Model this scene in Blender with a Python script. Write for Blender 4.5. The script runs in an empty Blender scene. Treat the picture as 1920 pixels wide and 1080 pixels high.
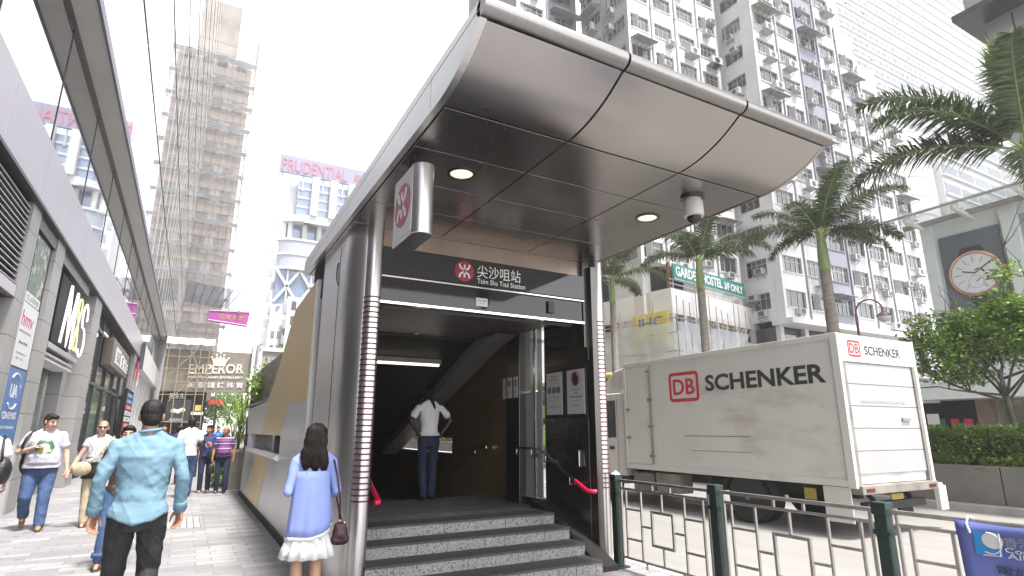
import bpy, bmesh, math, random
from math import sin, cos, pi, radians as R, sqrt, atan2
from mathutils import Vector as V, Matrix, noise
from mathutils.bvhtree import BVHTree
random.seed(7)
SC = bpy.context.scene
COL = SC.collection
# ------------------------------------------------------------------ camera
cam = bpy.data.objects.new('camera', bpy.data.cameras.new('camera'))
COL.objects.link(cam)
cam.location = (0, 0, 1.55)
cam.rotation_euler = (R(90 + 13.95), 0, R(-29.0))
cam.data.sensor_width = 36
cam.data.lens = 1071 / 1920 * 36
cam.data.clip_start = .05
cam.data.clip_end = 2000
SC.camera = cam
# ------------------------------------------------------------------ world, sun, exposure
SUN_EL, SUN_AZ = R(68), R(165)          # azimuth measured from +Y towards +X
w = bpy.data.worlds.new('World')
SC.world = w
w.use_nodes = True
nt = w.node_tree
sky = nt.nodes.new('ShaderNodeTexSky')
sky.sky_type = 'NISHITA'
sky.sun_disc = False
sky.sun_elevation = SUN_EL
sky.sun_rotation = SUN_AZ
sky.air_density = 1.0
sky.dust_density = 1.2
sky.ozone_density = 1.0
hs = nt.nodes.new('ShaderNodeHueSaturation')      # bright overcast: the same sky, washed out by cloud
hs.inputs['Saturation'].default_value = .10
hs.inputs['Value'].default_value = 1.0
bg = nt.nodes['Background']
bg.inputs['Strength'].default_value = .15
nt.links.new(sky.outputs[0], hs.inputs['Color'])
nt.links.new(hs.outputs[0], bg.inputs['Color'])
sl = bpy.data.lights.new('sun', 'SUN')
sl.energy = 2.4
sl.angle = R(8)
sl.color = (1, .96, .9)
so = bpy.data.objects.new('sun', sl)
COL.objects.link(so)
sd = V((sin(SUN_AZ) * cos(SUN_EL), cos(SUN_AZ) * cos(SUN_EL), sin(SUN_EL)))
so.rotation_euler = sd.to_track_quat('Z', 'Y').to_euler()
SC.view_settings.view_transform = 'Standard'
SC.view_settings.look = 'None'
SC.view_settings.exposure = 2.1
SC.view_settings.gamma = 1
SC.render.engine = 'CYCLES'
SC.cycles.use_denoising = True
SC.cycles.max_bounces = 8
SC.cycles.transparent_max_bounces = 12
SC.cycles.caustics_reflective = False
SC.cycles.caustics_refractive = False

# ------------------------------------------------------------------ materials
MATS = {}
def mat(name, col, rough=.6, metal=0., var=.12, vs=3., bump=0., bs=40., stretch=(1, 1, 1), spec=.5, emit=0., alpha=1., trans=0., dirt=None, rvar=0., island=0., coat=0.):
    m = bpy.data.materials.new(name)
    m.use_nodes = True
    t = m.node_tree
    p = t.nodes['Principled BSDF']
    p.inputs['Roughness'].default_value = rough
    p.inputs['Metallic'].default_value = metal
    p.inputs['Specular IOR Level'].default_value = spec
    if coat: p.inputs['Coat Weight'].default_value = coat
    if alpha < 1: p.inputs['Alpha'].default_value = alpha
    c4 = (*col, 1)
    tc = t.nodes.new('ShaderNodeTexCoord')
    mp = t.nodes.new('ShaderNodeMapping')
    mp.inputs['Scale'].default_value = stretch
    t.links.new(tc.outputs['Object'], mp.inputs['Vector'])
    last = None
    if var:
        n = t.nodes.new('ShaderNodeTexNoise')
        n.inputs['Scale'].default_value = vs
        n.inputs['Detail'].default_value = 6
        t.links.new(mp.outputs[0], n.inputs['Vector'])
        r = t.nodes.new('ShaderNodeMapRange')
        r.inputs['From Min'].default_value = .3; r.inputs['From Max'].default_value = .7
        r.inputs['To Min'].default_value = 1 - var; r.inputs['To Max'].default_value = 1 + var
        t.links.new(n.outputs[0], r.inputs['Value'])
        mx = t.nodes.new('ShaderNodeVectorMath'); mx.operation = 'SCALE'
        mx.inputs[0].default_value = col
        t.links.new(r.outputs[0], mx.inputs['Scale'])
        last = mx.outputs[0]
        if rvar:
            rr = t.nodes.new('ShaderNodeMapRange')
            rr.inputs['From Min'].default_value = .3; rr.inputs['From Max'].default_value = .7
            rr.inputs['To Min'].default_value = max(.02, rough - rvar); rr.inputs['To Max'].default_value = rough + rvar
            t.links.new(n.outputs[0], rr.inputs['Value'])
            t.links.new(rr.outputs[0], p.inputs['Roughness'])
    if island:
        g = t.nodes.new('ShaderNodeNewGeometry')
        r2 = t.nodes.new('ShaderNodeMapRange')
        r2.inputs['To Min'].default_value = 1 - island; r2.inputs['To Max'].default_value = 1 + island
        t.links.new(g.outputs['Random Per Island'], r2.inputs['Value'])
        m2 = t.nodes.new('ShaderNodeVectorMath'); m2.operation = 'SCALE'
        if last: t.links.new(last, m2.inputs[0])
        else: m2.inputs[0].default_value = col
        t.links.new(r2.outputs[0], m2.inputs['Scale'])
        last = m2.outputs[0]
    if dirt:      # (colour, scale, low, high, stretch)
        dc, ds, lo, hi, st = dirt
        mp2 = t.nodes.new('ShaderNodeMapping'); mp2.inputs['Scale'].default_value = st
        t.links.new(tc.outputs['Object'], mp2.inputs['Vector'])
        n2 = t.nodes.new('ShaderNodeTexNoise'); n2.inputs['Scale'].default_value = ds; n2.inputs['Detail'].default_value = 8
        n2.inputs['Roughness'].default_value = .65
        t.links.new(mp2.outputs[0], n2.inputs['Vector'])
        r3 = t.nodes.new('ShaderNodeMapRange')
        r3.inputs['From Min'].default_value = lo; r3.inputs['From Max'].default_value = hi
        t.links.new(n2.outputs[0], r3.inputs['Value'])
        mm = t.nodes.new('ShaderNodeMix'); mm.data_type = 'RGBA'
        t.links.new(r3.outputs[0], mm.inputs[0])
        if last: t.links.new(last, mm.inputs[6])
        else: mm.inputs[6].default_value = c4
        mm.inputs[7].default_value = (*dc, 1)
        last = mm.outputs[2]
    if last: t.links.new(last, p.inputs['Base Color'])
    else: p.inputs['Base Color'].default_value = c4
    if bump:
        nb = t.nodes.new('ShaderNodeTexNoise'); nb.inputs['Scale'].default_value = bs; nb.inputs['Detail'].default_value = 4
        t.links.new(mp.outputs[0], nb.inputs['Vector'])
        b = t.nodes.new('ShaderNodeBump'); b.inputs['Strength'].default_value = bump; b.inputs['Distance'].default_value = .02
        t.links.new(nb.outputs[0], b.inputs['Height'])
        t.links.new(b.outputs[0], p.inputs['Normal'])
    if emit:
        p.inputs['Emission Color'].default_value = c4
        p.inputs['Emission Strength'].default_value = emit
    if trans:     # thin leaf: some light passes through
        tr = t.nodes.new('ShaderNodeBsdfTranslucent')
        if last: t.links.new(last, tr.inputs['Color'])
        else: tr.inputs['Color'].default_value = c4
        ms = t.nodes.new('ShaderNodeMixShader'); ms.inputs[0].default_value = trans
        t.links.new(p.outputs[0], ms.inputs[1]); t.links.new(tr.outputs[0], ms.inputs[2])
        t.links.new(ms.outputs[0], t.nodes['Material Output'].inputs['Surface'])
    MATS[name] = m
    return m

def brick_mat(name, c1, c2, cm, bw, bh, mortar=.012, rough=.7, bump=.3, axes='XY', offset=.5, var=.12, vs=.7, wet=None):
    m = bpy.data.materials.new(name); m.use_nodes = True
    t = m.node_tree; p = t.nodes['Principled BSDF']; p.inputs['Roughness'].default_value = rough
    tc = t.nodes.new('ShaderNodeTexCoord'); sp = t.nodes.new('ShaderNodeSeparateXYZ'); cb = t.nodes.new('ShaderNodeCombineXYZ')
    t.links.new(tc.outputs['Object'], sp.inputs[0])
    t.links.new(sp.outputs[axes[0]], cb.inputs[0]); t.links.new(sp.outputs[axes[1]], cb.inputs[1])
    b = t.nodes.new('ShaderNodeTexBrick')
    b.offset = offset
    b.inputs['Color1'].default_value = (*c1, 1); b.inputs['Color2'].default_value = (*c2, 1); b.inputs['Mortar'].default_value = (*cm, 1)
    b.inputs['Scale'].default_value = 1; b.inputs['Mortar Size'].default_value = mortar; b.inputs['Mortar Smooth'].default_value = .2
    b.inputs['Brick Width'].default_value = bw; b.inputs['Row Height'].default_value = bh; b.inputs['Bias'].default_value = -.1
    t.links.new(cb.outputs[0], b.inputs['Vector'])
    n = t.nodes.new('ShaderNodeTexNoise'); n.inputs['Scale'].default_value = vs; n.inputs['Detail'].default_value = 8
    t.links.new(cb.outputs[0], n.inputs['Vector'])
    r = t.nodes.new('ShaderNodeMapRange'); r.inputs['From Min'].default_value = .3; r.inputs['From Max'].default_value = .7
    r.inputs['To Min'].default_value = 1 - var; r.inputs['To Max'].default_value = 1 + var
    t.links.new(n.outputs[0], r.inputs['Value'])
    mx = t.nodes.new('ShaderNodeVectorMath'); mx.operation = 'SCALE'
    if wet:      # gum spots and worn stains
        n3 = t.nodes.new('ShaderNodeTexNoise'); n3.inputs['Scale'].default_value = wet; n3.inputs['Detail'].default_value = 3
        t.links.new(cb.outputs[0], n3.inputs['Vector'])
        r3 = t.nodes.new('ShaderNodeMapRange'); r3.inputs['From Min'].default_value = .66; r3.inputs['From Max'].default_value = .70
        r3.inputs['To Min'].default_value = 1; r3.inputs['To Max'].default_value = .62
        t.links.new(n3.outputs[0], r3.inputs['Value'])
        m3 = t.nodes.new('ShaderNodeMath'); m3.operation = 'MULTIPLY'
        t.links.new(r.outputs[0], m3.inputs[0]); t.links.new(r3.outputs[0], m3.inputs[1]); r = m3
    t.links.new(b.outputs['Color'], mx.inputs[0]); t.links.new(r.outputs[0], mx.inputs['Scale'])
    t.links.new(mx.outputs[0], p.inputs['Base Color'])
    bp = t.nodes.new('ShaderNodeBump'); bp.inputs['Strength'].default_value = bump; bp.inputs['Distance'].default_value = .01; bp.invert = True
    t.links.new(b.outputs['Fac'], bp.inputs['Height']); t.links.new(bp.outputs[0], p.inputs['Normal'])
    MATS[name] = m
    return m

def band_mat(name, bands, axis='Z', rough=.8, var=.06, fallback=(.5, .5, .5)):
    """coloured stripes along an object axis: bands = [(upto, colour), ...]"""
    m = bpy.data.materials.new(name); m.use_nodes = True
    t = m.node_tree; p = t.nodes['Principled BSDF']; p.inputs['Roughness'].default_value = rough
    tc = t.nodes.new('ShaderNodeTexCoord'); sp = t.nodes.new('ShaderNodeSeparateXYZ')
    t.links.new(tc.outputs['Object'], sp.inputs[0])
    lo, hi = bands[0][0], bands[-1][0]
    mr = t.nodes.new('ShaderNodeMapRange'); mr.inputs['From Min'].default_value = lo; mr.inputs['From Max'].default_value = hi
    t.links.new(sp.outputs[axis], mr.inputs['Value'])
    cr = t.nodes.new('ShaderNodeValToRGB'); cr.color_ramp.interpolation = 'CONSTANT'
    els = cr.color_ramp.elements
    while len(els) < len(bands): els.new(.5)
    for e, (z, c) in zip(els, bands):
        e.position = (z - lo) / (hi - lo); e.color = (*c, 1)
    t.links.new(mr.outputs[0], cr.inputs[0]); t.links.new(cr.outputs[0], p.inputs['Base Color'])
    MATS[name] = m
    return m

# ------------------------------------------------------------------ mesh builder
class MB:
    def __init__(s):
        s.v = []; s.f = []; s.m = []; s.cur = 0; s.T = None
    def add(s, vs, fs):
        b = len(s.v)
        s.v += [s.T(V(p)) if s.T else V(p) for p in vs]
        for f in fs:
            s.f.append([b + i for i in f]); s.m.append(s.cur)
        return s
    def box(s, x0, x1, y0, y1, z0, z1):
        return s.add([(x0,y0,z0),(x1,y0,z0),(x1,y1,z0),(x0,y1,z0),(x0,y0,z1),(x1,y0,z1),(x1,y1,z1),(x0,y1,z1)],
              [(0,3,2,1),(4,5,6,7),(0,1,5,4),(1,2,6,5),(2,3,7,6),(3,0,4,7)])
    def prism(s, poly, ax, a, b):
        """polygon (list of 2-D points) pushed along axis ax from a to b"""
        def P(u, v, t): return {'x': (t,u,v), 'y': (u,t,v), 'z': (u,v,t)}[ax]
        n = len(poly)
        vs = [P(u,v,a) for u,v in poly] + [P(u,v,b) for u,v in poly]
        return s.add(vs, [tuple(range(n))[::-1], tuple(range(n,2*n))] + [(i,(i+1)%n,n+(i+1)%n,n+i) for i in range(n)])
    def quad(s, a, b, c, d):
        return s.add([a,b,c,d], [(0,1,2,3)])
    def bar(s, a, b, w, h=None):
        """square bar from a to b"""
        return s.tube([a,b], w/sqrt(2), 4, ph=pi/4)
    def tube(s, path, r, n=8, cap=True, ph=0.):
        P = [V(p) for p in path]; k = len(P)
        rs = r if isinstance(r, (list, tuple)) else [r]*k
        vs = []; prev = None
        for i in range(k):
            d = (P[min(i+1,k-1)] - P[max(i-1,0)]).normalized()
            if prev is None:
                a = V((0,0,1)) if abs(d.z) < .9 else V((1,0,0))
                u = d.cross(a).normalized()
            else:
                u = prev - d*prev.dot(d)
                u = u.normalized() if u.length > 1e-6 else d.orthogonal().normalized()
            prev = u; q = d.cross(u)
            for j in range(n):
                t = 2*pi*j/n + ph
                vs.append(P[i] + (u*cos(t) + q*sin(t))*rs[i])
        fs = []
        for i in range(k-1):
            for j in range(n):
                fs.append((i*n+j, i*n+(j+1)%n, (i+1)*n+(j+1)%n, (i+1)*n+j))
        if cap:
            fs.append(tuple(range(n))[::-1]); fs.append(tuple(range((k-1)*n, k*n)))
        return s.add(vs, fs)
    def lathe(s, prof, c=(0,0,0), n=24, ax='z'):
        vs = []; c = V(c)
        for r, z in prof:
            for j in range(n):
                t = 2*pi*j/n
                p = {'z': (r*cos(t), r*sin(t), z), 'y': (r*cos(t), z, r*sin(t)), 'x': (z, r*cos(t), r*sin(t))}[ax]
                vs.append(c + V(p))
        k = len(prof); fs = []
        ring = abs(prof[0][1]-prof[-1][1]) < 1e-6 and k > 2          # closed ring, open in the middle
        for i in range(k if ring else k-1):
            for j in range(n):
                e = (i+1) % k
                fs.append((i*n+j, i*n+(j+1)%n, e*n+(j+1)%n, e*n+j))
        if not ring: fs.append(tuple(range(n))[::-1]); fs.append(tuple(range((k-1)*n, k*n)))
        return s.add(vs, fs)
    def loft(s, rings, n=20):
        """rings: (centre, rx, ry[, rot z]) stacked"""
        vs = []
        for rg in rings:
            c, rx, ry = rg[0], rg[1], rg[2]; rot = rg[3] if len(rg) > 3 else 0
            for j in range(n):
                t = 2*pi*j/n
                x, y = rx*cos(t), ry*sin(t)
                vs.append((c[0]+x*cos(rot)-y*sin(rot), c[1]+x*sin(rot)+y*cos(rot), c[2]))
        k = len(rings)
        fs = [(i*n+j, i*n+(j+1)%n, (i+1)*n+(j+1)%n, (i+1)*n+j) for i in range(k-1) for j in range(n)]
        fs += [tuple(range(n))[::-1], tuple(range((k-1)*n, k*n))]
        return s.add(vs, fs)
    def cap(s, p0, r0, p1, r1, n=12, m=4):
        """tapered capsule"""
        p0, p1 = V(p0), V(p1); d = (p1-p0)
        L = d.length
        d = d/L if L > 1e-6 else V((0,0,1))
        path = []; rr = []
        for i in range(m, 0, -1):
            a = pi/2*i/m; path.append(p0 - d*r0*sin(a)*.999); rr.append(max(r0*cos(a), r0*.05))
        path.append(p0); rr.append(r0); path.append(p1); rr.append(r1)
        for i in range(1, m+1):
            a = pi/2*i/m; path.append(p1 + d*r1*sin(a)*.999); rr.append(max(r1*cos(a), r1*.05))
        return s.tube(path, rr, n)
    def ell(s, c, r, rot=None, n=16, m=10):
        c = V(c); vs = []
        for i in range(m+1):
            a = -pi/2 + pi*i/m
            ca = max(cos(a), .02)
            for j in range(n):
                t = 2*pi*j/n
                p = V((r[0]*ca*cos(t), r[1]*ca*sin(t), r[2]*sin(a)))
                if rot: p = rot @ p
                vs.append(c+p)
        fs = [(i*n+j, i*n+(j+1)%n, (i+1)*n+(j+1)%n, (i+1)*n+j) for i in range(m) for j in range(n)]
        fs += [tuple(range(n))[::-1], tuple(range(m*n, (m+1)*n))]
        return s.add(vs, fs)
    def leaf(s, p, d, up, L, W):
        """one pointed leaf, slightly folded"""
        d = d.normalized(); sd_ = d.cross(up)
        sd_ = sd_.normalized() if sd_.length > 1e-5 else V((1,0,0))
        q = p + d*L*.45
        return s.add([p, q + sd_*W*.5, p + d*L, q - sd_*W*.5], [(0,1,2,3)])
    def build(s, name, mats, parent=None, bevel=0., smooth=False, fix=True, kind=None, seg=2):
        off = V((0,0,0)); q = parent
        while q: off += q.location; q = q.parent
        me = bpy.data.meshes.new(name)
        me.from_pydata([p-off for p in s.v], [], s.f)
        mats = mats if isinstance(mats, (list, tuple)) else [mats]
        for m in mats: me.materials.append(m if not isinstance(m, str) else MATS[m])
        if len(mats) > 1: me.polygons.foreach_set('material_index', s.m)
        if smooth == 'all' and not fix:
            bm = bmesh.new(); bm.from_mesh(me); bmesh.ops.remove_doubles(bm, verts=bm.verts, dist=1e-4); bm.to_mesh(me); bm.free()
        if fix:
            bm = bmesh.new(); bm.from_mesh(me); bmesh.ops.recalc_face_normals(bm, faces=bm.faces); bm.to_mesh(me); bm.free()
        if smooth:
            me.polygons.foreach_set('use_smooth', [True]*len(me.polygons))
            if smooth != 'all':
                me.set_sharp_from_angle(angle=R(40))
        o = bpy.data.objects.new(name, me); COL.objects.link(o)
        if parent: o.parent = parent
        if bevel:
            b = o.modifiers.new('bevel', 'BEVEL'); b.width = bevel; b.segments = seg; b.limit_method = 'ANGLE'; b.angle_limit = R(40)
        if kind: o['kind'] = kind
        return o

def tag(o, label, cat, group=None):
    o['label'] = label; o['category'] = cat
    if group: o['group'] = group
    return o
def thing(name, loc, label, cat, group=None, rz=0):
    o = bpy.data.objects.new(name, None); COL.objects.link(o)
    o.location = loc; o.rotation_euler = (0, 0, rz); o.empty_display_size = .2
    return tag(o, label, cat, group)
def copy_tree(o, parent=None):
    c = o.copy(); COL.objects.link(c)
    if parent: c.parent = parent
    for ch in o.children: copy_tree(ch, c)
    return c
def box_obj(name, m, parent, x0, x1, y0, y1, z0, z1, bevel=0.):
    return MB().box(x0,x1,y0,y1,z0,z1).build(name, m, parent, bevel)
def frame(O, u, n):
    """local (a along u, b out along n, c up) -> world"""
    O, u, n = V(O), V(u).normalized(), V(n).normalized()
    return lambda p: O + u*p[0] + n*p[1] + V((0,0,1))*p[2]

def text(name, body, O, u, up, width, m, parent=None, height=None, depth=.01, bold=0., shear=0., space=1., align='LEFT'):
    """lettering as a real mesh: left edge baseline at O, along u, up; scaled to width (and height)"""
    c = bpy.data.curves.new(name, 'FONT')
    c.body = body; c.size = 1; c.offset = bold; c.shear = shear; c.space_character = space; c.resolution_u = 3
    t = bpy.data.objects.new(name, c); COL.objects.link(t)
    dg = bpy.context.evaluated_depsgraph_get()
    me = bpy.data.meshes.new_from_object(t.evaluated_get(dg), depsgraph=dg)
    bpy.data.objects.remove(t); bpy.data.curves.remove(c)
    vs = [v.co.copy() for v in me.vertices]; fs = [tuple(p.vertices) for p in me.polygons]
    bpy.data.meshes.remove(me)
    if not vs: vs = [V((0,0,0)),V((1,0,0)),V((1,1,0))]; fs = [(0,1,2)]
    x0 = min(v.x for v in vs); x1 = max(v.x for v in vs); y0 = min(v.y for v in vs); y1 = max(v.y for v in vs)
    k = width/(x1-x0); kh = (height/(y1-y0)) if height else k
    O, u, up = V(O), V(u).normalized(), V(up).normalized(); n = u.cross(up)
    mb = MB()
    mb.v = [O + u*(v.x-x0)*k + up*(v.y-y0)*kh + n*depth for v in vs]
    mb.f = [list(f) for f in fs]; mb.m = [0]*len(fs)
    # side walls, so that the letters have thickness
    ec = {}
    for f in fs:
        for a, b in zip(f, f[1:]+f[:1]):
            ec[(a,b)] = 1
    nb = len(mb.v)
    mb.v += [p - n*depth for p in mb.v]
    for (a, b) in ec:
        if (b, a) not in ec:
            mb.f.append([a, b, nb+b, nb+a]); mb.m.append(0)
    return mb.build(name, m, parent, fix=False)
# ================================================================== materials used around
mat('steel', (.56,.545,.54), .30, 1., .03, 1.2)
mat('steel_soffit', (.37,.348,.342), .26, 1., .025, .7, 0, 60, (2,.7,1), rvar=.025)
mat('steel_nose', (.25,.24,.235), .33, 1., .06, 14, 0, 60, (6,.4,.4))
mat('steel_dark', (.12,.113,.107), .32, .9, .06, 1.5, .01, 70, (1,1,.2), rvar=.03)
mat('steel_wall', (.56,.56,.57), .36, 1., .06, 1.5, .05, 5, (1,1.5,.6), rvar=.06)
mat('brass_wall', (.62,.48,.25), .42, .8, .06, .9, .02, 5, (1,1,.8), rvar=.04)
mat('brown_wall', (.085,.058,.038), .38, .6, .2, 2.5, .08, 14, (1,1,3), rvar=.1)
mat('gap', (.01,.009,.009), .8, var=0)
mat('tan_metal', (.34,.27,.23), .38, .8, .1, 3)
mat('maroon', (.10,.008,.02), .45, var=.1)
mat('sign_glass', (.022,.021,.023), .06, 0, .0, spec=.6)
mat('transom_glass', (.022,.02,.021), .05, 0, .0, spec=.45)
mat('logo_red', (.33,.02,.05), .4, var=.05)
mat('white_mark', (.8,.8,.8), .5, var=.0)
mat('chrome', (.75,.74,.73), .15, 1., .03)
mat('lamp_lit', (1,.86,.62), .5, var=0, emit=.24)
mat('tube_lit', (1,.90,.72), .5, var=0, emit=.5)
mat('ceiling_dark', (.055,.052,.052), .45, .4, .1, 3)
mat('beam_grey', (.30,.29,.29), .5, .2, .08, 3)
mat('frosted', (.36,.40,.385), .35, 0, .05, 2, spec=.5)
mat('granite', (.30,.29,.285), .75, 0, .1, 4, .15, 60, dirt=((.07,.065,.065), 55, .50, .62, (1,1,1)))
mat('nosing', (.06,.058,.058), .7, 0, .2, 20, .3, 90)
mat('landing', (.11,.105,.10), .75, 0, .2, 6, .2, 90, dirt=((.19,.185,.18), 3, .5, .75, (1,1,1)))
mat('red_grip', (.62,.008,.05), .35, var=.05)
mat('poster_white', (.62,.62,.63), .35, var=.03)
mat('poster_black', (.03,.03,.035), .5, var=0)
mat('poster_red', (.5,.05,.06), .5, var=0)
mat('poster_grey', (.25,.25,.26), .5, var=0)
mat('cam_white', (.55,.53,.52), .4, var=.05)
mat('dome_black', (.015,.013,.013), .08, var=0)
mat('fence_steel', (.40,.38,.36), .35, .85, .12, 8, rvar=.08)
mat('post_green', (.007,.024,.018), .45, 0, .25, 9, .05, dirt=((.03,.04,.035), 6, .62, .8, (1,1,1)))
mat('banner_blue', (.12,.15,.40), .55, var=.06, vs=2)
mat('emblem_blue', (.03,.25,.55), .5, var=0)
mat('emblem_green', (.08,.45,.10), .5, var=0)
mat('text_dark', (.03,.03,.05), .6, var=0)
mat('asphalt', (.215,.207,.198), .85, 0, .13, .35, .15, 80, dirt=((.185,.175,.165), .7, .42, .70, (2.6,.22,1)))
mat('kerb_stone', (.34,.325,.31), .8, 0, .15, 3, .1, 40)
mat('road_paint', (.62,.61,.58), .7, 0, .2, 6)
mat('far_paving', (.30,.28,.27), .8, 0, .12, .8)
mat('ground_grey', (.2,.2,.195), .9, 0, .1, .05)
brick_mat('pavers', (.195,.19,.202), (.30,.29,.295), (.17,.165,.17), .46, .205, .010, .6, .2, axes='XY', offset=.37, var=.16, vs=.9, wet=7.)
brick_mat('pavers_light', (.33,.32,.305), (.40,.385,.37), (.14,.13,.13), .10, .36, .012, .6, .3, axes='XY', offset=0, var=.1)
mat('concrete_planter', (.155,.145,.132), .8, 0, .16, 1.2, .12, 25, dirt=((.055,.05,.045), 2.6, .58, .8, (1,.6,2)))
mat('leaf', (.16,.26,.045), .45, 0, .25, 2., spec=.4, trans=.22, island=.45)
mat('leaf_light', (.17,.25,.045), .5, 0, .25, 2., spec=.4, trans=.25, island=.35)
mat('palm_leaf', (.085,.115,.058), .35, 0, .2, 2., spec=.5, trans=.18, island=.40)
mat('palm_new', (.20,.32,.06), .45, 0, .2, 2., spec=.4, trans=.25, island=.35)
mat('palm_trunk', (.25,.22,.19), .85, 0, .2, 5, .3, 30, dirt=((.10,.085,.07), 5, .5, .75, (1,1,6)))
mat('crownshaft', (.20,.25,.10), .5, 0, .2, 4, .1, 20, (1,1,.3))
mat('bark', (.10,.085,.07), .9, 0, .25, 6, .4, 30)
mat('soil', (.04,.03,.022), .95, 0, .3, 5, .3, 30)

# ================================================================== setting: ground sheets
def sheet(name, m, x0, x1, y0, y1, z):
    o = MB().quad((x0,y0,z),(x1,y0,z),(x1,y1,z),(x0,y1,z)).build(name, m, fix=False); o['kind'] = 'structure'; return o
sheet('ground', 'ground_grey', -900, 900, -900, 900, -.14)
sheet('road', 'asphalt', 4.9, 24.1, -60, 300, -.125)
def slab(name, m, x0, x1, y0, y1, z0, z1):
    o = box_obj(name, m, None, x0, x1, y0, y1, z0, z1); o['kind'] = 'structure'; return o
slab('pavement', 'pavers', -9, 4.85, -40, 140, -.135, 0)
slab('kerb', 'kerb_stone', 4.852, 5.0, -40, 140, -.135, .004)
slab('opposite_pavement', 'far_paving', 24.0, 60, -40, 140, -.135, 0)
mb = MB()
for y in range(-6, 120, 7): mb.quad((10.55,y,-.121),(10.68,y,-.121),(10.68,y+3,-.121),(10.55,y+3,-.121))
mb.quad((5.25,-30,-.121),(5.35,-30,-.121),(5.35,130,-.121),(5.25,130,-.121))
o = mb.build('lane_markings', 'road_paint', fix=False); o['kind'] = 'structure'
slab('median_kerb', 'kerb_stone', 14.6, 14.98, -20, 120, -.135, .02)
o = sheet('paving_patch', 'pavers_light', -.28, .42, 11.3, 12.6, .004)
mb = MB(); mb.lathe([(.09,0),(.09,.004)], (3.9,6.4,.0), 16)

# ================================================================== metro entrance
XL, XR, ZS, Y0, Y1 = 1.27, 4.68, 3.77, 3.39, 8.6
ent = thing('metro_entrance', (3.0, 6.0, 0), 'stainless steel underground station entrance with a curved canopy over grey granite steps', 'station entrance')
TH = R(36.4); RAD = 1.18
arc = [(Y0 - RAD*sin(TH*i/10), ZS + RAD*(1-cos(TH*i/10))) for i in range(11)]
TY, TZ = arc[-1]
# canopy body (dark backing that shows in the joints) + panels
top = [(TY-.03, TZ+.09), (Y1-.03, 4.0), (Y1, 3.93), (Y1, ZS+.012)]
body = [(y, z+.014) for y, z in arc] + top
canopy = MB().prism([(y, z) for y, z in body], 'x', XL+.03, XR-.03).build('canopy', 'gap', ent)
cols = [1.335, 2.385, 3.575, 4.645]
rows = [3.39, 4.04, 4.69, 5.35, 6.02]
mb = MB()
for i in range(3):
    for j in range(len(rows)-1):
        g = .0065
        mb.box(cols[i]+g, cols[i+1]-g, rows[j]+(g if j else .012), rows[j+1]-g, ZS, ZS+.012)
for j in range(3): mb.box(1.335, XR-.04, 6.024+j*.86, 6.02+(j+1)*.86-.004, ZS, ZS+.012)
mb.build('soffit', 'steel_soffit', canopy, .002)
mb = MB()
for i in range(3):
    a, b = cols[i]+.010, cols[i+1]-.010
    if i == 0: a = XL+.012
    if i == 2: b = XR-.012
    n = len(arc)
    for k in range(n-1):
        (ya,za),(yb,zb) = arc[k], arc[k+1]
        if k == 0: ya -= .012
        if k == n-2: yb += .012; zb -= .012
        mb.quad((a,ya,za),(b,ya,za),(b,yb,zb),(a,yb,zb))
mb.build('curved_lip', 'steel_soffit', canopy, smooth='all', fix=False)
mb = MB()
for i in range(3):
    a, b = cols[i]+.010, cols[i+1]-.010
    if i == 0: a = XL
    if i == 2: b = XR
    mb.tube([(a,TY-.01,TZ+.054),(b,TY-.01,TZ+.054)], .064, 24)
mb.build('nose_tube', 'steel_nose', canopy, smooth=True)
def fascia(x0, x1):
    lo = [(y, z-.004) for y, z in arc]
    mid = [(TY-.055,TZ+.045), (Y1-.1, 3.875)]
    f = MB()
    ys = [(TY,3.5),(3.5,5.95),(5.95,Y1)]
    def zt(y): return TZ+.115 + (y-TY)*(4.0-TZ-.115)/(Y1-TY)
    def zm(y): return TZ+.05 + (y-TY)*(3.88-TZ-.05)/(Y1-TY)
    def zb(y):
        if y >= Y0: return ZS-.004
        t = math.asin(min(1,(Y0-y)/RAD)); return ZS + RAD*(1-cos(t)) - .004
    for a, b in ys:
        a += .003; b -= .003
        m = 12
        P = [a+(b-a)*i/m for i in range(m+1)]
        f.prism([(y, zb(y)) for y in P] + [(y, max(zm(y)-.004, zb(y)+.01)) for y in P[::-1]], 'x', x0, x1)
        f.prism([(y, max(zm(y)+.004, zb(y)+.014)) for y in P] + [(y, zt(y)) for y in P[::-1]], 'x', x0, x1)
    f.prism([(Y1+.0+.1*sin(pi*i/8), 3.885-.113*cos(pi*i/8)) for i in range(9)], 'x', x0, x1)
    return f
fascia(XL, XL+.05).build('fascia', 'steel', canopy)
fascia(XR-.03, XR-.002).build('fascia', 'steel_soffit', canopy)
# left column: long rounded wall end with a round post at its nose
pl = [(1.37,7.62),(1.37,6.42)]
for i in range(9):
    a = pi/2*i/8; pl.append((1.37+.2*(1-cos(a)), 6.42-.4*sin(a)))
pl += [(1.66,6.02),(1.66,7.62)]
colm = MB().prism(pl, 'z', 0, ZS-.004).build('column', 'steel', ent, smooth=True)
MB().box(1.3665,1.372,6.655,6.661,0.05,ZS-.1).build('panel_joint', 'gap', colm)
pth = [(1.362, 6.73+.085*cos(a), 3.24+.1*sin(a)) for a in [pi*.05+ i*pi/10 for i in range(8)]] 
MB().tube([(1.362,6.66,3.2)]+[(1.362, 6.66+.13*sin(t), 3.2+.16*(1-cos(t))/1.2+.06*sin(t)) for t in [i*pi/8 for i in range(1,8)]], .006, 6).build('cable_hook', 'gap', colm)
box_obj('recess_strip', 'gap', colm, 1.42, 1.6, 7.625, 7.93, .02, 3.74)
post = MB().tube([(1.60,6.0,0),(1.60,6.0,ZS-.003)], .085, 28).build('post', 'steel', ent, smooth=True)
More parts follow.
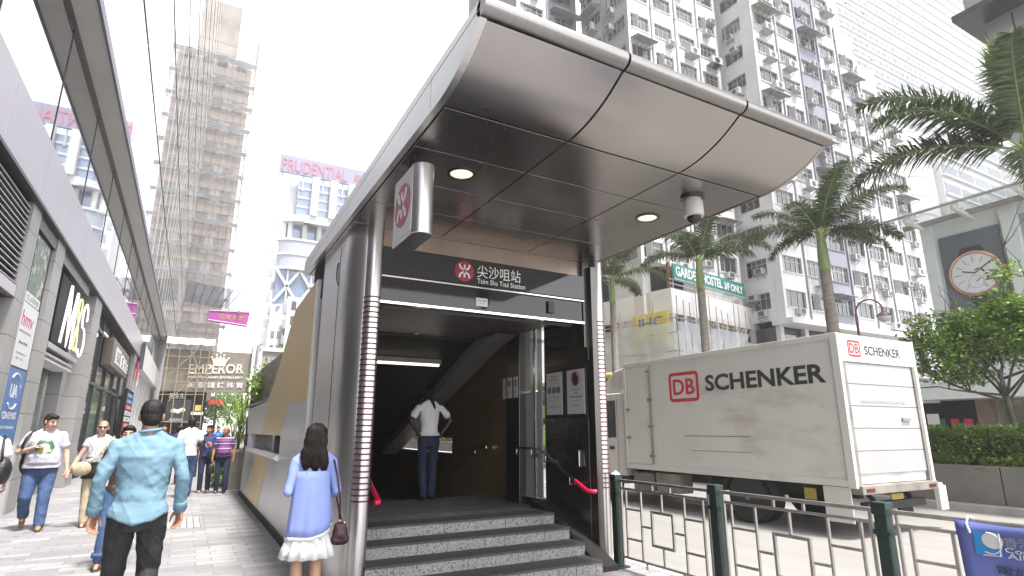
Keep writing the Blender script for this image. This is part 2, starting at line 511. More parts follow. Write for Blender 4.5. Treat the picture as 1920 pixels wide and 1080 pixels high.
def bands(x, y, r, z0, z1, n):
    mb = MB()
    for i in range(n):
        z = z0 + (z1-z0)*i/(n-1)
        mb.lathe([(r+.001,z-.008),(r+.006,z-.006),(r+.006,z+.006),(r+.001,z+.008)], (x,y,0), 28)
    return mb
bands(1.60, 6.0, .085, .865, 2.935, 38).build('grip_bands', 'maroon', post)
MB().tube([(1.60,6.0,3.60),(1.60,6.0,ZS)], .089, 24).build('post_collar', 'steel', post, smooth=True)
post = MB().tube([(4.635,6.0,.0),(4.635,6.0,ZS-.003)], .072, 28).build('post', 'steel', ent, smooth=True)
bands(4.635, 6.0, .072, .86, 2.94, 38).build('grip_bands', 'maroon', post)
# lintel
box_obj('lintel_band', 'tan_metal', ent, 1.66, 4.56, 6.09, 6.3, 3.545, ZS-.002)
tr = box_obj('transom', 'transom_glass', ent, 1.665, 4.40, 6.035, 6.08, 2.93, 3.195)
box_obj('transom_rail', 'chrome', tr, 1.665, 4.42, 6.0, 6.09, 2.895, 2.928, .004)
box_obj('transom_rail', 'chrome', tr, 1.665, 4.42, 6.0, 6.09, 3.197, 3.218, .004)
box_obj('detector', 'poster_black', tr, 3.86, 3.95, 6.0, 6.034, 3.0, 3.15)
box_obj('lintel_end', 'steel_dark', ent, 4.425, 4.57, 6.03, 6.2, 2.6, ZS-.004)
# station name sign
sg = thing('station_sign', (3.0,6.0,3.22), 'long black glass sign with red roundel and white station name above the entrance', 'sign')
box_obj('sign_panel', 'sign_glass', sg, 1.685, 4.415, 5.985, 6.088, 3.222, 3.54, .004)
def roundel(c, u, up, r, parent, nrm):
    """red disc with the white railway mark"""
    c, u, up, nrm = V(c), V(u), V(up), V(nrm)
    T = lambda p: c + u*p[0] + up*p[2] + nrm*p[1]
    d = MB(); d.T = T; d.lathe([(r,.0),(r,.004)], (0,0,0), 32, 'y'); d.build('roundel', 'logo_red', parent)
    g = MB(); g.T = T
    def strip(pts, wd):
        L = []; Rr = []
        for i, p in enumerate(pts):
            a = V(pts[max(i-1,0)]); b = V(pts[min(i+1,len(pts)-1)]); t = (b-a).normalized(); n = V((-t.y, t.x))
            L.append(V(p)+n*wd/2); Rr.append(V(p)-n*wd/2)
        for i in range(len(pts)-1):
            q = [L[i], L[i+1], Rr[i+1], Rr[i]]
            g.add([(v.x,.005,v.y) for v in q] + [(v.x,.009,v.y) for v in q], [(4,5,6,7),(0,1,5,4),(2,3,7,6),(1,2,6,5),(3,0,4,7)])
    wd = r*.17
    strip([(0,-r*.62),(0,r*.62)], wd)
    strip([(-r*.5+ r*0, r*.66)] + [(r*.5*sin(t), r*.55 - r*.42*cos(t) ) for t in [(-pi/2)+pi*i/10 for i in range(11)]] + [(r*.5, r*.66)], wd)
    strip([(-r*.5, -r*.66)] + [(r*.5*sin(t), -r*.55 + r*.42*cos(t)) for t in [(-pi/2)+pi*i/10 for i in range(11)]] + [(r*.5, -r*.66)], wd)
    strip([(-r*.18, r*.06),(r*.18, r*.06)], wd*.6); strip([(-r*.18,-r*.06),(r*.18,-r*.06)], wd*.6)
    g.build('roundel_mark', 'white_mark', parent)
roundel((2.67,5.983,3.378),(1,0,0),(0,0,1),.125,sg,(0,-1,0))
text('lettering', '尖沙咀站', (2.84,5.984,3.325),(1,0,0),(0,0,1),.60,'white_mark',sg,.155,.003)
text('lettering', 'Tsim Sha Tsui Station', (2.84,5.984,3.250),(1,0,0),(0,0,1),.665,'white_mark',sg,.062,.003)
st = thing('notice_sticker', (2.93,6.0,2.97), 'small white notice stuck on the dark glass under the station name', 'notice')
box_obj('card', 'poster_white', st, 2.855,3.005,6.028,6.034,2.985,3.085)
text('lettering', '請小心梯級', (2.875,6.027,3.045),(1,0,0),(0,0,1),.11,'text_dark',st,.022,.001)
text('lettering', 'Mind the step', (2.89,6.027,3.015),(1,0,0),(0,0,1),.08,'text_dark',st,.010,.001)
# hanging roundel sign
hsn = thing('hanging_sign', (1.46,4.3,3.05), 'grey box sign with a red roundel hanging from the canopy near its left edge', 'sign')
pl = []
y0, y1, xa, xb = 4.06, 4.62, 1.375, 1.555; xm = (xa+xb)/2; rr = (xb-xa)/2
for i in range(13):
    a = pi*i/12; pl.append((xm+rr*cos(a), y0+rr-rr*sin(a)))
pl += [(xa, y1), (xb, y1)]
MB().prism(pl, 'z', 3.06, 3.665).build('sign_body', 'steel', hsn, .006, smooth=True)
MB().tube([(xm,4.42,3.66),(xm,4.42,ZS)], .045, 16).build('stem', 'steel_dark', hsn, smooth=True)
box_obj('face_panel', mat('sign_grey', (.55,.55,.56), .35, 0, .04), hsn, xa-.005, xa-.0005, y0+.07, y1-.02, 3.09, 3.635)
roundel((xa-.006,4.365,3.375),(0,-1,0),(0,0,1),.19,hsn,(-1,0,0))
box_obj('amber_tag', 'lamp_lit', hsn, xb+.0005, xb+.004, 4.24, 4.25, 3.40, 3.45)
# downlights
for k, (x, y) in enumerate([(1.885,4.33),(4.085,4.36)]):
    d = thing('downlight', (x,y,ZS), ['round lit downlight in the canopy beside the hanging sign', 'round lit downlight in the canopy beside the camera dome'][k], 'ceiling light', 'lit downlights in the canopy')
    MB().lathe([(.130,ZS-.001),(.130,ZS-.010),(.122,ZS-.012),(.103,ZS-.010),(.103,ZS-.001)], (x,y,0), 32).build('trim_ring', 'steel_dark', d, smooth=True)
    MB().lathe([(.101,ZS-.0015),(.095,ZS-.004),(.02,ZS-.009)], (x,y,0), 32).build('lens', 'lamp_lit', d, smooth=True)
# camera dome
cx, cy = 4.09, 3.72
sc_ = thing('security_camera', (cx,cy,ZS), 'white dome security camera hanging from the canopy corner', 'security camera')
MB().lathe([(.115,ZS-.001),(.115,ZS-.018),(.095,ZS-.022)], (cx,cy,0), 28).build('mount', 'steel_dark', sc_, smooth=True)
MB().lathe([(.082,ZS-.02),(.084,ZS-.05),(.094,ZS-.055),(.098,ZS-.17),(.094,ZS-.20),(.072,ZS-.207)], (cx,cy,0), 28).build('housing', 'cam_white', sc_, smooth=True)
MB().lathe([(.07,ZS-.2065),(.069,ZS-.225),(.055,ZS-.252),(.03,ZS-.272),(.004,ZS-.278)], (cx,cy,0), 28).build('dome', 'dome_black', sc_, smooth='all')
# floor, steps
nos = [(5.58,.13),(5.91,.26),(6.22,.39),(6.56,.52)]
for k, (y, z) in enumerate(nos):
    y2 = nos[k+1][0]+.02 if k < 3 else 8.85
    s_ = MB().box(1.665,4.26,y+.012,y2,z-.13 if k else 0, z-.022).build('step', 'granite', ent)
    m = MB().box(1.665,4.26,y,y2-.012 if k < 3 else y+.34,z-.022,z); m.build('tread', 'nosing', s_, .003)
    j = MB()
    for x in ([1.95,2.75,3.55] if k % 2 else [2.3,3.1,3.9]): j.box(x,x+.005,y+.0105,y+.02,z-.128,z-.022)
    j.build('joint', 'gap', s_)
box_obj('landing', 'landing', ent, 1.665, 4.40, 6.905, 8.85, .3, .519)
mb = MB()
for i in range(46):
    for j in range(5): mb.lathe([(.011,.5192),(.008,.524)], (1.85+i*.052, 6.98+j*.06, 0), 6)
mb.build('tactile_studs', 'landing', ent, fix=False)
mb = MB()
for k in range(22):
    mb.box(1.7,4.4,8.85+k*.3,8.85+(k+1)*.3,-.0-3.9,.37-k*.165)
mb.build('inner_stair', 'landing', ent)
# side walls of the stairwell
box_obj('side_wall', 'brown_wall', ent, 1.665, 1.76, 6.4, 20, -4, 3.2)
mb = MB()
mb.box(4.4,4.55,8.06,20,-4,1.13); mb.box(4.4,4.55,8.06,20,1.41,3.3); mb.box(4.4,4.55,8.06,10.25,1.13,1.41); mb.box(4.4,4.55,15.9,20,1.13,1.41)
brick_mat('brown_tile', (.30,.195,.12), (.26,.165,.10), (.12,.08,.055), .30, .035, .004, .33, .15, axes='YZ', var=.25, vs=.5)
MATS['brown_tile'].node_tree.nodes['Principled BSDF'].inputs['Metallic'].default_value = .5
wl = mb.build('side_wall', 'brown_tile', ent)
mb = MB(); mb.box(4.398,4.56,10.25,15.9,1.405,1.43); mb.box(4.398,4.56,10.25,15.9,1.115,1.135)
mb.build('slot_frame', 'steel', wl)
box_obj('end_wall', 'brown_wall', ent, 1.7, 4.5, 20, 20.1, -4, 3.2)
box_obj('pillar', 'steel_dark', ent, 4.36, 4.56, 7.64, 8.055, .05, 3.3, .006)
# glazed slot beside the pillar
gl = box_obj('side_glass', 'frosted', ent, 4.47, 4.485, 7.17, 7.635, .62, 2.1)
mat('clear_glass', (.40,.43,.42), .12, 0, 0, alpha=.72, spec=.6)
box_obj('clear_pane', 'clear_glass', gl, 4.47, 4.482, 7.17, 7.635, 2.115, 3.3)
box_obj('glass_sill', 'steel_dark', gl, 4.40, 4.6, 7.14, 7.635, .50, .615)
box_obj('glass_mullion', 'chrome', gl, 4.455, 4.50, 7.34, 7.37, .615, 3.3)
# poster wall with stepped panels and sloping skirting
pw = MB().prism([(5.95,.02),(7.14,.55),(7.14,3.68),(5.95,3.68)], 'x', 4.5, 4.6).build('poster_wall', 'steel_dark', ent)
mb = MB()
mb.prism([(6.09,.16),(7.1,.60),(7.1,1.47),(6.09,1.47)], 'x', 4.492, 4.5)
PNL = [MB().box(4.492,4.5,6.09,7.1,1.485,1.70), MB().box(4.492,4.5,6.05,7.1,2.44,2.66), MB().box(4.492,4.5,6.05,7.1,2.672,3.62)]
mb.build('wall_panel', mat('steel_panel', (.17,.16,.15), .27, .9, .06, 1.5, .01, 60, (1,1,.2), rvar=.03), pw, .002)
mb = MB(); mb.prism([(5.6,0),(6.0,0),(7.16,.50),(7.16,.60),(6.98,.60),(5.6,.06)], 'x', 4.262, 4.49)
mb.build('skirting', 'gap', pw)
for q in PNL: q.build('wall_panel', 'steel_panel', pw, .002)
box_obj('poster_case', 'poster_black', pw, 4.478, 4.492, 6.09, 7.07, 1.715, 2.38, .004)
it = MB().box(4.47,4.492,6.25,6.37,1.08,1.30); it = it.build('intercom', 'steel_dark', pw, .006)
MB().box(4.462,4.4695,6.29,6.33,1.2,1.28).build('key_pad', 'poster_black', it)
MB().tube([(4.455,6.262,1.1),(4.455,6.262,1.29)], .012, 10).build('intercom_handle', 'chrome', it, smooth=True)
# posters
def wall_poster(name, label, y0, y1, z0, z1, lines, extra):
    p = thing(name, (4.47,(y0+y1)/2,z0), label, 'poster')
    box_obj('sheet', 'poster_white', p, 4.472, 4.4775, y0, y1, z0, z1)
    for (s, yc, z, wd, h, m) in lines:
        text('lettering', s, (4.4715, yc+wd/2, z), (0,-1,0), (0,0,1), wd, m, p, h, .001)
    extra(p)
def ring3(p):
    for y in (6.965,6.85,6.735):
        mb = MB(); mb.lathe([(.046,4.466),(.046,4.4715),(.036,4.4715),(.036,4.466)], (0,y,2.09), 20, 'x'); mb.build('icon_ring', 'poster_black', p)
        mb = MB(); mb.box(4.468,4.4715,y-.013,y+.008,2.065,2.115); mb.box(4.468,4.4715,y-.006,y+.02,2.075,2.09); mb.build('icon_mark', 'poster_black', p)
wall_poster('poster', 'white poster with three round icons on the steel wall by the steps', 6.645, 7.045, 1.755, 2.335,
    [('乘客須知',6.85,2.265,.16,.028,'poster_red'),('請勿在站內',6.85,2.22,.24,.028,'poster_red'),('Please do not',6.85,2.18,.18,.014,'poster_red'),
     ('小心 緊握 留意',6.85,1.985,.30,.02,'poster_grey'),('Care Hold Mind',6.85,1.95,.30,.016,'poster_grey'),('多謝合作 Thank you',6.85,1.85,.24,.022,'poster_black')], ring3)
def globe(p):
    mb = MB(); mb.lathe([(.10,4.467),(.10,4.4715),(.085,4.4715),(.085,4.467)], (0,6.325,2.215), 28, 'x'); mb.build('ring', 'poster_red', p)
    mb = MB(); mb.T = lambda v: V((v[0],6.325+v[1],2.215+v[2])); mb.prism([(-.05,-.07),(.02,-.09),(.07,-.02),(.055,.07),(-.01,.085),(-.07,.01)], 'x', 4.468, 4.471); mb.build('shoe_shape', 'poster_black', p)
wall_poster('poster', 'white poster with a dark shape in a red ring nearest the banded post', 6.125, 6.525, 1.755, 2.335,
    [('請緊握扶手',6.325,2.06,.22,.024,'poster_grey'),('站穩',6.325,2.02,.10,.022,'poster_grey'),('Hold the handrail',6.325,1.965,.28,.028,'poster_black'),
     ('while on stairs',6.325,1.92,.22,.016,'poster_grey'),('Thank you',6.325,1.85,.13,.02,'poster_black'),('MTR',6.17,1.775,.05,.012,'poster_black')], globe)
for k, (y, lab) in enumerate([(8.165,'small white notice with a yellow triangle on the stairwell wall'),(7.935,'small white notice with a red ring at the stair pillar, next to the triangle notice'),(7.745,'small white notice with a red ring on the stair pillar edge nearest the glass')]):
    xx = 4.398 if k == 0 else 4.358
    n_ = thing('warning_notice', (xx,y,2.02), lab, 'notice')
    box_obj('plate', 'poster_white', n_, xx-.006, xx, y-.068, y+.068, 2.03, 2.35)
    if k == 0:
        MB().prism([(y-.05,2.19),(y+.05,2.19),(y,2.29)], 'x', xx-.009, xx-.006).build('triangle', mat('amber', (.6,.42,.03), .5, var=0), n_)
    else:
        MB().lathe([(.05,xx-.009),(.05,xx-.006),(.036,xx-.006),(.036,xx-.009)], (0,y,2.25), 18, 'x').build('ring', 'poster_red', n_)
        box_obj('figure', 'poster_black', n_, xx-.008, xx-.006, y-.012, y+.012, 2.215, 2.285)
    text('lettering', '小心', (xx-.0062,y+.03,2.10), (0,-1,0), (0,0,1), .06, 'poster_black', n_, .03, .001)
# ceilings
mb = MB()
for a, b in ((1.77,2.55),(2.554,3.6),(3.604,4.38)):
    mb.box(a,b,6.31,7.3,3.0,3.03); mb.box(a,b,7.304,8.5,3.0,3.03)
mb.box(1.77,4.38,6.24,6.305,2.90,3.03)
mb.build('inner_ceiling', mat('ceil_panel', (.22,.205,.20), .35, .6, .08, 2), ent, .002)
mb = MB()
yy = 8.5
for k in range(26):
    a = yy + k*.36; z = 2.96 - k*.13
    mb.add([(1.77,a+.008,z),(4.38,a+.008,z),(4.38,a+.36,z-.13),(1.77,a+.36,z-.13),(1.77,a+.008,z+.05),(4.38,a+.008,z+.05),(4.38,a+.36,z-.08),(1.77,a+.36,z-.08)], [(0,1,2,3),(4,7,6,5),(0,4,5,1),(1,5,6,2),(2,6,7,3),(3,7,4,0)])
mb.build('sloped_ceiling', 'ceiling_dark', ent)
mb = MB(); mb.prism([(7.7,2.99),(8.45,2.80),(13.4,1.0),(13.4,1.25),(8.45,2.98)], 'x', 3.98, 4.36); mb.build('ceiling_beam', 'beam_grey', ent, .004)
box_obj('roof_slab', 'gap', ent, 1.4, 4.62, 6.35, 8.55, 3.3, ZS-.001)
MB().prism([(8.5,3.04),(12.4,1.62),(20,-1.1),(20,1.95),(12.4,2.05),(11.5,2.38),(9.7,3.4),(8.5,3.5)], 'x', 1.62, 4.6).build('stair_roof', 'gap', ent)
lt = thing('tube_light', (3.05,9.2,2.6), 'lit fluorescent tube light under the sloping stairwell ceiling', 'tube light')
box_obj('housing', 'beam_grey', lt, 2.4, 3.7, 9.17, 9.29, 2.64, 2.75)
MB().tube([(2.42,9.19,2.625),(3.66,9.19,2.625)], .026, 12).build('tube', 'tube_lit', lt, smooth=True)
sm = thing('smoke_detector', (2.92,8.45,3.0), 'small white smoke detector on the inner ceiling of the entrance', 'smoke detector')
MB().lathe([(.05,2.999),(.05,2.985),(.035,2.97),(.02,2.96)], (2.92,8.3,0), 18).build('cap', 'cam_white', sm, smooth=True)
MB().lathe([(.018,2.96),(.018,2.945)], (2.92,8.3,0), 12).build('sensor', 'poster_black', sm)
# handrails
hr = thing('handrail', (4.33,6.6,.3), 'steel handrail with a red grip end below the two white posters', 'handrail')
MB().tube([(4.36,7.95,1.285),(4.36,7.12,1.30),(4.36,7.04,1.285),(4.36,6.22,.93)], .021, 12).build('rail', 'chrome', hr, smooth=True)
MB().tube([(4.36,6.23,.935),(4.36,6.12,.885),(4.36,6.02,.845),(4.37,5.95,.825),(4.40,5.91,.825),(4.44,5.90,.825)], [.023,.026,.027,.027,.027,.026], 12).build('grip', 'red_grip', hr, smooth=True)
for y, z in ((6.35,.98),(6.92,1.235),(7.30,1.295),(7.72,1.29)):
    mb = MB(); mb.tube([(4.36,y,z-.02),(4.36,y,z-.10),(4.47,y,z-.10)], .008, 8); mb.lathe([(.03,4.46),(.03,4.478)], (0,y,z-.10), 14, 'x')
    mb.build('bracket', 'chrome', hr, smooth=True)
hr = thing('handrail', (4.33,9.5,.5), 'steel handrail going down the brown stairwell wall behind the standing man', 'handrail')
MB().tube([(4.33,8.68,1.275),(4.33,8.98,1.27),(4.33,9.06,1.24),(4.33,11.6,.13)], .021, 12).build('rail', 'chrome', hr, smooth=True)
for y, z in ((9.1,1.2),(10.3,.68)):
    MB().tube([(4.33,y,z),(4.33,y,z-.07),(4.4,y,z-.07)], .008, 8).build('bracket', 'chrome', hr, smooth=True)
hr = thing('handrail', (1.8,6.6,.3), 'steel handrail with a red grip end just behind the left banded post', 'handrail')
MB().tube([(1.80,7.9,1.29),(1.80,7.1,1.29),(1.80,6.30,.95)], .021, 12).build('rail', 'chrome', hr, smooth=True)
MB().tube([(1.80,6.31,.955),(1.80,6.2,.905),(1.80,6.1,.86),(1.80,6.04,.84),(1.78,6.0,.84),(1.74,5.99,.84)], [.023,.026,.027,.027,.027,.026], 12).build('grip', 'red_grip', hr, smooth=True)

# ================================================================== low steel wall that carries the stairwell down the street
wall = thing('stairwell_wall', (1.45,11,0), 'long grey steel wall with gold panels and a window slot beside the pavement', 'wall')
X0 = 1.35
mb = MB()
mb.prism([(7.93,.1),(16.35,.1),(16.35,.6),(16.1,1.16),(7.93,1.16)], 'x', X0, 1.6)
mb.prism([(7.93,1.46),(16.0,1.46),(16.5,2.06),(12.45,2.10),(11.55,2.44),(9.72,3.47),(8.1,3.56),(7.93,3.56)], 'x', X0, 1.6)
mb.box(X0,1.6,7.93,10.15,1.1605,1.4595); mb.box(X0+.02,1.6,15.3,16.0,1.1605,1.4595)
mb.build('steel_panel', 'steel_wall', wall)
G = X0-.004
mb = MB()
mb.prism([(8.0,1.92),(9.5,1.95),(10.3,1.466),(12.95,1.466),(11.71,2.34),(9.735,3.467),(8.0,3.55)], 'x', G, X0-.0005)
mb.prism([(11.15,1.16),(13.6,1.16),(14.85,.102),(12.45,.102)], 'x', G, X0-.0005)
mb.build('gold_panel', 'brass_wall', wall)
mb = MB(); mb.prism([(11.15,.995),(11.15,1.0),(11.15,1.0)], 'x', G, G+.001)
MB().prism([(X0-.09,1.10),(X0-.002,1.165),(1.6,1.165),(1.6,1.16),(X0-.002,1.06)], 'y', 10.2, 15.2).build('slot_sill', 'steel_wall', wall)
mb = MB()
mb.box(X0+.05,1.55,10.2,10.32,1.166,1.459); mb.box(X0+.02,1.55,11.0,11.2,1.166,1.459); mb.box(X0+.02,1.55,14.2,14.4,1.166,1.459)
mb.build('slot_post', 'steel_dark', wall)
box_obj('slot_glass', mat('mirror_glass', (.45,.46,.48), .03, 1, 0), wall, 1.55, 1.56, 10.2, 15.3, 1.166, 1.459)
box_obj('skirting', 'gap', wall, X0-.03, 1.6, 7.63, 16.4, 0, .098)
mb = MB(); mb.box(X0-.02,1.62,12.3,16.6,2.10,2.16);  mb.build('parapet', 'steel_dark', wall)

# ================================================================== railing by the kerb
XF = 4.6
rl = thing('street_railing', (XF,3.5,0), 'steel railing of square patterned panels between dark green posts at the kerb', 'railing')
PY = [5.72, 4.20, 2.62, 1.04, -.54]
for y in PY[:4]:
    p = MB().box(XF-.045,XF+.045,y-.045,y+.045,0,.985).build('post', 'post_green', rl, .006)
    MB().box(XF-.055,XF+.055,y-.055,y+.055,.94,1.03).build('post_cap', 'post_green', p, .008)
    if y == PY[0]:
        mb = MB(); mb.add([(XF-.04,y-.04,1.032),(XF+.04,y-.04,1.032),(XF+.04,y+.04,1.032),(XF-.04,y+.04,1.032),(XF,y,1.075)], [(0,3,2,1),(0,1,4),(1,2,4),(2,3,4),(3,0,4)]); mb.build('post_finial', 'white_mark', p)
    MB().box(XF-.05,XF+.05,y-.06,y+.06,.80,.835).build('clamp', 'post_green', p, .004)
    MB().box(XF-.09,XF+.09,y-.09,y+.09,.0,.02).build('base_plate', 'post_green', p, .004)
for a, b in zip(PY[:3], PY[1:4]):
    y0, y1 = a-.07, b+.07
    Lp = y0-y1
    def Y(t): return y0 - Lp*t
    mb = MB(); wv = .022
    def vb(t, z0, z1): mb.box(XF-wv/2, XF+wv/2, Y(t)-wv/2, Y(t)+wv/2, z0, z1)
    def hb(t0, t1, z, ww=wv): mb.box(XF-ww/2+.0006, XF+ww/2-.0006, Y(t1)+wv/2, Y(t0)-wv/2, z-ww/2, z+ww/2)
    mb.box(XF-.016,XF+.016,y1,y0,.952,.982)
    for t in (.018,.982): vb(t,.06,.951)
    hb(.018,.982,.88)
    for t in (.075,.925): vb(t,.145,.868)
    for t in (.40,.60): vb(t,.892,.951)
    vb(.26,.145,.868); vb(.74,.145,.868)
    hb(.018,.982,.132)
    for t in (.30,.70): vb(t,.06,.119)
    vb(.5,.685,.868); vb(.5,.145,.315)
    sq = .028
    for t in (.385,.615): mb.box(XF-sq/2,XF+sq/2,Y(t)-sq/2,Y(t)+sq/2,.315,.685)
    for z in (.329,.671): mb.box(XF-sq/2+.001,XF+sq/2-.001,Y(.615)+sq/2,Y(.385)-sq/2,z-sq/2,z+sq/2)
    hb(.26,.375,.50); hb(.625,.74,.50)
    hb(.075,.26,.66); hb(.075,.26,.34); hb(.74,.925,.66); hb(.74,.925,.34)
    mb.build('rail_panel', 'fence_steel', rl, .0025, seg=1)
# banner tied to the railing
bn = thing('banner', (XF-.03,1.4,.3), 'blue cloth banner with a swirl emblem tied to the steel railing', 'banner')
mb = MB(); N, Mm = 26, 14
by0, by1, bz0, bz1 = 2.14, .55, .05, .972
vs = []
for j in range(Mm+1):
    for i in range(N+1):
        u, v = i/N, j/Mm
        y = by0 + (by1-by0)*u - .05*(1-v)*(1-u)
        z = bz0 + (bz1-bz0)*v - .012*sin(u*9)*(1 if j == Mm else .4)
        x = XF-.034 - .012*sin(u*14+v*3)*(1-.6*v) - .01*noise.noise(V((u*5,v*4,1)))
        vs.append((x,y,z))
fs = [(j*(N+1)+i, j*(N+1)+i+1, (j+1)*(N+1)+i+1, (j+1)*(N+1)+i) for j in range(Mm) for i in range(N)]
mb.add(vs, fs); cl = mb.build('cloth', 'banner_blue', bn, smooth='all', fix=False)
so_ = cl.modifiers.new('thick', 'SOLIDIFY'); so_.thickness = .003
bt = BVHTree.FromPolygons([V(v) for v in vs], fs)
def on_banner(y, z, off=.006):
    h = bt.ray_cast(V((0,y,z)), V((1,0,0)))
    return (h[0].x-off if h[0] else XF-.05, y, z)
def patch(name, pts, m, off):
    MB().add([on_banner(y,z,off) for y,z in pts], [tuple(range(len(pts)))]).build(name, m, bn)
ey, ez, es = 1.965, .845, .145
patch('emblem', [(ey+es/2,ez-es/2),(ey-es/2,ez-es/2),(ey-es/2,ez+es/2),(ey+es/2,ez+es/2)], 'emblem_blue', .012)
patch('emblem_corner', [(ey-.02,ez+es/2),(ey-es/2,ez+es/2),(ey-es/2,ez+.01)], 'emblem_green', .014)
patch('emblem_oval', [(ey-.028+.058*cos(t), ez+.022+.048*sin(t)) for t in [i*pi/12 for i in range(24)]], 'poster_white', .016)
for rr_ in (.062,.085):
    mb = MB(); pts = [(ey-.01+rr_*cos(t), ez+.005+rr_*sin(t)) for t in [pi*.45+i*pi/14 for i in range(18)]]
    pts = [(y,z) for y,z in pts if abs(y-ey) < es/2-.003 and abs(z-ez) < es/2-.003]
    mb.tube([on_banner(y,z,.016) for y,z in pts], .0045, 6); mb.build('emblem_swirl', 'poster_white', bn)
for s, y, z, wd, h, m in [('香港會議',1.875,.845,.30,.055,'poster_grey'),('Conference',1.875,.81,.34,.03,'poster_white'),('Alliance',1.87,.775,.26,.03,'poster_white'),('電話 : 2480',1.94,.675,.46,.05,'text_dark')]:
    x = min(on_banner(y-wd*t,z+h/2,0)[0] for t in (0,.25,.5,.75,1)) - .006
    text('lettering', s, (x,y,z), (0,-1,0), (0,0,1), wd, m, bn, h, .002)
MB().tube([(XF-.05,2.05,.90),(XF-.055,2.06,.955),(XF-.03,2.055,1.0),(XF+.025,2.05,.985),(XF+.02,2.05,.93)], .007, 6).build('tie', 'white_mark', bn, smooth=True)
# ================================================================== materials for buildings
mat('mall_stone', (.29,.28,.275), .5, 0, .14, 2.5, dirt=((.15,.14,.14), 60, .5, .7, (1,1,1)))
brick_mat('mall_tile', (.31,.30,.295), (.285,.275,.27), (.07,.065,.07), .9, .62, .008, .45, .2, axes='YZ', offset=0, var=.1)
brick_mat('dark_tile', (.075,.07,.072), (.065,.06,.062), (.02,.02,.02), .9, .80, .008, .35, .2, axes='YZ', offset=0, var=.15)
mat('fascia_metal', (.40,.37,.415), .34, .55, .03, .4)
mat('fascia_dark', (.03,.027,.033), .4, .3, .1)
mat('soffit_panel', (.72,.71,.70), .5, 0, .04, .8)
mat('soffit_dark', (.10,.098,.096), .4, .2, .08)
mat('curtain_glass', (.80,.83,.84), .03, 1, .02, .1)
mat('curtain_joint', (.06,.06,.065), .5, .3, 0)
mat('shop_glass', (.055,.065,.062), .03, 0, 0, spec=.9)
mat('shop_inside', (.20,.19,.16), .7, 0, .2, 1.5)
mat('black_gloss', (.006,.006,.007), .6, 0, 0, spec=.1)
mat('neon_white', (1,.98,.95), .5, var=0, emit=.28)
mat('neon_yellow', (.95,.85,.35), .5, var=0, emit=.2)
mat('sign_white', (.70,.70,.70), .4, var=.03)
mat('sign_blue', (.02,.13,.42), .4, var=.04)
mat('hmv_pink', (.62,.02,.16), .5, var=0)
mat('sign_red', (.5,.02,.03), .45, var=.05)
mat('louvre', (.40,.38,.39), .4, .5, .05)
mat('photo_green', (.05,.12,.07), .4, var=.6, vs=6, dirt=((.45,.40,.32), 4, .52, .6, (1,1,1)))
mat('skin_mannequin', (.02,.02,.022), .3, var=0)
mat('floral', (.35,.30,.10), .8, var=.5, vs=40, dirt=((.03,.05,.03), 26, .48, .52, (1,1,1)))
mat('teal_glass', (.03,.16,.11), .1, 0, .1)
mat('white_wall', (.73,.725,.735), .8, 0, .07, .5, dirt=((.42,.41,.42), .9, .56, .8, (1,1,.12)))
mat('lavender_wall', (.53,.53,.56), .8, 0, .08, .5, dirt=((.34,.33,.36), .9, .55, .8, (1,1,.12)))
mat('blue_wall', (.235,.24,.30), .8, 0, .1, .6, dirt=((.15,.155,.2), .8, .55, .8, (1,1,.15)))
mat('win_dark', (.06,.064,.072), .10, 0, .5, .7, spec=.9, island=.6)
mat('win_frame', (.45,.45,.45), .5, .3, .1)
mat('ac_white', (.52,.51,.49), .6, 0, .15, 1.5, dirt=((.28,.25,.21), 2, .55, .8, (1,1,.4)))
mat('ac_grille', (.08,.08,.08), .6, 0, .1)
mat('pipe_grey', (.33,.33,.37), .6, 0, .15, 1)
mat('rust', (.20,.10,.06), .8, 0, .3, 3)
mat('awning', (.30,.29,.28), .7, 0, .2, 2)
mat('teal_sign', (.015,.20,.19), .45, 0, .05)
mat('yellow_sign', (.66,.54,.12), .5, 0, .05)
mat('bamboo', (.34,.265,.18), .7, 0, .2, 3)
mat('net_white', (.58,.61,.66), .9, 0, .12, 1.2, alpha=.52)
mat('tarp_white', (.76,.77,.82), .6, 0, .1, 1.5, bump=.5, bs=2.5)
mat('tan_concrete', (.38,.34,.325), .9, 0, .12, .35, dirt=((.26,.215,.19), .5, .5, .75, (1,1,.5)))
mat('net_brown', (.50,.46,.46), .9, 0, .15, .8, alpha=.30)
mat('bamboo_grey', (.20,.165,.145), .8, 0, .2, 3)
mat('emperor_panel', (.27,.235,.19), .5, .2, .06, 1)
mat('cream', (.80,.75,.58), .4, 0, 0)
mat('purple_sign', (.38,.045,.33), .5, 0, .1, 1)
mat('gold_text', (.62,.33,.06), .5, 0, 0)
mat('lattice_steel', (.22,.25,.30), .6, .2, .1)
mat('catch_sheet', (.45,.50,.60), .7, 0, .15, 1, alpha=.7)
mat('pru_white', (.70,.72,.76), .7, 0, .05, .05)
mat('pru_sign', (.20,.20,.31), .6, 0, .05, .1)
mat('pru_red', (.42,.09,.15), .6, 0, 0)
mat('pru_glass', (.20,.26,.40), .12, .2, .25, .08, spec=.7)
mat('pru_grey', (.33,.35,.42), .6, 0, .1, .1)
mat('far_white', (.50,.505,.52), .8, 0, .04, .05)
mat('far_glass', (.06,.075,.10), .2, 0, .3, .1, island=.4)
mat('dial_white', (.68,.68,.70), .4, 0, .02)
mat('rose_gold', (.50,.27,.18), .3, .7, .05)
mat('strap_black', (.02,.018,.02), .45, 0, .3, 8, .2, 20)
mat('bill_grey', (.105,.12,.14), .4, 0, .3, .55, stretch=(1,.25,1))
mat('green_white', (.62,.66,.66), .5, 0, .04)
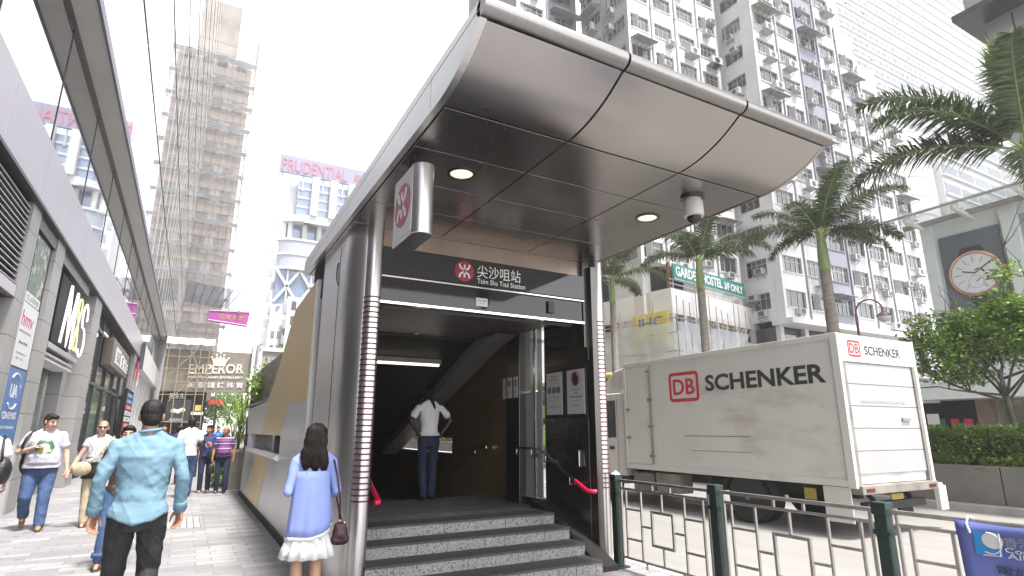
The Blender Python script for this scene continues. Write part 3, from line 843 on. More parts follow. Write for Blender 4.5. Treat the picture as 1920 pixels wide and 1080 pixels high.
mat('canopy_glass', (.60,.70,.68), .05, 0, 0, alpha=.35, spec=.7)
mat('grey_tower', (.30,.30,.33), .4, .3, .06, .3)

# ================================================================== shopping mall on the left
mall = thing('shopping_mall', (-3,20,0), 'long grey mall with stone pillars, metal fascia and a mirrored glass curtain wall', 'building')
PX = -2.8
def wallbox(name, m, y0, y1, z0, z1, x1=PX, d=.5, parent=mall, bevel=0.):
    return box_obj(name, m, parent, x1-d, x1, y0, y1, z0, z1, bevel)
wallbox('stone_wall', 'dark_tile', 2, 12.34, 0, 3.72, PX-.28)
pil = wallbox('pillar', 'mall_tile', 12.34, 12.96, 0, 5.46, PX, .8)
wallbox('pillar', 'mall_tile', 14.62, 15.42, 0, 5.46, PX, .8)
p3 = wallbox('pillar', 'mall_tile', 19.6, 20.2, 0, 5.46, PX-.3, .6); wallbox('pillar', 'mall_tile', 20.7, 22.0, 0, 5.46, PX, .9)
box_obj('pillar_recess', 'soffit_panel', mall, PX-.7, PX-.38, 20.2, 20.7, 0, 5.46)
wallbox('pillar', 'mall_tile', 36.0, 37.4, 0, 5.46, PX, .9)
mb = MB()
mb.box(PX-.6,PX-.12,2,12.33,3.72,5.46)
lo = mb.build('louvre_box', 'fascia_dark', mall)
mb = MB()
for k in range(15):
    z = 4.0 + k*.096
    mb.add([(PX-.11,2,z),(PX-.03,2,z-.03),(PX-.03,12.9,z-.03),(PX-.11,12.9,z),(PX-.11,2,z+.02),(PX-.03,2,z-.01),(PX-.03,12.9,z-.01),(PX-.11,12.9,z+.02)], [(0,1,2,3),(4,7,6,5),(0,4,5,1),(1,5,6,2),(2,6,7,3),(3,7,4,0)])
mb.build('louvre_slats', 'louvre', lo, fix=False)
wallbox('louvre_rail', 'fascia_metal', 2, 12.335, 3.74, 3.93, PX-.005, .25)
wallbox('louvre_rail', 'fascia_dark', 12.955, 14.62, 5.2, 5.46, PX-.02, .4)
# plinth under the poster column
wallbox('plinth', 'soffit_panel', 12.965, 14.615, .0, 1.25, PX-.03, .4)
box_obj('poster_back', 'fascia_dark', mall, PX-.5, PX-.08, 12.965, 14.615, 1.25, 5.2)
# M&S bay: header, glass, interior
box_obj('bay_ceiling', 'soffit_dark', mall, -8, PX-.05, 15.425, 19.6, 5.2, 5.46)
gw = box_obj('shop_window', mat('shop_pane', (.62,.68,.66), .02, 0, 0, alpha=.25, spec=.9), mall, PX-.62, PX-.60, 15.43, 19.6, .45, 3.35)
box_obj('window_sill', 'mall_stone', gw, PX-.7, PX-.3, 15.43, 19.6, 0, .44)
mb = MB()
for y in (15.5,16.9,18.3,19.5): mb.box(PX-.64,PX-.58,y-.03,y+.03,.44,3.36)
mb.build('window_frame', 'chrome', gw)
box_obj('inner_wall', 'shop_inside', mall, -8, -7.8, 12, 24, 0, 5.2)
box_obj('inner_wall', 'shop_inside', mall, -7.8, PX-.75, 15.2, 15.42, 0, 5.2)
box_obj('inner_floor', 'soffit_panel', mall, -7.8, PX-.7, 15.42, 19.6, .0, .4)
box_obj('display_panel', mat('display_grey', (.20,.205,.19), .5, 0, .05), mall, PX-1.5, PX-1.44, 15.8, 17.4, .4, 3.2)
# second shop bay
gw = box_obj('shop_window', mat('shop_mirror', (.30,.345,.33), .04, .85, .15, .4, rvar=.0), mall, PX-.3, PX-.25, 22.0, 36.0, .35, 5.35)
mb = MB()
for y in (22.1,24.8,27.5,30.2,33,35.9): mb.box(PX-.26,PX-.18,y-.05,y+.05,0,5.4)
for z in (.36,3.1,4.9): mb.box(PX-.255,PX-.19,22.0,36.0,z-.05,z+.05)
mb.build('window_frame', 'fascia_dark', gw)
box_obj('door_panel', 'teal_glass', gw, PX-.24, PX-.20, 24.9, 26.6, .2, 2.9)
wallbox('stone_wall', 'mall_tile', 37.4, 58, 0, 5.2, PX-.25, .6)
mb = MB()
for k in range(8): mb.box(PX-.25,PX-.1,39+k*2.4,39.35+k*2.4,0,5.2)
mb.build('fin', 'soffit_panel', mall)
mb = MB()
for k in range(8): mb.box(PX-.249,PX-.2,39.5+k*2.4,41.2+k*2.4,.4,4.6)
mb.build('window', 'shop_glass', mall)
# fascia in panels
mb = MB(); y = -2.0
k = 0
while y < 38:
    mb.box(PX-.3,PX+.05,y+.006,y+2.394,5.52,6.65); y += 2.4
mb.build('fascia', 'fascia_metal', mall, .008)
wallbox('fascia_edge', 'fascia_dark', -2, 38.4, 5.46, 5.517, PX+.08, .5)
box_obj('fascia_backing', 'gap', mall, PX-.5, PX+.02, -2, 38.3, 5.47, 6.64)
mb = MB(); y = 38.6
while y < 57:
    mb.box(PX-.3,PX+.25,y+.006,y+2.394,4.9,6.3); y += 2.4
mb.build('fascia', 'soffit_panel', mall, .008)
box_obj('fascia_end', mat('slate_blue', (.05,.055,.08), .4, 0, .1), mall, PX-.3, PX+.26, 38.41, 38.6, 4.88, 6.32)
# upper glass band, soffit, curtain wall
g2 = box_obj('upper_glass', mat('band_glass', (.62,.64,.66), .02, 1, .02, .1), mall, PX-.1, PX+.0, -6, 61, 6.66, 9.115)
mb = MB(); y = -1.9
while y < 60: mb.box(PX+.0005,PX+.012,y-.012,y+.012,6.66,9.11); y += 3.6
mb.build('glass_joint', 'curtain_joint', g2)
XS = -2.30
sof = box_obj('soffit', 'soffit_dark', mall, PX-.3, -2.74, -6, 79, 9.13, 9.3)
mb = MB(); y = -6
while y < 79: mb.box(-2.735,XS-.02,y+.005,min(y+2.995,79),9.12,9.3); y += 3
mb.build('soffit_strip', 'soffit_panel', sof)
box_obj('soffit_edge', mat('edge_purple', (.12,.10,.15), .35, .6, .05), sof, XS-.019, XS+.03, -6, 79.05, 9.10, 9.32)
cw = box_obj('curtain_wall', 'curtain_glass', mall, XS-.15, XS, -6, 79, 9.321, 105)
mb = MB()
for k in range(20): mb.box(XS+.0005,XS+.018,-6,79,12.61+k*4.83-.026,12.61+k*4.83+.026)
mb.build('curtain_joint', 'curtain_joint', cw)
mb = MB(); y = -3.
while y < 79: mb.box(XS+.0004,XS+.008,y-.008,y+.008,9.35,105); y += 3
mb.build('curtain_mullion', 'soffit_panel', cw)
box_obj('end_column', 'far_white', mall, -3.3, XS-.005, 58.3, 79, .0, 9.09)
box_obj('core', 'fascia_dark', mall, -30, XS-.2, -6, 78.9, 9.35, 104)
box_obj('core', 'fascia_dark', mall, -30, -8.1, -6, 78.9, 0, 9.1)

# ---------------- signs on the mall
UY, UZ = (0,1,0), (0,0,1)
def bent_tube(parent, pts, r, m, name='neon_tube'):
    MB().tube(pts, r, 8).build(name, m, parent, smooth='all')
ms = thing('shop_sign', (PX,17.5,3.5), 'black box sign with glowing white outline letters M&S hung in the shop bay', 'shop sign')
box_obj('sign_box', 'black_gloss', ms, PX-.6, PX-.02, 15.75, 18.0, 3.45, 5.0, .01)
box_obj('shelf', 'fascia_metal', ms, PX-.6, PX-.02, 15.6, 19.5, 3.30, 3.42)
mb = MB(); 
for z in (3.18,3.06): mb.box(PX-.5,PX-.1,15.8,19.4,z,z+.05)
mb.build('shelf_rail', 'soffit_panel', ms)
def P(y, z): return (PX+.06, y, z)
z0, z1 = 3.48, 4.86
bent_tube(ms, [P(16.2,z0),P(16.5,z1),P(16.58,z1),P(16.98,z0+.25),P(17.38,z1),P(17.46,z1),P(17.62,z0)], .020, 'neon_white')
bent_tube(ms, [P(16.34,z0),P(16.56,z1-.3),P(16.98,z0-.02),P(17.36,z1-.3),P(17.48,z0)], .013, 'neon_white')
S = []
for i in range(15): t = -.15+ (pi*1.35)*i/14; S.append(P(18.95+.36*cos(t), 4.5+.36*sin(t)))
for i in range(1,15): t = pi*.62 - (pi*1.42)*i/14; S.append(P(18.95+.40*cos(t), 3.83+.38*sin(t)))
bent_tube(ms, S, .022, 'neon_white')
A = []
for i in range(26):
    t = i/25*2*pi
    A.append(P(18.05+ .24*sin(2*t)*(.75 if sin(t)>0 else 1.1) , 4.17 + .66*cos(t)))
bent_tube(ms, A, .018, 'neon_yellow')
bent_tube(ms, [P(18.05+.05,4.1),P(18.42,3.5)], .018, 'neon_yellow')
ad = thing('advert_panel', (PX,13.8,4), 'tall picture panel of green bottles between the stone pillars above the white music shop sign', 'advert')
box_obj('picture', 'photo_green', ad, PX-.079, PX-.05, 13.25, 14.35, 4.05, 5.12)
box_obj('caption_strip', 'sign_white', ad, PX-.079, PX-.048, 13.25, 14.35, 3.86, 4.04)
text('lettering', 'CLARINS', (PX-.047,13.32,3.90), UY, UZ, .9, 'poster_grey', ad, .10, .002)
hm = thing('shop_sign', (PX,13.8,2.7), 'white panel with pink hmv lettering above the blue cinema sign', 'shop sign')
box_obj('panel', 'sign_white', hm, PX-.079, PX-.05, 13.15, 14.42, 2.68, 3.84)
text('lettering', 'hmv', (PX-.049,13.3,3.42), UY, UZ, .85, 'hmv_pink', hm, .28, .003)
text('lettering', 'entertainment', (PX-.049,13.28,3.30), UY, UZ, .9, 'poster_grey', hm, .055, .002)
text('lettering', 'Shop UG06', (PX-.049,13.4,3.08), UY, UZ, .65, 'poster_black', hm, .07, .002)
text('lettering', 'Opening hours', (PX-.049,13.35,2.90), UY, UZ, .72, 'poster_grey', hm, .05, .002)
text('lettering', '10am - 11pm', (PX-.049,13.42,2.80), UY, UZ, .5, 'poster_grey', hm, .05, .002)
ua = thing('shop_sign', (PX,13.8,1.3), 'blue panel with white ringed UA letters and CINEMAS below the white music shop sign', 'shop sign')
box_obj('panel', 'sign_blue', ua, PX-.079, PX-.05, 13.15, 14.42, 1.28, 2.64)
text('lettering', 'UA', (PX-.049,13.5,2.12), UY, UZ, .52, 'sign_white', ua, .24, .003, bold=.03)
text('lettering', '+', (PX-.049,14.1,2.30), UY, UZ, .10, 'sign_white', ua, .10, .003)
for a0 in (.25*pi, 1.25*pi):
    bent_tube(ua, [(PX-.045,13.76+.40*cos(a0+pi*.5*i/12),2.24+.32*sin(a0+pi*.5*i/12)) for i in range(13)], .016, 'sign_white', 'ring')
text('lettering', 'CINEMAS', (PX-.049,13.3,1.74), UY, UZ, .95, 'sign_white', ua, .13, .003, bold=.02)
text('lettering', 'UA iSQUARE', (PX-.049,13.3,1.56), UY, UZ, .95, 'sign_white', ua, .06, .002)
text('lettering', 'www.uacinemas', (PX-.049,13.4,1.43), UY, UZ, .7, 'emblem_blue', ua, .05, .002)
bxs = thing('shop_sign', (PX,28,4), 'brown framed box sign with white letter plates over the second shop window', 'shop sign')
box_obj('sign_case', mat('case_brown', (.10,.075,.065), .4, .2, .1), bxs, PX-.2, PX+.12, 25.4, 31.8, 3.85, 4.85, .02)
for i, (a, b) in enumerate([(26.4,27.9),(28.4,29.3),(29.6,30.4),(30.6,31.4)]):
    box_obj('letter_plate', 'sign_white', bxs, PX+.125, PX+.16, a, b, 4.02, 4.62-.06*i)
text('lettering', '名店', (PX+.162,26.5,4.1), UY, UZ, 1.3, 'text_dark', bxs, .42, .003)
for i, s in enumerate('SHE'): text('lettering', s, (PX+.162,[28.5,29.7,30.7][i],4.08), UY, UZ, .6, 'text_dark', bxs, .38, .003)
drs = thing('directory_sign', (PX,36,1.4), 'black hanging directory board with red and white shop strips', 'directory sign')
box_obj('board', 'black_gloss', drs, PX+.02, PX+.12, 33.4, 37.3, .9, 3.5)
for i, (c, s) in enumerate([('sign_blue','ZONE'),('sign_blue','LEVEL 3'),('sign_red','CAFE'),('sign_white','BOOKS'),('sign_white','FASHION'),('sign_red','DINING'),('sign_red','SPORT'),('sign_white','MUSIC')]):
    z = 3.12-.29*i
    box_obj('name_strip', c, drs, PX+.121, PX+.135, 33.8, 36.9, z, z+.21)
    text('lettering', s, (PX+.136,34.3,z+.05), UY, UZ, 1.8, 'sign_white' if c != 'sign_white' else 'text_dark', drs, .11, .002)
rs = thing('red_flag_sign', (PX,37.6,4), 'small red and white sign at the end of the metal fascia', 'sign')
box_obj('red_plate', 'sign_red', rs, PX+.1, PX+.16, 36.9, 37.6, 4.2, 5.1)
box_obj('white_plate', 'sign_white', rs, PX+.1, PX+.16, 37.65, 38.2, 3.9, 4.6)
for k, (y, lab) in enumerate([(15.95,'black headed shop mannequin in a floral top, left of the two in the window'),(16.9,'black headed shop mannequin in a floral top, right of the two in the window')]):
    q = thing('mannequin', (PX-1.05,y,.4), lab, 'mannequin')
    x = PX-1.05
    MB().loft([((x,y,1.15),.13,.13),((x,y,1.3),.15,.13),((x,y,1.5),.17,.2),((x,y,1.68),.14,.22),((x,y,1.76),.06,.07)]).build('top', 'floral', q, smooth=True)
    MB().loft([((x,y,.42),.02,.02),((x,y,.5),.16,.16),((x,y,1.15),.12,.125)]).build('skirt', 'poster_black', q, smooth=True)
    MB().ell((x,y,1.98),(.10,.085,.13)).cap((x,y,1.72),.05,(x,y,1.9),.045).build('head', 'skin_mannequin', q, smooth='all')
    for s in (-1,1): MB().cap((x,y+s*.21,1.62),.05,(x+.05,y+s*.25,1.1),.035).build('arm', 'skin_mannequin', q, smooth='all')

# ================================================================== scaffolded building at the end of the pavement
SY = 62.0
scb = thing('scaffolded_building', (0,SY,0), 'tall tan building wrapped in bamboo scaffolding and netting at the end of the pavement', 'building')
box_obj('wall', 'tan_concrete', scb, -2.2, 1.75, SY, SY+14, 4.2, 40.6)
box_obj('wall', 'tan_concrete', scb, -2.0, .1, SY+.5, SY+14, 40.6, 47.5)
box_obj('wall', 'far_white', scb, -9, -2.2, SY+4, SY+14, 4.2, 46)
mb = MB()
for k in range(14):
    z = 6.2+k*2.55
    mb.box(-1.6,-.6,SY-.02,SY+.1,z,z+1.3); mb.box(.2,1.2,SY-.02,SY+.1,z,z+1.3)
mb.build('window', 'win_dark', scb)
random.seed(3)
for k in range(7):
    x = -2.3+k*.72
    MB().tube([(x+random.uniform(-.1,.1),SY-.9,4.3),(x,SY-.9,24),(x+random.uniform(-.1,.1),SY-.9,38+random.uniform(0,6) if x < 1.9 else 43)], .026, 6).build('bamboo_pole', 'bamboo_grey', scb)
for k in range(30):
    z = 4.8+k*1.27
    x1 = 2.0 if z < 41 else .5
    MB().tube([(-2.5+random.uniform(0,.2),SY-.86,z+random.uniform(-.12,.12)),(x1+random.uniform(0,.25),SY-.86,z+random.uniform(-.12,.12))], .02, 6).build('bamboo_ledger', 'bamboo_grey', scb)
for k in range(14):
    z = 5.5+k*2.6
    MB().tube([(1.75,SY-.2,z),(2.25,SY-1.0,z+.5)], .03, 6).build('bamboo_brace', 'bamboo_grey', scb)
mb = MB(); mb.tube([(2.25,SY-1.0,9),(2.2,SY-1.0,30),(2.12,SY-1.0,45.2)], .035, 6); mb.tube([(2.15,SY-.2,9),(2.05,SY-.2,43)], .03, 6); mb.build('bamboo_mast', 'bamboo_grey', scb)
mb = MB(); n = 14
for j in range(40):
    for i in range(n):
        f = lambda i, j: (-2.45+4.6*i/n, SY-.80+.05*noise.noise(V((i*.7,j*.6,0))), 4.6+.92*j)
        mb.quad(f(i,j),f(i+1,j),f(i+1,j+1),f(i,j+1))
mb.build('safety_net', 'net_brown', scb, smooth='all', fix=False)
for k in range(13):
    z = 8.6+k*2.58; mb = MB(); pts = []
    for i in range(19):
        x = -2.4+4.55*i/18; dz = .16*noise.noise(V((x*1.3,k*3.1,0)))
        pts.append((x, z+dz, .32+.16*noise.noise(V((x*2,k*1.7,5)))))
    for a, b in zip(pts[:-1], pts[1:]):
        mb.quad((a[0],SY-.95,a[1]-a[2]/2),(b[0],SY-.95,b[1]-b[2]/2),(b[0],SY-1.25,b[1]+b[2]/2),(a[0],SY-1.25,a[1]+a[2]/2))
    mb.build('catch_ribbon', 'tarp_white', scb, smooth='all', fix=False)
# projecting catch platform
cp = thing('catch_platform', (.8,58,13), 'blue grey sheeted catch platform with an open lattice end on the scaffolding', 'platform')
MB().add([(-1.45,59.8,13.1),(2.0,59.8,12.7),(3.1,57.4,14.1),(-1.4,57.4,14.6)], [(0,1,2,3)]).build('sheet', 'catch_sheet', cp, fix=False)
mb = MB()
for k in range(7):
    t = k/6; mb.tube([(-1.45+3.45*t,59.8,13.08-.4*t),(-1.4+4.5*t,57.4,14.58-.5*t)], .035, 5)
mb.build('rafter', 'lattice_steel', cp)
mb = MB()
A, B, C_, D = V((2.1,59.8,12.6)), V((3.3,57.4,14.15)), V((3.05,57.4,11.95)), V((2.25,59.8,12.0))
for k in range(9):
    t = k/8
    mb.tube([A.lerp(B,t), D.lerp(C_,t)], .025, 5); mb.tube([A.lerp(D,t), B.lerp(C_,t)], .025, 5)
mb.build('lattice', 'lattice_steel', cp)
# purple sign
ps = thing('projecting_sign', (2.6,58,11.5), 'purple projecting sign with gold Chinese characters over the pavement', 'sign')
mb = MB(); mb.add([(.6,57.9,12.2),(.6,57.9,11.15),(3.85,57.9,10.85),(4.0,57.9,12.35),(.6,58.15,12.2),(.6,58.15,11.15),(3.85,58.15,10.85),(4.0,58.15,12.35)], [(0,1,2,3),(4,7,6,5),(0,4,5,1),(1,5,6,2),(2,6,7,3),(3,7,4,0)])
mb.build('panel', 'purple_sign', ps)
text('lettering', '珍味茶室', (1.5,57.89,11.42),(1,.0,.0),(0,0,1),2.0,'gold_text',ps,.46,.01)
text('lettering', 'RESTAURANT', (1.9,57.89,12.0),(1,.0,.0),(0,0,1),1.5,'poster_grey',ps,.13,.01)
mb = MB(); mb.tube([(4.08,57.95,10.8),(4.22,57.95,12.4)], .035, 5); mb.tube([(.6,57.85,11.25),(3.9,57.85,10.98)], .03, 5); mb.tube([(.6,57.85,12.12),(3.95,57.85,12.25)], .03, 5); mb.build('frame', 'sign_white', ps)
for root in (scb, cp, ps):       # set the whole group back at the mall's far end
    for ch in root.children:
        for v_ in ch.data.vertices:
            q = v_.co + root.location
            q = V((q.x*1.29, SY+18 + (q.y-SY)*1.29, 1.55+(q.z-1.55)*1.29)); v_.co = q - root.location
# jewellery shop sign
EY = 55.0
es_ = thing('jewellery_sign', (1.5,EY,4.7), 'wide brown ribbed sign reading EMPEROR with a gold crown above', 'shop sign')
MB().box(-2.2,4.75,EY,EY+.5,4.65,8.1).build('panel', 'emperor_panel', es_)
mb = MB()
for k in range(46): mb.box(-2.15+k*.15,-2.09+k*.15,EY-.03,EY-.001,4.68,8.08)
mb.build('rib', mat('emperor_rib', (.215,.185,.15), .5, .2, .05), es_)
text('lettering', 'EMPEROR', (-.40,EY-.06,6.08),(1,0,.06),(0,0,1),4.2,'cream',es_,.80,.03,bold=.02)
mb = MB()
for x in (-.40,.12,.35,.72,.95,1.18,1.62,1.84,2.24,2.62,2.86,3.28,3.46,3.72):
    mb.box(x-.10,x+.14,EY-.062,EY-.045,6.06+.06*(x+.4)/1.0,6.12+.06*(x+.4)/1.0)
mb.build('letter_serif', 'cream', es_)
text('lettering', 'WATCH AND JEWELLERY', (-.38,EY-.06,5.66),(1,0,.03),(0,0,1),4.2,'sign_white',es_,.26,.02,bold=.03)
text('lettering', '英皇鐘錶珠寶', (-.32,EY-.06,4.92),(1,0,.03),(0,0,1),4.2,'sign_white',es_,.50,.02,bold=.01,space=1.4)
mb = MB(); cx, cz = 1.86, 6.98
mb.prism([(cx-.42,cz-.04),(cx+.42,cz-.04),(cx+.66,cz+.52),(cx+.40,cz+.40),(cx+.28,cz+.72),(cx+.12,cz+.46),(cx,cz+.86),(cx-.12,cz+.46),(cx-.28,cz+.72),(cx-.40,cz+.40),(cx-.66,cz+.52)], 'y', EY-.12, EY-.05)
for x, z in ((-.66,.55),(-.28,.78),(0,.95),(.28,.78),(.66,.55)): mb.ell((cx+x,EY-.08,cz+z),(.09,.05,.09),n=8,m=6)
mb.box(cx-.46,cx+.46,EY-.14,EY-.05,cz-.14,cz-.05)
mb.build('crown', 'cream', es_, smooth=False)
# black shopfronts below it and the wall that ends the sign
sf = thing('shopfront', (-.8,56,0), 'black shopfront with pale emblem signs beneath the brown jewellery sign', 'shopfront')
box_obj('front', 'black_gloss', sf, -2.25, 1.2, EY+.6, EY+23, 0, 4.64)
box_obj('sign_panel', 'poster_black', sf, -1.6, .15, EY-.1, EY+.1, 2.1, 3.95)
mb = MB()
for x in (-1.05,-.75,-.45): mb.ell((x,EY-.13,3.05+.1*sin(x*9)),(.24,.03,.17),n=10,m=6)
mb.build('emblem', 'cream', sf)
text('lettering', '周生生', (-1.5,EY-.12,4.05),(1,0,0),(0,0,1),1.1,'sign_white',sf,.42,.02)
text('lettering', 'BERING', (-1.25,EY-.12,2.25),(1,0,0),(0,0,1),.9,'sign_white',sf,.2,.02)
box_obj('name_strip', 'sign_white', sf, .2, 1.1, EY-.05, EY+.05, 2.75, 3.0)
box_obj('screen', 'yellow_sign', sf, .45, .9, EY-.05, EY+.05, 3.1, 3.55)
rsn = thing('shop_sign', (2.0,EY+3,3.7), 'small red lit sign hanging under the right part of the brown jewellery sign', 'shop sign')
box_obj('panel', 'sign_red', rsn, 1.45, 2.7, EY+2.9, EY+3.1, 3.72, 4.2)
text('lettering', '金行', (1.6,EY+2.89,3.8),(1,0,0),(0,0,1),.9,'gold_text',rsn,.3,.01)
MB().tube([(2.05,EY+3,4.2),(2.05,EY+3,4.66)], .03, 6).build('hanger', 'pipe_grey', rsn)
# bamboo in front of the sign
bsc = thing('bamboo_scaffold', (-.8,54,0), 'open bamboo scaffold standing in front of the brown jewellery sign', 'scaffold')
random.seed(11)
for x in (-1.95,-1.15,-.35,.35,.95):
    MB().tube([(x+random.uniform(-.1,.15),EY-.75,0),(x,EY-.75,4),(x+random.uniform(-.15,.1),EY-.75,8.6)], .036, 6).build('bamboo_pole', 'bamboo', bsc)
for z in (2.2,4.3,5.4,6.4,7.4,8.3):
    MB().tube([(-2.2,EY-.7,z),(1.15+random.uniform(-.2,.5),EY-.7,z+random.uniform(-.15,.15))], .028, 6).build('bamboo_ledger', 'bamboo', bsc)
for a in (((-1.7,5.9),(.4,8.4)),((.9,5.2),(-.6,8.5)),((-1.5,3.8),(.2,6))):
    MB().tube([(a[0][0],EY-.66,a[0][1]),(a[1][0],EY-.66,a[1][1])], .04, 6).build('bamboo_brace', 'bamboo', bsc)
mb = MB()
for i in range(16):
    x0_, x1_ = -2.2+i*.22, -2.2+(i+1)*.22
    z = lambda x: 8.45+.12*noise.noise(V((x*2,1,0)))
    mb.quad((x0_,EY-.9,z(x0_)),(x1_,EY-.9,z(x1_)),(x1_,EY+.2,z(x1_)+.65),(x0_,EY+.2,z(x0_)+.65))
mb.build('tarp', 'tarp_white', bsc, smooth='all', fix=False)
bp = thing('corner_building', (6,58,0), 'pale low building at the end of the wall, right of the brown jewellery sign', 'building')
box_obj('wall', 'white_wall', bp, 4.3, 5.1, 54.4, 55.6, 0, 8.6)
box_obj('wall', 'tan_concrete', bp, 5.5, 16, 62, 70, 0, 9.2)
box_obj('cornice', 'cream', bp, 5.3, 16, 61.8, 70, 9.2, 9.6)
mb = MB(); mb.tube([(4.7,54.2,6),(4.7,54.2,8.7),(5.0,54.2,8.9)], .09, 8); mb.build('pipe', 'pipe_grey', bp)
fwn = MB()
for i in range(3): fwn.box(6.4+i*3,8.4+i*3,61.95,62.05,5.5,8)
fwn.build('window', 'win_dark', bp)

# ================================================================== insurance tower far away
PYY = 130.
pt = thing('office_tower', (22,PYY,0), 'far white office tower with fins, banded floors and a roof billboard reading PRUDENTIAL', 'office tower')
box_obj('core', 'pru_white', pt, 14.5, 40, PYY+3, PYY+25, 0, 58)
box_obj('slim_wing', mat('pru_pale', (.58,.58,.60), .8, 0, .04, .05), pt, 11.6, 14.6, PYY+2, PYY+20, 0, 52)
mb = MB()
for k in range(14): mb.box(11.9+(k%2)*.6,12.7+(k%2)*.6,PYY+1.9,PYY+2.1,12+k*2.8,13.6+k*2.8)
mb.build('window', 'pru_grey', pt)
box_obj('glass_block', 'pru_glass', pt, 16.2, 40, PYY+.8, PYY+4, 49, 57.5)
mb = MB()
for x in (19.0,23.1,27.2,31.3,35.4): mb.box(x,x+1.5,PYY-1,PYY+1,49,58.4)
mb.build('fin', 'far_white', pt)
mb = MB()
for z in (51,53.2,55.4): mb.box(16.2,40,PYY+.6,PYY+.82,z,z+.5)
mb.build('floor_band', 'far_white', pt)
mb = MB(); mb.lathe([(4.5,47.2),(5,47.4),(5,48.8),(4.5,49)], (18,PYY+4.5,0), 32); mb.box(18,40,PYY-.5,PYY+9,47.2,49); mb.build('balcony_slab', 'far_white', pt)
mb = MB()
for x in (15.4,18.5,21.7,25.5,29.5): mb.tube([(x,PYY+1.5,43.4),(x,PYY+1.5,47.3)], .55, 10)
mb.build('column', 'far_white', pt)
box_obj('glass_block', 'pru_glass', pt, 14.6, 40, PYY+2.9, PYY+4, 43.4, 47.2)
def rbox(mb, x0, x1, y0, y1, z0, z1, r):
    pl = [(x1,y1),(x0,y1)] + [(x0+r-r*cos(a),y0+r-r*sin(a)) for a in [pi/2*i/8 for i in range(9)]] + [(x1,y0)]
    return mb.prism(pl, 'z', z0, z1)
rbox(MB(), 12.8, 40, PYY, PYY+20, 36.2, 43.3, 4).build('banded_block', 'pru_grey', pt)
mb = MB()
for z in (36.1,39.4,42.8): rbox(mb, 12.6, 40, PYY-.2, PYY+20, z, z+.5, 4.1)
mb.build('floor_band', 'far_white', pt)
box_obj('glass_block', 'pru_glass', pt, 13.4, 40, PYY+1, PYY+4, 28, 36)
mb = MB()
for i in range(5):
    x = 13.2+i*5
    mb.bar((x,PYY+.6,28.5),(x+5,PYY+.6,36),.55); mb.bar((x+5,PYY+.6,28.5),(x,PYY+.6,36),.55); mb.bar((x+2.5,PYY+.7,28.5),(x+2.5,PYY+.7,36),.35)
mb.build('truss', 'far_white', pt)
mb = MB(); random.seed(5)
for i in range(8):
    for j in range(6):
        if random.random() < .5: mb.box(13.0+i*.95,13.9+i*.95,PYY+.2,PYY+.6,20+j*1.3,21.1+j*1.3)
mb.build('blue_panel', mat('pru_blue', (.10,.15,.42), .4, 0, .1), pt)
box_obj('lower_block', 'pru_white', pt, 13.0, 40, PYY+.6, PYY+5, 0, 28)
bb = box_obj('billboard', 'pru_sign', pt, 11.7, 34, PYY, PYY+.8, 58.7, 62.9)
text('lettering', 'PRUDENTIAL', (12.2,PYY-.1,59.15),(1,0,0),(0,0,1),14.6,'pru_red',bb,2.9,.05)
text('lettering', '保誠', (28.3,PYY-.1,59.6),(1,0,0),(0,0,1),3.4,'pru_red',bb,2.0,.05)
mb = MB()
for x in (12.5,17,21.5,26,31): mb.bar((x,PYY+.6,55),(x,PYY+.6,58.8),.4)
mb.build('billboard_leg', 'pru_grey', pt)
ob = thing('old_block', (11,95,0), 'old pale apartment house with small windows in front of the far office tower', 'apartment building')
box_obj('wall', 'white_wall', ob, 9.3, 11.6, 95, 108, 0, 17.5); box_obj('wall', 'white_wall', ob, 11.7, 22, 94, 108, 0, 22)
mb = MB()
for k in range(6):
    for x in (9.8,10.7): mb.box(x,x+.5,94.9,95.05,4.5+k*2.2,5.5+k*2.2)
    for x in (12.3,13.7,15.2,17): mb.box(x,x+.7,93.9,94.05,8+k*2.4,9.3+k*2.4)
mb.build('window', 'win_dark', ob)
mb = MB()
for k in range(6): mb.box(11.2,11.69,93.6,94.6,7.2+k*2.4,8.6+k*2.4)
mb.build('balcony', 'pru_grey', ob)

# ================================================================== apartment blocks across the road
def window_mesh(wd, h, nm, kind):
    mb = MB(); f = .055
    mb.cur = 0
    mb.box(-wd/2,-wd/2+f,-.06,0,0,h); mb.box(wd/2-f,wd/2,-.06,0,0,h)
    mb.box(-wd/2+f,wd/2-f,-.06,0,0,f); mb.box(-wd/2+f,wd/2-f,-.06,0,h-f,h)
    for i in range(1,nm): x = -wd/2+wd*i/nm; mb.box(x-.022,x+.022,-.05,-.006,f,h-f)
    if kind != 1: mb.box(-wd/2+f,wd/2-f,-.045,-.01,h*.66,h*.66+.04)
    mb.cur = 1
    for i in range(nm):
        a, b = -wd/2+wd*i/nm+.024, -wd/2+wd*(i+1)/nm-.024
        if kind == 2 and i == 1:      # one casement pushed open
            mb.cur = 0; mb.add([(a,-.07,f),(a+.12,-.5,f),(a+.15,-.5,f),(a+.03,-.07,f),(a,-.07,h*.9),(a+.12,-.5,h*.9),(a+.15,-.5,h*.9),(a+.03,-.07,h*.9)], [(0,3,2,1),(4,5,6,7),(0,1,5,4),(1,2,6,5),(2,3,7,6),(3,0,4,7)]); mb.cur = 1
        mb.add([(a,-.012,f),(b,-.012,f),(b,-.012,h-f),(a,-.012,h-f)], [(0,1,2,3)])
    if kind == 3:    # curtains behind two panes
        mb.cur = 2; mb.box(-wd/2+f,-wd/2+wd/nm*.8,-.025,-.014,f,h-f)
    return mb
mat('curtain_cloth', (.45,.42,.38), .8, 0, .15, 6, stretch=(8,1,1))
def mk_proto(mb, name, mats):
    o = mb.build(name, mats, None, fix=False); COL.objects.unlink(o); return o
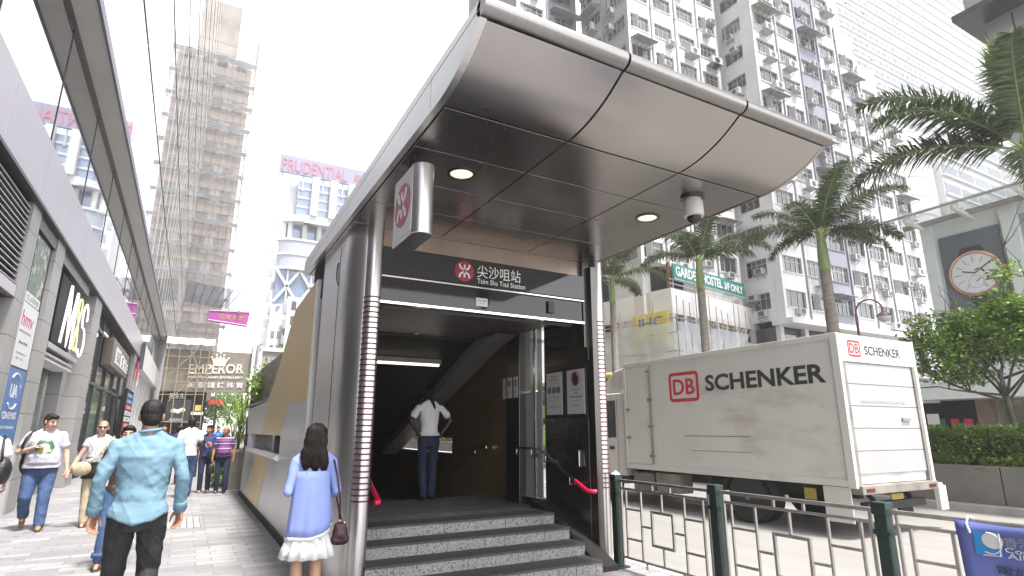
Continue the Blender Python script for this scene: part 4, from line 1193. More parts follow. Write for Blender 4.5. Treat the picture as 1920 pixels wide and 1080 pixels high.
WIN = [mk_proto(window_mesh(2.3,1.3,4,0),'window',['win_frame','win_dark','curtain_cloth']), mk_proto(window_mesh(2.3,1.3,3,1),'window',['win_frame','win_dark','curtain_cloth']),
       mk_proto(window_mesh(2.3,1.3,5,2),'window',['win_frame','win_dark','curtain_cloth']), mk_proto(window_mesh(2.3,1.3,4,3),'window',['win_frame','win_dark','curtain_cloth'])]
WINS = [mk_proto(window_mesh(1.0,1.25,2,0),'window',['win_frame','win_dark','curtain_cloth']), mk_proto(window_mesh(1.0,1.25,2,2),'window',['win_frame','win_dark','curtain_cloth'])]
mb = MB(); mb.cur = 0; mb.box(-.34,.34,-.55,0,0,.44); mb.cur = 1; mb.box(-.20,.28,-.56,-.551,.05,.39); mb.cur = 2
mb.bar((-.3,-.5,-.02),(-.3,.0,-.45),.04); mb.bar((.3,-.5,-.02),(.3,.0,-.45),.04); mb.box(-.34,.34,-.52,0,-.05,-.02)
ACU = mk_proto(mb, 'air_conditioner', ['ac_white','ac_grille','pipe_grey'])
mb = MB(); mb.cur = 0; mb.box(-.5,.5,-.7,-.35,0,.62); mb.cur = 1; mb.lathe([(.24,-.71),(.24,-.701)], (0,0,.31), 16, 'y'); mb.cur = 2
mb.box(-.55,.55,-.75,0,-.06,-.01); mb.bar((-.45,-.7,-.05),(-.45,0,-.5),.045); mb.bar((.45,-.7,-.05),(.45,0,-.5),.045)
ACB = mk_proto(mb, 'air_conditioner', ['ac_white','ac_grille','pipe_grey'])
mb = MB(); mb.cur = 0; mb.add([(-1.5,-.9,0),(1.5,-.9,0),(1.5,0,.25),(-1.5,0,.25),(-1.5,-.9,.05),(1.5,-.9,.05),(1.5,0,.30),(-1.5,0,.30)], [(0,1,2,3),(4,7,6,5),(0,4,5,1),(1,5,6,2),(2,6,7,3),(3,7,4,0)])
mb.cur = 1
for k in range(5): x = -1.4+k*.7; mb.bar((x,-.85,-.02),(x,0,-.12),.05)
AWN = mk_proto(mb, 'awning', ['awning','pipe_grey'])
def put(proto, root, p, rz):
    o = proto.copy(); COL.objects.link(o); o.parent = root
    o.location = V(p) - root.location; o.rotation_euler = (0,0,rz); return o
def face_T(O, rz):
    """facade frame: a to the viewer's right, b into the building, z up"""
    c, s = cos(rz), sin(rz); O = V(O)
    return lambda p: V((O.x + p[0]*c - p[1]*s, O.y + p[0]*s + p[1]*c, O.z + p[2]))
def facade(root, O, rz, bays, zs, mats, tops=None, fh=2.69, wd=2.3, acp=.75, awp=.12, wins=None, pipes=True, depth=6.):
    """bays: widths; zs: window sill heights; mats per bay"""
    T = face_T(O, rz); a = 0
    groups = {}
    for i, bw in enumerate(bays):
        m = mats[i % len(mats)]
        g = groups.setdefault(m, MB()); g.T = T
        top_ = (tops[i] if tops else zs[-1]+fh)
        zz = [z for z in zs if z+1.5 < top_]
        wl_ = min(wd, bw-.35)
        g.box(a+.002,a+(bw-wl_)/2,0,.3,zs[0]-.9,top_); g.box(a+bw-(bw-wl_)/2,a+bw-.002,0,.3,zs[0]-.9,top_)
        prev = zs[0]-.9
        for z in zz:
            g.box(a+(bw-wl_)/2,a+bw-(bw-wl_)/2,0,.3,prev,z)
            g.box(a+(bw-wl_)/2-.05,a+bw-(bw-wl_)/2+.05,-.07,-.001,z-.07,z-.01)
            prev = z+1.3
        g.box(a+(bw-wl_)/2,a+bw-(bw-wl_)/2,0,.3,prev,top_)
        bk = groups.setdefault('gap', MB()); bk.T = T
        bk.box(a+(.36 if i == 0 else 0),a+bw-(.36 if i == len(bays)-1 else 0),.301,depth,zs[0]-.9,top_-.02)
        for z in zz:
            ws = wins or (WIN if wl_ > 1.6 else WINS)
            o = put(random.choice(ws), root, T((a+bw/2,.17,z)), rz)
            o.scale = (wl_/ (2.3 if ws is WIN else 1.0),1,1.0 if ws is WIN else 1.04)
            if random.random() < acp:
                for q in range(random.choice([1,1,2]) if wl_ > 1.6 else 1):
                    if random.random() < .72: put(ACU, root, T((a+bw/2+random.uniform(-.38,.38)*wl_,.12,z-random.choice([.52,.55,-.05,-.8]))), rz)
                    else: put(ACB, root, T((a+bw/2+random.uniform(-.25,.25)*wl_,0,z-.75)), rz)
            if random.random() < awp: w_ = put(AWN, root, T((a+bw/2,-.002,z+1.36)), rz); w_.scale = (wl_/2.7,1,1)
        a += bw
    for m, g in groups.items(): g.build('wall' if m != 'gap' else 'wall_core', m, root)
    if pipes:
        a = 0
        for i, bw in enumerate(bays[:-1]):
            a += bw
            mb = MB(); mb.T = T; mb.tube([(a,-.08,zs[0]-.9),(a,-.08,(tops[i+1] if tops else zs[-1]+fh)-.1)], .07, 8)
            for z in zs[::2]: mb.box(a-.1,a+.1,-.17,-.001,z-.3,z-.22)
            mb.build('drain_pipe', 'pipe_grey', root)
random.seed(21)
zr = [10.35+2.69*k for k in range(14)]
apr = thing('apartment_building', (47,26,0), 'tall white and blue grey apartment block full of air conditioners behind the palms', 'apartment building')
facade(apr, (37.2,26,0), 0, [2.9,3.0,2.9,3.0,3.0,3.0,3.0], zr, ['white_wall','lavender_wall','blue_wall','lavender_wall','lavender_wall','white_wall','lavender_wall'], tops=[47,47,45,41.5,38.5,35.4,32.6])
facade(apr, (37.2,30.2,0), -pi/2, [4.19], zr, ['white_wall'], wd=1.9, acp=.8, pipes=False, depth=3)
box_obj('wall', 'white_wall', apr, 37.25, 57.9, 29.9, 44, 8.5, 32); box_obj('roof_slab', 'white_wall', apr, 36.9, 58.2, 25.3, 27, 9.0, 9.4)
mb = MB(); mb.box(37.6,58,27.2,44,0,9.0); mb.build('shop_base', 'shop_glass', apr)
mb = MB()
for k in range(8): mb.box(37.5+k*2.9,37.9+k*2.9,26.8,27.19,0,9)
mb.build('base_pillar', 'white_wall', apr)
box_obj('lower_balcony', 'awning', apr, 37.5, 58, 25.8, 27.2, 5.8, 6.2)
apl = thing('apartment_building', (31,29,0), 'white apartment block with a louvred stair strip, seen above the green hostel sign', 'apartment building')
zl = [13.3+2.69*k for k in range(17)]
facade(apl, (26.4,29,0), 0, [2.4,2.6,2.6,2.5], zl, ['white_wall'], wd=1.9, acp=.5, awp=.18)
facade(apl, (26.4,35,0), -pi/2, [3.0,2.99], zl, ['white_wall','lavender_wall'], wd=2.2, acp=.7, awp=.3)
T = face_T((36.5,30.0,0), 0)
mb = MB(); mb.T = T
zt = 12.0
while zt < 58:
    mb.box(0,1.75,0,.3,zt,zt+1.25)
    for k in range(3): mb.box(.0,1.75,.0,.3,zt+1.25+k*.46+.26,zt+1.25+k*.46+.46)
    mb.box(0,.2,.001,.299,zt+1.25,zt+2.69); mb.box(.8,.95,.001,.299,zt+1.25,zt+2.69); mb.box(1.6,1.75,.001,.299,zt+1.25,zt+2.69)
    zt += 2.69
mb.build('louvred_wall', 'white_wall', apl)
box_obj('stair_core', 'gap', apl, 36.4, 38.2, 30.35, 33, 5, 58)
box_obj('lower_wall', 'white_wall', apl, 26.45, 36.5, 29.05, 40, 0, 12.4)
apb = thing('apartment_building', (20,35,0), 'blue grey and white apartment block seen above the canopy edge at top centre', 'apartment building')
facade(apb, (20.4,36,0), 0, [3.0,3.2], [9.+2.69*k for k in range(19)], ['white_wall','blue_wall'], wd=2.3, acp=.6, awp=.15)
box_obj('lower_wall', 'lavender_wall', apb, 20.4, 26.6, 36.1, 45, 0, 8.2)
box_obj('side_wall', 'white_wall', apb, 20.41, 20.7, 36.31, 46, 8.21, 60)

# hostel podium: low corner building with a green sign, scaffold and white sheeting
HA = R(10.4)
ho = thing('hostel_building', (27,27,0), 'low white corner building with open floors and bamboo poles under the green hostel sign', 'building')
T = face_T((27,27,0), HA)
def hbox(name, m, a0, a1, b0, b1, z0, z1, par=ho):
    q = MB(); q.T = T; q.box(a0,a1,b0,b1,z0,z1); return q.build(name, m, par)
hbox('wall','white_wall',0,11.3,0,.4,9.2,10.7); hbox('wall','white_wall',0,.4,.4,9,9.2,10.7)
hbox('floor_slab','white_wall',.02,11.3,.02,9,9.0,9.2)
hbox('wall_core','gap',.5,11.2,.6,9,0,9.0); hbox('wall_core','gap',.5,11.2,1.4,9,10.2,12.6)
hbox('wall','white_wall',0,11.3,0,.4,5.6,7.9); hbox('wall','white_wall',0,.4,.4,9,5.6,7.9)
hbox('wall','lavender_wall',0,11.3,0,.4,0,5.6); hbox('wall','lavender_wall',0,.4,.4,9,0,5.6)
for a in (.0,1.3,2.6,3.9,5.2,6.5,7.8,9.1,10.4): hbox('pier','lavender_wall',a+.05,a+.35,.03,.4,7.9,9.0)
for b in (2.2,4.2,6.2,8.2): hbox('pier','lavender_wall',.03,.4,b,b+.3,7.9,9.0)
for a in (1.65,2.95,4.25,5.55,6.85): 
    q = put(WINS[0], ho, T((a+.45,.3,7.95)), HA); q.scale = (.92,1,.82)
hbox('roof','white_wall',-.2,11.3,.7,9,12.55,12.8)
hbox('corner_post','rust',.3,.5,.3,.5,10.7,12.6)
mb = MB(); mb.T = T
for z in (11.05,11.35): mb.tube([(0,.1,z),(9.3,.1,z)], .03, 6)
for k in range(8): mb.tube([(.4+k*1.25,.1,10.7),(.4+k*1.25,.1,11.4)], .03, 6)
mb.build('parapet_rail', 'sign_white', ho)
random.seed(8)
for k in range(13):
    a = -.3+k*.78; zt = random.uniform(9.6,11.6)
    mb = MB(); mb.T = T; mb.tube([(a,-.5,5),(a+random.uniform(-.1,.1),-.5,zt)], .035, 6); mb.build('bamboo_pole', 'bamboo', ho)
for k in range(6):
    mb = MB(); mb.T = T; a = random.uniform(1,8); mb.tube([(a,-.6,7.2),(a+random.uniform(.6,1.6),-.7,8.4+random.uniform(0,.8))], .035, 6); mb.build('bamboo_pole', 'bamboo', ho)
for b in (1.2,2.6,4.,5.5,7):
    mb = MB(); mb.T = T; mb.tube([(-.5,b,5),(-.5,b,random.uniform(9.4,10.8))], .035, 6); mb.build('bamboo_pole', 'bamboo', ho)
hs_ = thing('hostel_sign', (30,27,11.3), 'long green sign reading GARDEN HOSTEL 3/F ONLY on the low corner building', 'sign')
q = MB(); q.T = T; q.box(.2,9.3,-.15,.0,11.35,12.4); q.build('panel', 'teal_sign', hs_)
u_ = (cos(HA), sin(HA), 0)
def hp(a, b, z): return T((a,b,z))
text('lettering', 'GARDEN HOSTEL', hp(.4,-.17,11.55), u_, UZ, 5.7, 'white_mark', hs_, .68, .03, bold=.025)
text('lettering', '3/F ONLY', hp(6.35,-.17,11.55), u_, UZ, 2.6, 'white_mark', hs_, .56, .03, bold=.02)
MB().add([hp(.2,-.17,11.34),hp(9.3,-.17,11.34),hp(9.3,-.17,11.30),hp(.2,-.17,11.30)], [(0,1,2,3)]).build('frame', 'sign_white', hs_, fix=False)
ys_ = thing('yellow_sign', (26,29,7.7), 'yellow sign with blue letters half covered by white sheeting on the corner building', 'sign')
q = MB(); q.T = T; q.box(-.15,-.01,.3,3.1,7.3,9.2); q.build('panel', 'yellow_sign', ys_)
text('lettering', 'JHC', hp(-.16,2.8,8.1), (sin(HA),-cos(HA),0), UZ, 2.1, 'sign_blue', ys_, .8, .03)
ws_ = thing('scaffold_sheeting', (28,26,6), 'translucent white sheeting around the scaffold of the low corner building', 'sheeting')
mb = MB(); mb.T = T; n = 26
def shp(i, j):
    t = i/n
    if t < .45: a, b = -.75, 9*(1-t/.45)
    else: a, b = -.75+8.6*(t-.45)/.55, -.75
    w_ = .22*noise.noise(V((i*.6,j*1.1,2)))
    return (a+(w_ if t < .45 else 0), b+(w_ if t >= .45 else 0), 4.2+j*.68+.1*noise.noise(V((i*.8,j,7))))
for i in range(n):
    for j in range(6): mb.quad(shp(i,j),shp(i+1,j),shp(i+1,j+1),shp(i,j+1))
mb.build('sheet', 'net_white', ws_, smooth='all', fix=False)
mb = MB(); mb.T = T
for k in range(12): mb.tube([(-.6+k*.75,-.72,4.2),(-.6+k*.75,-.72,8.75)], .03, 6)
for z in (5.2,6.4,7.6,8.5): mb.tube([(-.8,-.70,z),(8.0,-.70,z)], .03, 6); mb.tube([(-.70,-.7,z),(-.70,9,z)], .03, 6)
mb.build('bamboo_frame', 'bamboo', ws_)

# ================================================================== watch shop building, far right
WX = 28.0
wb = thing('watch_shop_building', (30,10,0), 'white shop building with a glass canopy behind the leafy tree at right', 'building')
box_obj('wall', 'green_white', wb, WX, WX+6, 2, 12.35, 3.4, 10.6)
box_obj('wall', mat('grey_inset', (.33,.345,.35), .6, 0, .05), wb, WX-.02, WX+.0, 2, 8.9, 4.2, 9.9)
box_obj('pilaster', 'green_white', wb, WX-.25, WX-.001, 8.95, 9.45, 3.4, 10.3)
box_obj('pilaster', 'green_white', wb, WX-.25, WX-.001, 11.95, 12.35, 3.4, 10.3)
cg = box_obj('glass_canopy', 'canopy_glass', wb, WX-1.9, WX, -2, 12.9, 10.55, 10.60)
mb = MB(); mb.box(WX-1.92,WX-1.86,-2,12.9,10.45,10.54); mb.box(WX-.5,WX-.3,-2,12.9,10.32,10.5); mb.build('canopy_rail', 'awning', cg)
for y in (12.2,10.4,8.3,6.2):
    mb = MB(); mb.bar((WX-1.7,y,10.38),(WX,y,10.2),.14); mb.bar((WX-1.7,y,10.4),(WX-.2,y,10.9),.05); mb.box(WX-1.4,WX-1.1,y-.1,y+.1,10.38,10.75); mb.build('canopy_bracket', 'soffit_panel', cg)
box_obj('white_canopy', 'green_white', wb, WX-1.4, WX+.5, 4, 13.0, 2.75, 3.45)
box_obj('shop_window', 'shop_mirror', wb, WX+.4, WX+.5, 4, 10.9, 0, 2.75)
mb = MB()
for y in (10.95,9.3,7.7,6.1): mb.box(WX+.2,WX+.39,y-.06,y+.06,0,2.75)
mb.build('window_frame', 'tan_metal', wb)
box_obj('stone_pillar', mat('brown_stone', (.20,.14,.10), .6, 0, .2, 3), wb, WX, WX+.5, 11.05, 11.6, 0, 2.75)
box_obj('dark_entry', 'black_gloss', wb, WX+.3, WX+.5, 11.6, 14.5, 0, 2.75)
for k, (y, c) in enumerate([(11.9,'hmv_pink'),(12.4,'sign_red'),(12.9,'teal_glass')]): box_obj('display', c, wb, WX+.25, WX+.299, y, y+.3, 1.3+.1*k, 2.0)
exs = thing('shop_sign', (WX-.6,13.6,2.9), 'small white sign with black letters EX above the dark shop entry', 'shop sign')
box_obj('panel', 'sign_white', exs, WX-.6, WX-.5, 12.6, 14.4, 2.65, 3.15)
text('lettering', 'EX', (WX-.602,13.6,2.75), (0,-1,0), UZ, .6, 'text_dark', exs, .28, .003)
wbill = thing('watch_billboard', (WX,10.7,5.3), 'grey billboard with a large rose gold wristwatch and white dial', 'billboard')
box_obj('panel', 'bill_grey', wbill, WX-.1, WX-.001, 9.62, 11.78, 4.6, 9.68)
bt_ = WX-.1
dc = (10.66, 7.86)
MB().prism([(dc[0]-.42,8.5),(dc[0]+.40,8.5),(dc[0]+.50,8.75),(dc[0]+.34,9.02),(dc[0]-.34,9.02),(dc[0]-.46,8.75)], 'x', bt_-.05, bt_-.002).build('strap', 'strap_black', wbill, .02)
MB().prism([(dc[0]-.3,7.0),(dc[0]+.3,7.0),(dc[0]+.26,6.3),(dc[0]-.26,6.3)], 'x', bt_-.05, bt_-.002).build('strap', 'strap_black', wbill, .02)
mb = MB(); mb.lathe([(.93,bt_-.002),(.95,bt_-.05),(.88,bt_-.09),(.84,bt_-.085),(.84,bt_-.002)], (0,dc[0],dc[1]), 40, 'x')
mb.prism([(dc[0]-.62,8.35),(dc[0]-.35,8.85),(dc[0]+.35,8.85),(dc[0]+.62,8.35)], 'x', bt_-.03, bt_-.004); mb.prism([(dc[0]-.62,7.35),(dc[0]-.35,6.9),(dc[0]+.35,6.9),(dc[0]+.62,7.35)], 'x', bt_-.03, bt_-.004)
mb.lathe([(.12,-.001),(.12,.2)], (bt_-.06,dc[0]-1.13,dc[1]+.02), 14, 'y')
mb.build('case', 'rose_gold', wbill, smooth=True)
MB().lathe([(.835,bt_-.06),(.835,bt_-.004)], (0,dc[0],dc[1]), 40, 'x').build('dial', 'dial_white', wbill)
mb = MB()
for k in range(12):
    a = 2*pi*k/12; c_, s_ = cos(a), sin(a)
    if k == 9: continue
    mb.bar((bt_-.065,dc[0]+.48*c_,dc[1]+.48*s_),(bt_-.065,dc[0]+.74*c_,dc[1]+.74*s_),.022)
mb.build('hour_mark', 'poster_grey', wbill)
MB().lathe([(.27,bt_-.066),(.27,bt_-.0601),(.255,bt_-.0601),(.255,bt_-.066)], (0,dc[0]-.0,dc[1]-.36), 28, 'x').build('small_dial', 'poster_grey', wbill)
for nm, a, L in (('hour_hand',R(160),.45),('minute_hand',R(32),.72)):
    MB().bar((bt_-.075,dc[0],dc[1]),(bt_-.075,dc[0]-L*cos(a),dc[1]+L*sin(a)),.035).build(nm, 'strap_black', wbill)
MB().bar((bt_-.07,dc[0],dc[1]-.36),(bt_-.07,dc[0]-.18,dc[1]-.24),.022).build('second_hand', 'strap_black', wbill)
# grey tower above it
gt = thing('grey_tower', (32,6,0), 'grey panelled tower with a dark overhang in the top right corner', 'building')
box_obj('wall', 'grey_tower', gt, 30, 45, -10, 9.2, 10.6, 19.7)
box_obj('wall', 'grey_tower', gt, 29.2, 45, -10, 9.55, 20.0, 60)
box_obj('overhang', 'fascia_dark', gt, 28.6, 45, -10, 9.9, 19.7, 19.99)
mb = MB()
for z in (23,26,29,32): mb.box(29.17,29.199,-10,9.5,z,z+.05)
for y in (8.2,6.2,4.2): mb.box(29.17,29.1995,y,y+.05,20,60); mb.box(29.97,29.999,y,y+.05,10.7,19.6)
mb.build('panel_joint', 'gap', gt)
# far towers
def band_tower(name, label, x0, x1, y0, y1, h, fh, gl, wl, nb, mull=True):
    r_ = thing(name, ((x0+x1)/2,y0,0), label, 'tower block')
    box_obj('wall', wl, r_, x0, x1, y0, y1, 0, h)
    mb = MB(); z = 8.
    while z < h-2:
        for i in range(nb):
            a = x0+(x1-x0)*i/nb; b = x0+(x1-x0)*(i+1)/nb
            mb.box(a+.25,b-.25,y0-.05,y0+.2,z,z+fh*.56)
        z += fh
    mb.build('window', gl, r_)
    mb = MB(); z = 8.
    while z < h-2: mb.box(x0-.1,x1+.1,y0-.5,y0-.06,z-.35,z-.1); z += fh
    mb.build('ledge', wl, r_)
    return r_
band_tower('tower_block', 'very tall white residential tower with rows of small windows at top right', 120, 200, 62, 82, 175, 3.1, 'far_glass', 'far_white', 34)
r_ = band_tower('tower_block', 'white tower with long horizontal window bands behind the right palm', 100, 150, 40, 55, 55, 3.3, 'far_glass', 'far_white', 9)
r_ = thing('tower_block', (94,42,0), 'plain white rounded tower between the apartment block and the banded tower', 'tower block')
mb = MB(); mb.lathe([(8,0),(8,47),(7.7,47.3)], (95.5,48,0), 40); mb.box(95.5,103,41,56,0,46.8); mb.build('wall', 'far_white', r_, smooth=True)
mb = MB()
for z in range(12,46,3): mb.lathe([(8.01,z),(8.06,z),(8.06,z+.18),(8.01,z+.18)], (95.5,48,0), 40)
mb.build('floor_joint', 'pru_grey', r_)
r_ = thing('tower_block', (130,58,0), 'pale blue glass office block behind the fronds of the right palm', 'tower block')
box_obj('wall', 'far_glass', r_, 112, 150, 57, 61, 0, 72)
mb = MB()
for k in range(16): mb.box(112+k*2.4,112.4+k*2.4,56.7,56.99,0,72)
mb.build('fin', 'far_white', r_)
# ================================================================== truck
mat('truck_white', (.58,.57,.54), .5, 0, .06, .8, dirt=((.33,.28,.225), 1.1, .55, .82, (1,1,.7)))
mat('truck_side', (.58,.57,.54), .5, 0, .05, .8, dirt=((.37,.32,.26), 1.3, .54, .80, (1,.5,1.3)))
mat('truck_grime', (.19,.175,.155), .7, 0, .3, 3)
mat('door_grey', (.32,.32,.33), .5, 0, .06, 1, dirt=((.34,.32,.30), 1.5, .55, .8, (1,1,.3)))
mat('rubber', (.012,.012,.013), .8, 0, .2, 20, .2, 60)
mat('rim_grey', (.16,.15,.145), .5, .4, .2, 8)
mat('chassis', (.02,.019,.018), .7, 0, .3, 6)
mat('truck_red', (.50,.015,.03), .5, 0, .05)
mat('truck_black', (.018,.018,.022), .5, 0, .1)
mat('cab_glass', (.05,.065,.065), .05, 0, 0, spec=.8)
mat('plate_yellow', (.30,.22,.04), .5, 0, .1)
mat('tail_red', (.10,.012,.012), .35, 0, .2)
tx0, tx1, ty0, ty1, tz0, tz1 = 9.3, 11.6, 5.62, 11.1, .70, 3.11
RZ = -.125
tr = thing('box_truck', (10.4,8.5,RZ), 'dirty white box truck with red and black lettering driving past the railing', 'truck')
bd = box_obj('cargo_box', 'truck_side', tr, tx0, tx1, ty0+.06, ty1, tz0, tz1, .012)
mb = MB()
mb.box(tx0-.022,tx0+.03,ty0+.05,ty1+.005,tz1-.075,tz1+.02); mb.box(tx0-.022,tx0+.03,ty0+.05,ty1+.005,tz0-.03,tz0+.075)
mb.box(tx0-.024,tx0+.028,ty1-.075,ty1+.008,tz0+.08,tz1-.08); mb.box(tx0-.026,tx0+.05,ty0-.002,ty0+.13,tz0-.05,tz1+.022)
mb.box(tx1-.05,tx1+.026,ty0-.002,ty0+.13,tz0-.05,tz1+.022)
mb.build('edge_rail', 'truck_white', bd, .006)
mb = MB()
mb.box(tx0-.006,tx0-.0005,ty1-.93,ty1-.915,tz0+.1,tz1-.1); mb.box(tx0-.004,tx0-.0005,7.55,9.2,1.42,1.435); mb.box(tx0-.004,tx0-.0005,7.5,9.0,1.13,1.14)
mb.build('panel_line', 'truck_grime', bd)
dr = MB(); dr.box(tx0-.014,tx0-.0005,ty1-.90,ty1-.10,tz0+.10,tz1-.12); dr = dr.build('side_door', 'truck_side', bd, .004)
mb = MB()
for z in (.95,1.6,2.2,2.85): mb.box(tx0-.04,tx0-.015,ty1-.98,ty1-.84,z,z+.05)
for z in (1.35,2.0): mb.box(tx0-.045,tx0-.015,ty1-.2,ty1-.08,z,z+.045)
mb.tube([(tx0-.035,ty1-.93,tz0+.1),(tx0-.035,ty1-.93,tz1-.15)], .016, 8)
mb.build('hinge', 'truck_grime', dr)
# logo: red rounded frame with DB, then SCHENKER
T = lambda p: V((tx0-.004-p[1], 9.56-p[0], 2.14+p[2]))
def rrect(w, h, r, n=6):
    P = []
    for cx, cz, a0 in ((w-r,h-r,0),(r,h-r,pi/2),(r,r,pi),(w-r,r,3*pi/2)):
        for i in range(n+1): a = a0+pi/2*i/n; P.append((cx+r*cos(a), cz+r*sin(a)))
    return P
def frame_strip(T, w, h, r, t, m, parent):
    o_, i_ = rrect(w,h,r), [(x+t,z+t) for x,z in rrect(w-2*t,h-2*t,max(r-t,.01))]
    mb = MB(); mb.T = T; n = len(o_)
    for k in range(n):
        a, b, c, d = o_[k], o_[(k+1)%n], i_[(k+1)%n], i_[k]
        mb.quad((a[0],.0,a[1]),(b[0],.0,b[1]),(c[0],.0,c[1]),(d[0],.0,d[1]))
    return mb.build('logo_frame', m, parent)
frame_strip(T, .86, .63, .10, .07, 'truck_red', bd)
text('lettering', 'DB', (tx0-.0005,9.44,2.285), (0,-1,0), UZ, .62, 'truck_red', bd, .34, .004, bold=.02)
text('lettering', 'SCHENKER', (tx0-.0005,8.52,2.32), (0,-1,0), UZ, 2.62, 'truck_black', bd, .33, .004, bold=.028)
# rear
rear = box_obj('rear_frame', 'truck_white', tr, tx0+.051, tx1-.051, ty0+.01, ty0+.058, 2.66, tz1+.015, .006)
text('lettering', 'DB', (9.62,ty0+.009,2.81), (1,0,0), UZ, .26, 'truck_red', rear, .17, .003, bold=.02)
frame_strip(lambda p: V((9.57+p[0], ty0+.007, 2.75+p[2])), .36, .28, .05, .035, 'truck_red', rear)
text('lettering', 'SCHENKER', (10.05,ty0+.009,2.80), (1,0,0), UZ, 1.1, 'truck_black', rear, .16, .003, bold=.02)
mb = MB()
for k in range(5): mb.box(tx0+.14,tx1-.14,ty0+.03,ty0+.058,.86+k*.36,.86+(k+1)*.36-.012)
rd = mb.build('roller_door', 'door_grey', tr, .004)
text('lettering', 'www.schenker.com.hk', (9.75,ty0+.029,1.98), (1,0,0), UZ, 1.35, 'poster_grey', rd, .07, .002)
box_obj('door_handle', 'truck_grime', rd, 10.9, 11.15, ty0+.0, ty0+.029, 1.70, 1.75)
for x in (tx0+.05, tx1-.139): box_obj('door_post', 'truck_grime', rear, x, x+.089, ty0+.005, ty0+.058, tz0, 2.655)
mb = MB(); mb.box(tx0+.03,tx1-.03,ty0-.06,ty0+.3,.56,.695); mb.build('tail_sill', 'truck_grime', tr, .01)
mb = MB(); mb.box(tx0+.3,tx1-.3,ty0+.05,ty0+.18,.30,.42); mb.bar((tx0+.6,ty0+.1,.4),(tx0+.6,ty0+.3,.62),.06); mb.bar((tx1-.6,ty0+.1,.4),(tx1-.6,ty0+.3,.62),.06); mb.build('underrun_bar', 'chassis', tr)
for x in (tx0+.12, tx1-.34): box_obj('tail_light', 'tail_red', tr, x, x+.22, ty0-.07, ty0-.061, .60, .65)
box_obj('number_plate', 'plate_yellow', tr, 10.25, 10.6, ty0+.03, ty0+.049, .44, .53)
for x in (tx0+.02, tx1-.47):
    q = box_obj('mud_flap', 'truck_white' if x < 10 else 'rubber', tr, x, x+.45, ty0+.42, ty0+.45, .12, .62)
for (x, w_) in ((tx1+.0,.22),): 
    mb = MB(); mb.bar((x-.1,ty0+.05,.62),(x+.28,ty0+.05,.62),.05); mb.box(x+.08,x+.32,ty0+.0,ty0+.08,.20,.60); mb.build('tail_lift_guard', 'truck_white', tr)
mb = MB(); mb.box(tx0+.5,tx0+.62,ty0+.3,12.6,.45,.68); mb.box(tx1-.62,tx1-.5,ty0+.3,12.6,.45,.68)
for y in (6.4,7.4,8.6,9.8,10.8): mb.box(tx0+.06,tx1-.06,y,y+.1,.58,.68)
mb.build('chassis_frame', 'chassis', tr)
box_obj('tool_box', 'truck_grime', tr, tx0+.05, tx0+.45, 9.5, 10.2, .22, .62, .01)
box_obj('fuel_tank', 'rim_grey', tr, tx0+.08, tx0+.5, 10.3, 11.0, .20, .60, .03)
box_obj('reflector', 'plate_yellow', tr, tx0+.0, tx0+.03, 6.35, 6.55, .42, .60)
box_obj('side_skirt', 'truck_white', tr, tx0+.0, tx0+.03, 5.75, 6.2, .12, .66)
def wheel(x, y, r=.45, w_=.24, dual=False, out=-1):
    W = MB(); W.lathe([(r*.62,-w_/2),(r*.93,-w_/2),(r,-w_/2+.04),(r,w_/2-.04),(r*.93,w_/2),(r*.62,w_/2)], (x,y,RZ+r), 32, 'x')
    t_ = W.build('wheel', 'rubber', tr, smooth=True)
    a = out*(w_/2+.003)
    H = MB(); H.lathe([(r*.60,a*.9),(r*.58,a*.35),(r*.3,a*.2),(r*.26,a*.9),(r*.05,a*1.0)], (x,y,RZ+r), 24, 'x'); H.build('rim', 'rim_grey', t_, smooth=True)
    for k in range(8):
        c = 2*pi*k/8; MB
    B = MB()
    for k in range(8):
        c = 2*pi*k/8; B.lathe([(.02,a*.3),(.02,a*.75)], (x,y+r*.42*cos(c),RZ+r+r*.42*sin(c)), 6, 'x')
    B.build('wheel_nut', 'chassis', t_)
wheel(9.45,7.75); wheel(9.72,7.75); wheel(11.45,7.75,out=1); wheel(11.18,7.75,out=1)
wheel(9.52,12.05,.42); wheel(11.38,12.05,.42,out=1)
mb = MB()
for i in range(11):
    a, b = pi*(.05+.9*i/11), pi*(.05+.9*(i+1)/11)
    mb.add([(9.31,7.75+.56*cos(a),RZ+.45+.5*sin(a)),(9.75,7.75+.56*cos(a),RZ+.45+.5*sin(a)),(9.75,7.75+.56*cos(b),RZ+.45+.5*sin(b)),(9.31,7.75+.56*cos(b),RZ+.45+.5*sin(b))], [(0,1,2,3)])
q = mb.build('wheel_guard', 'chassis', tr, fix=False); q.modifiers.new('t','SOLIDIFY').thickness = .015
# cab
cb = MB(); cb.prism([(11.25,.48),(12.95,.48),(13.0,.75),(12.98,1.25),(12.72,2.35),(12.55,2.45),(11.25,2.45)], 'x', tx0+.08, tx1-.08)
cb = cb.build('cab', 'truck_white', tr, .03, seg=3)
MB().prism([(11.35,2.46),(12.5,2.46),(12.3,2.62),(11.7,3.02),(11.35,3.08)], 'x', tx0+.2, tx1-.2).build('roof_deflector', 'truck_white', cb, .04, seg=3)
w1 = MB().prism([(11.62,1.42),(12.62,1.38),(12.52,1.85),(12.40,2.22),(11.62,2.22)], 'x', tx0+.068, tx0+.079).build('side_window', 'cab_glass', cb)
MB().prism([(11.57,1.37),(12.68,1.33),(12.57,1.87),(12.43,2.27),(11.57,2.27)], 'x', tx0+.074, tx0+.0795).build('window_seal', 'chassis', cb)
box_obj('door_handle', 'chassis', cb, tx0+.06, tx0+.079, 11.66, 11.82, 1.08, 1.16)
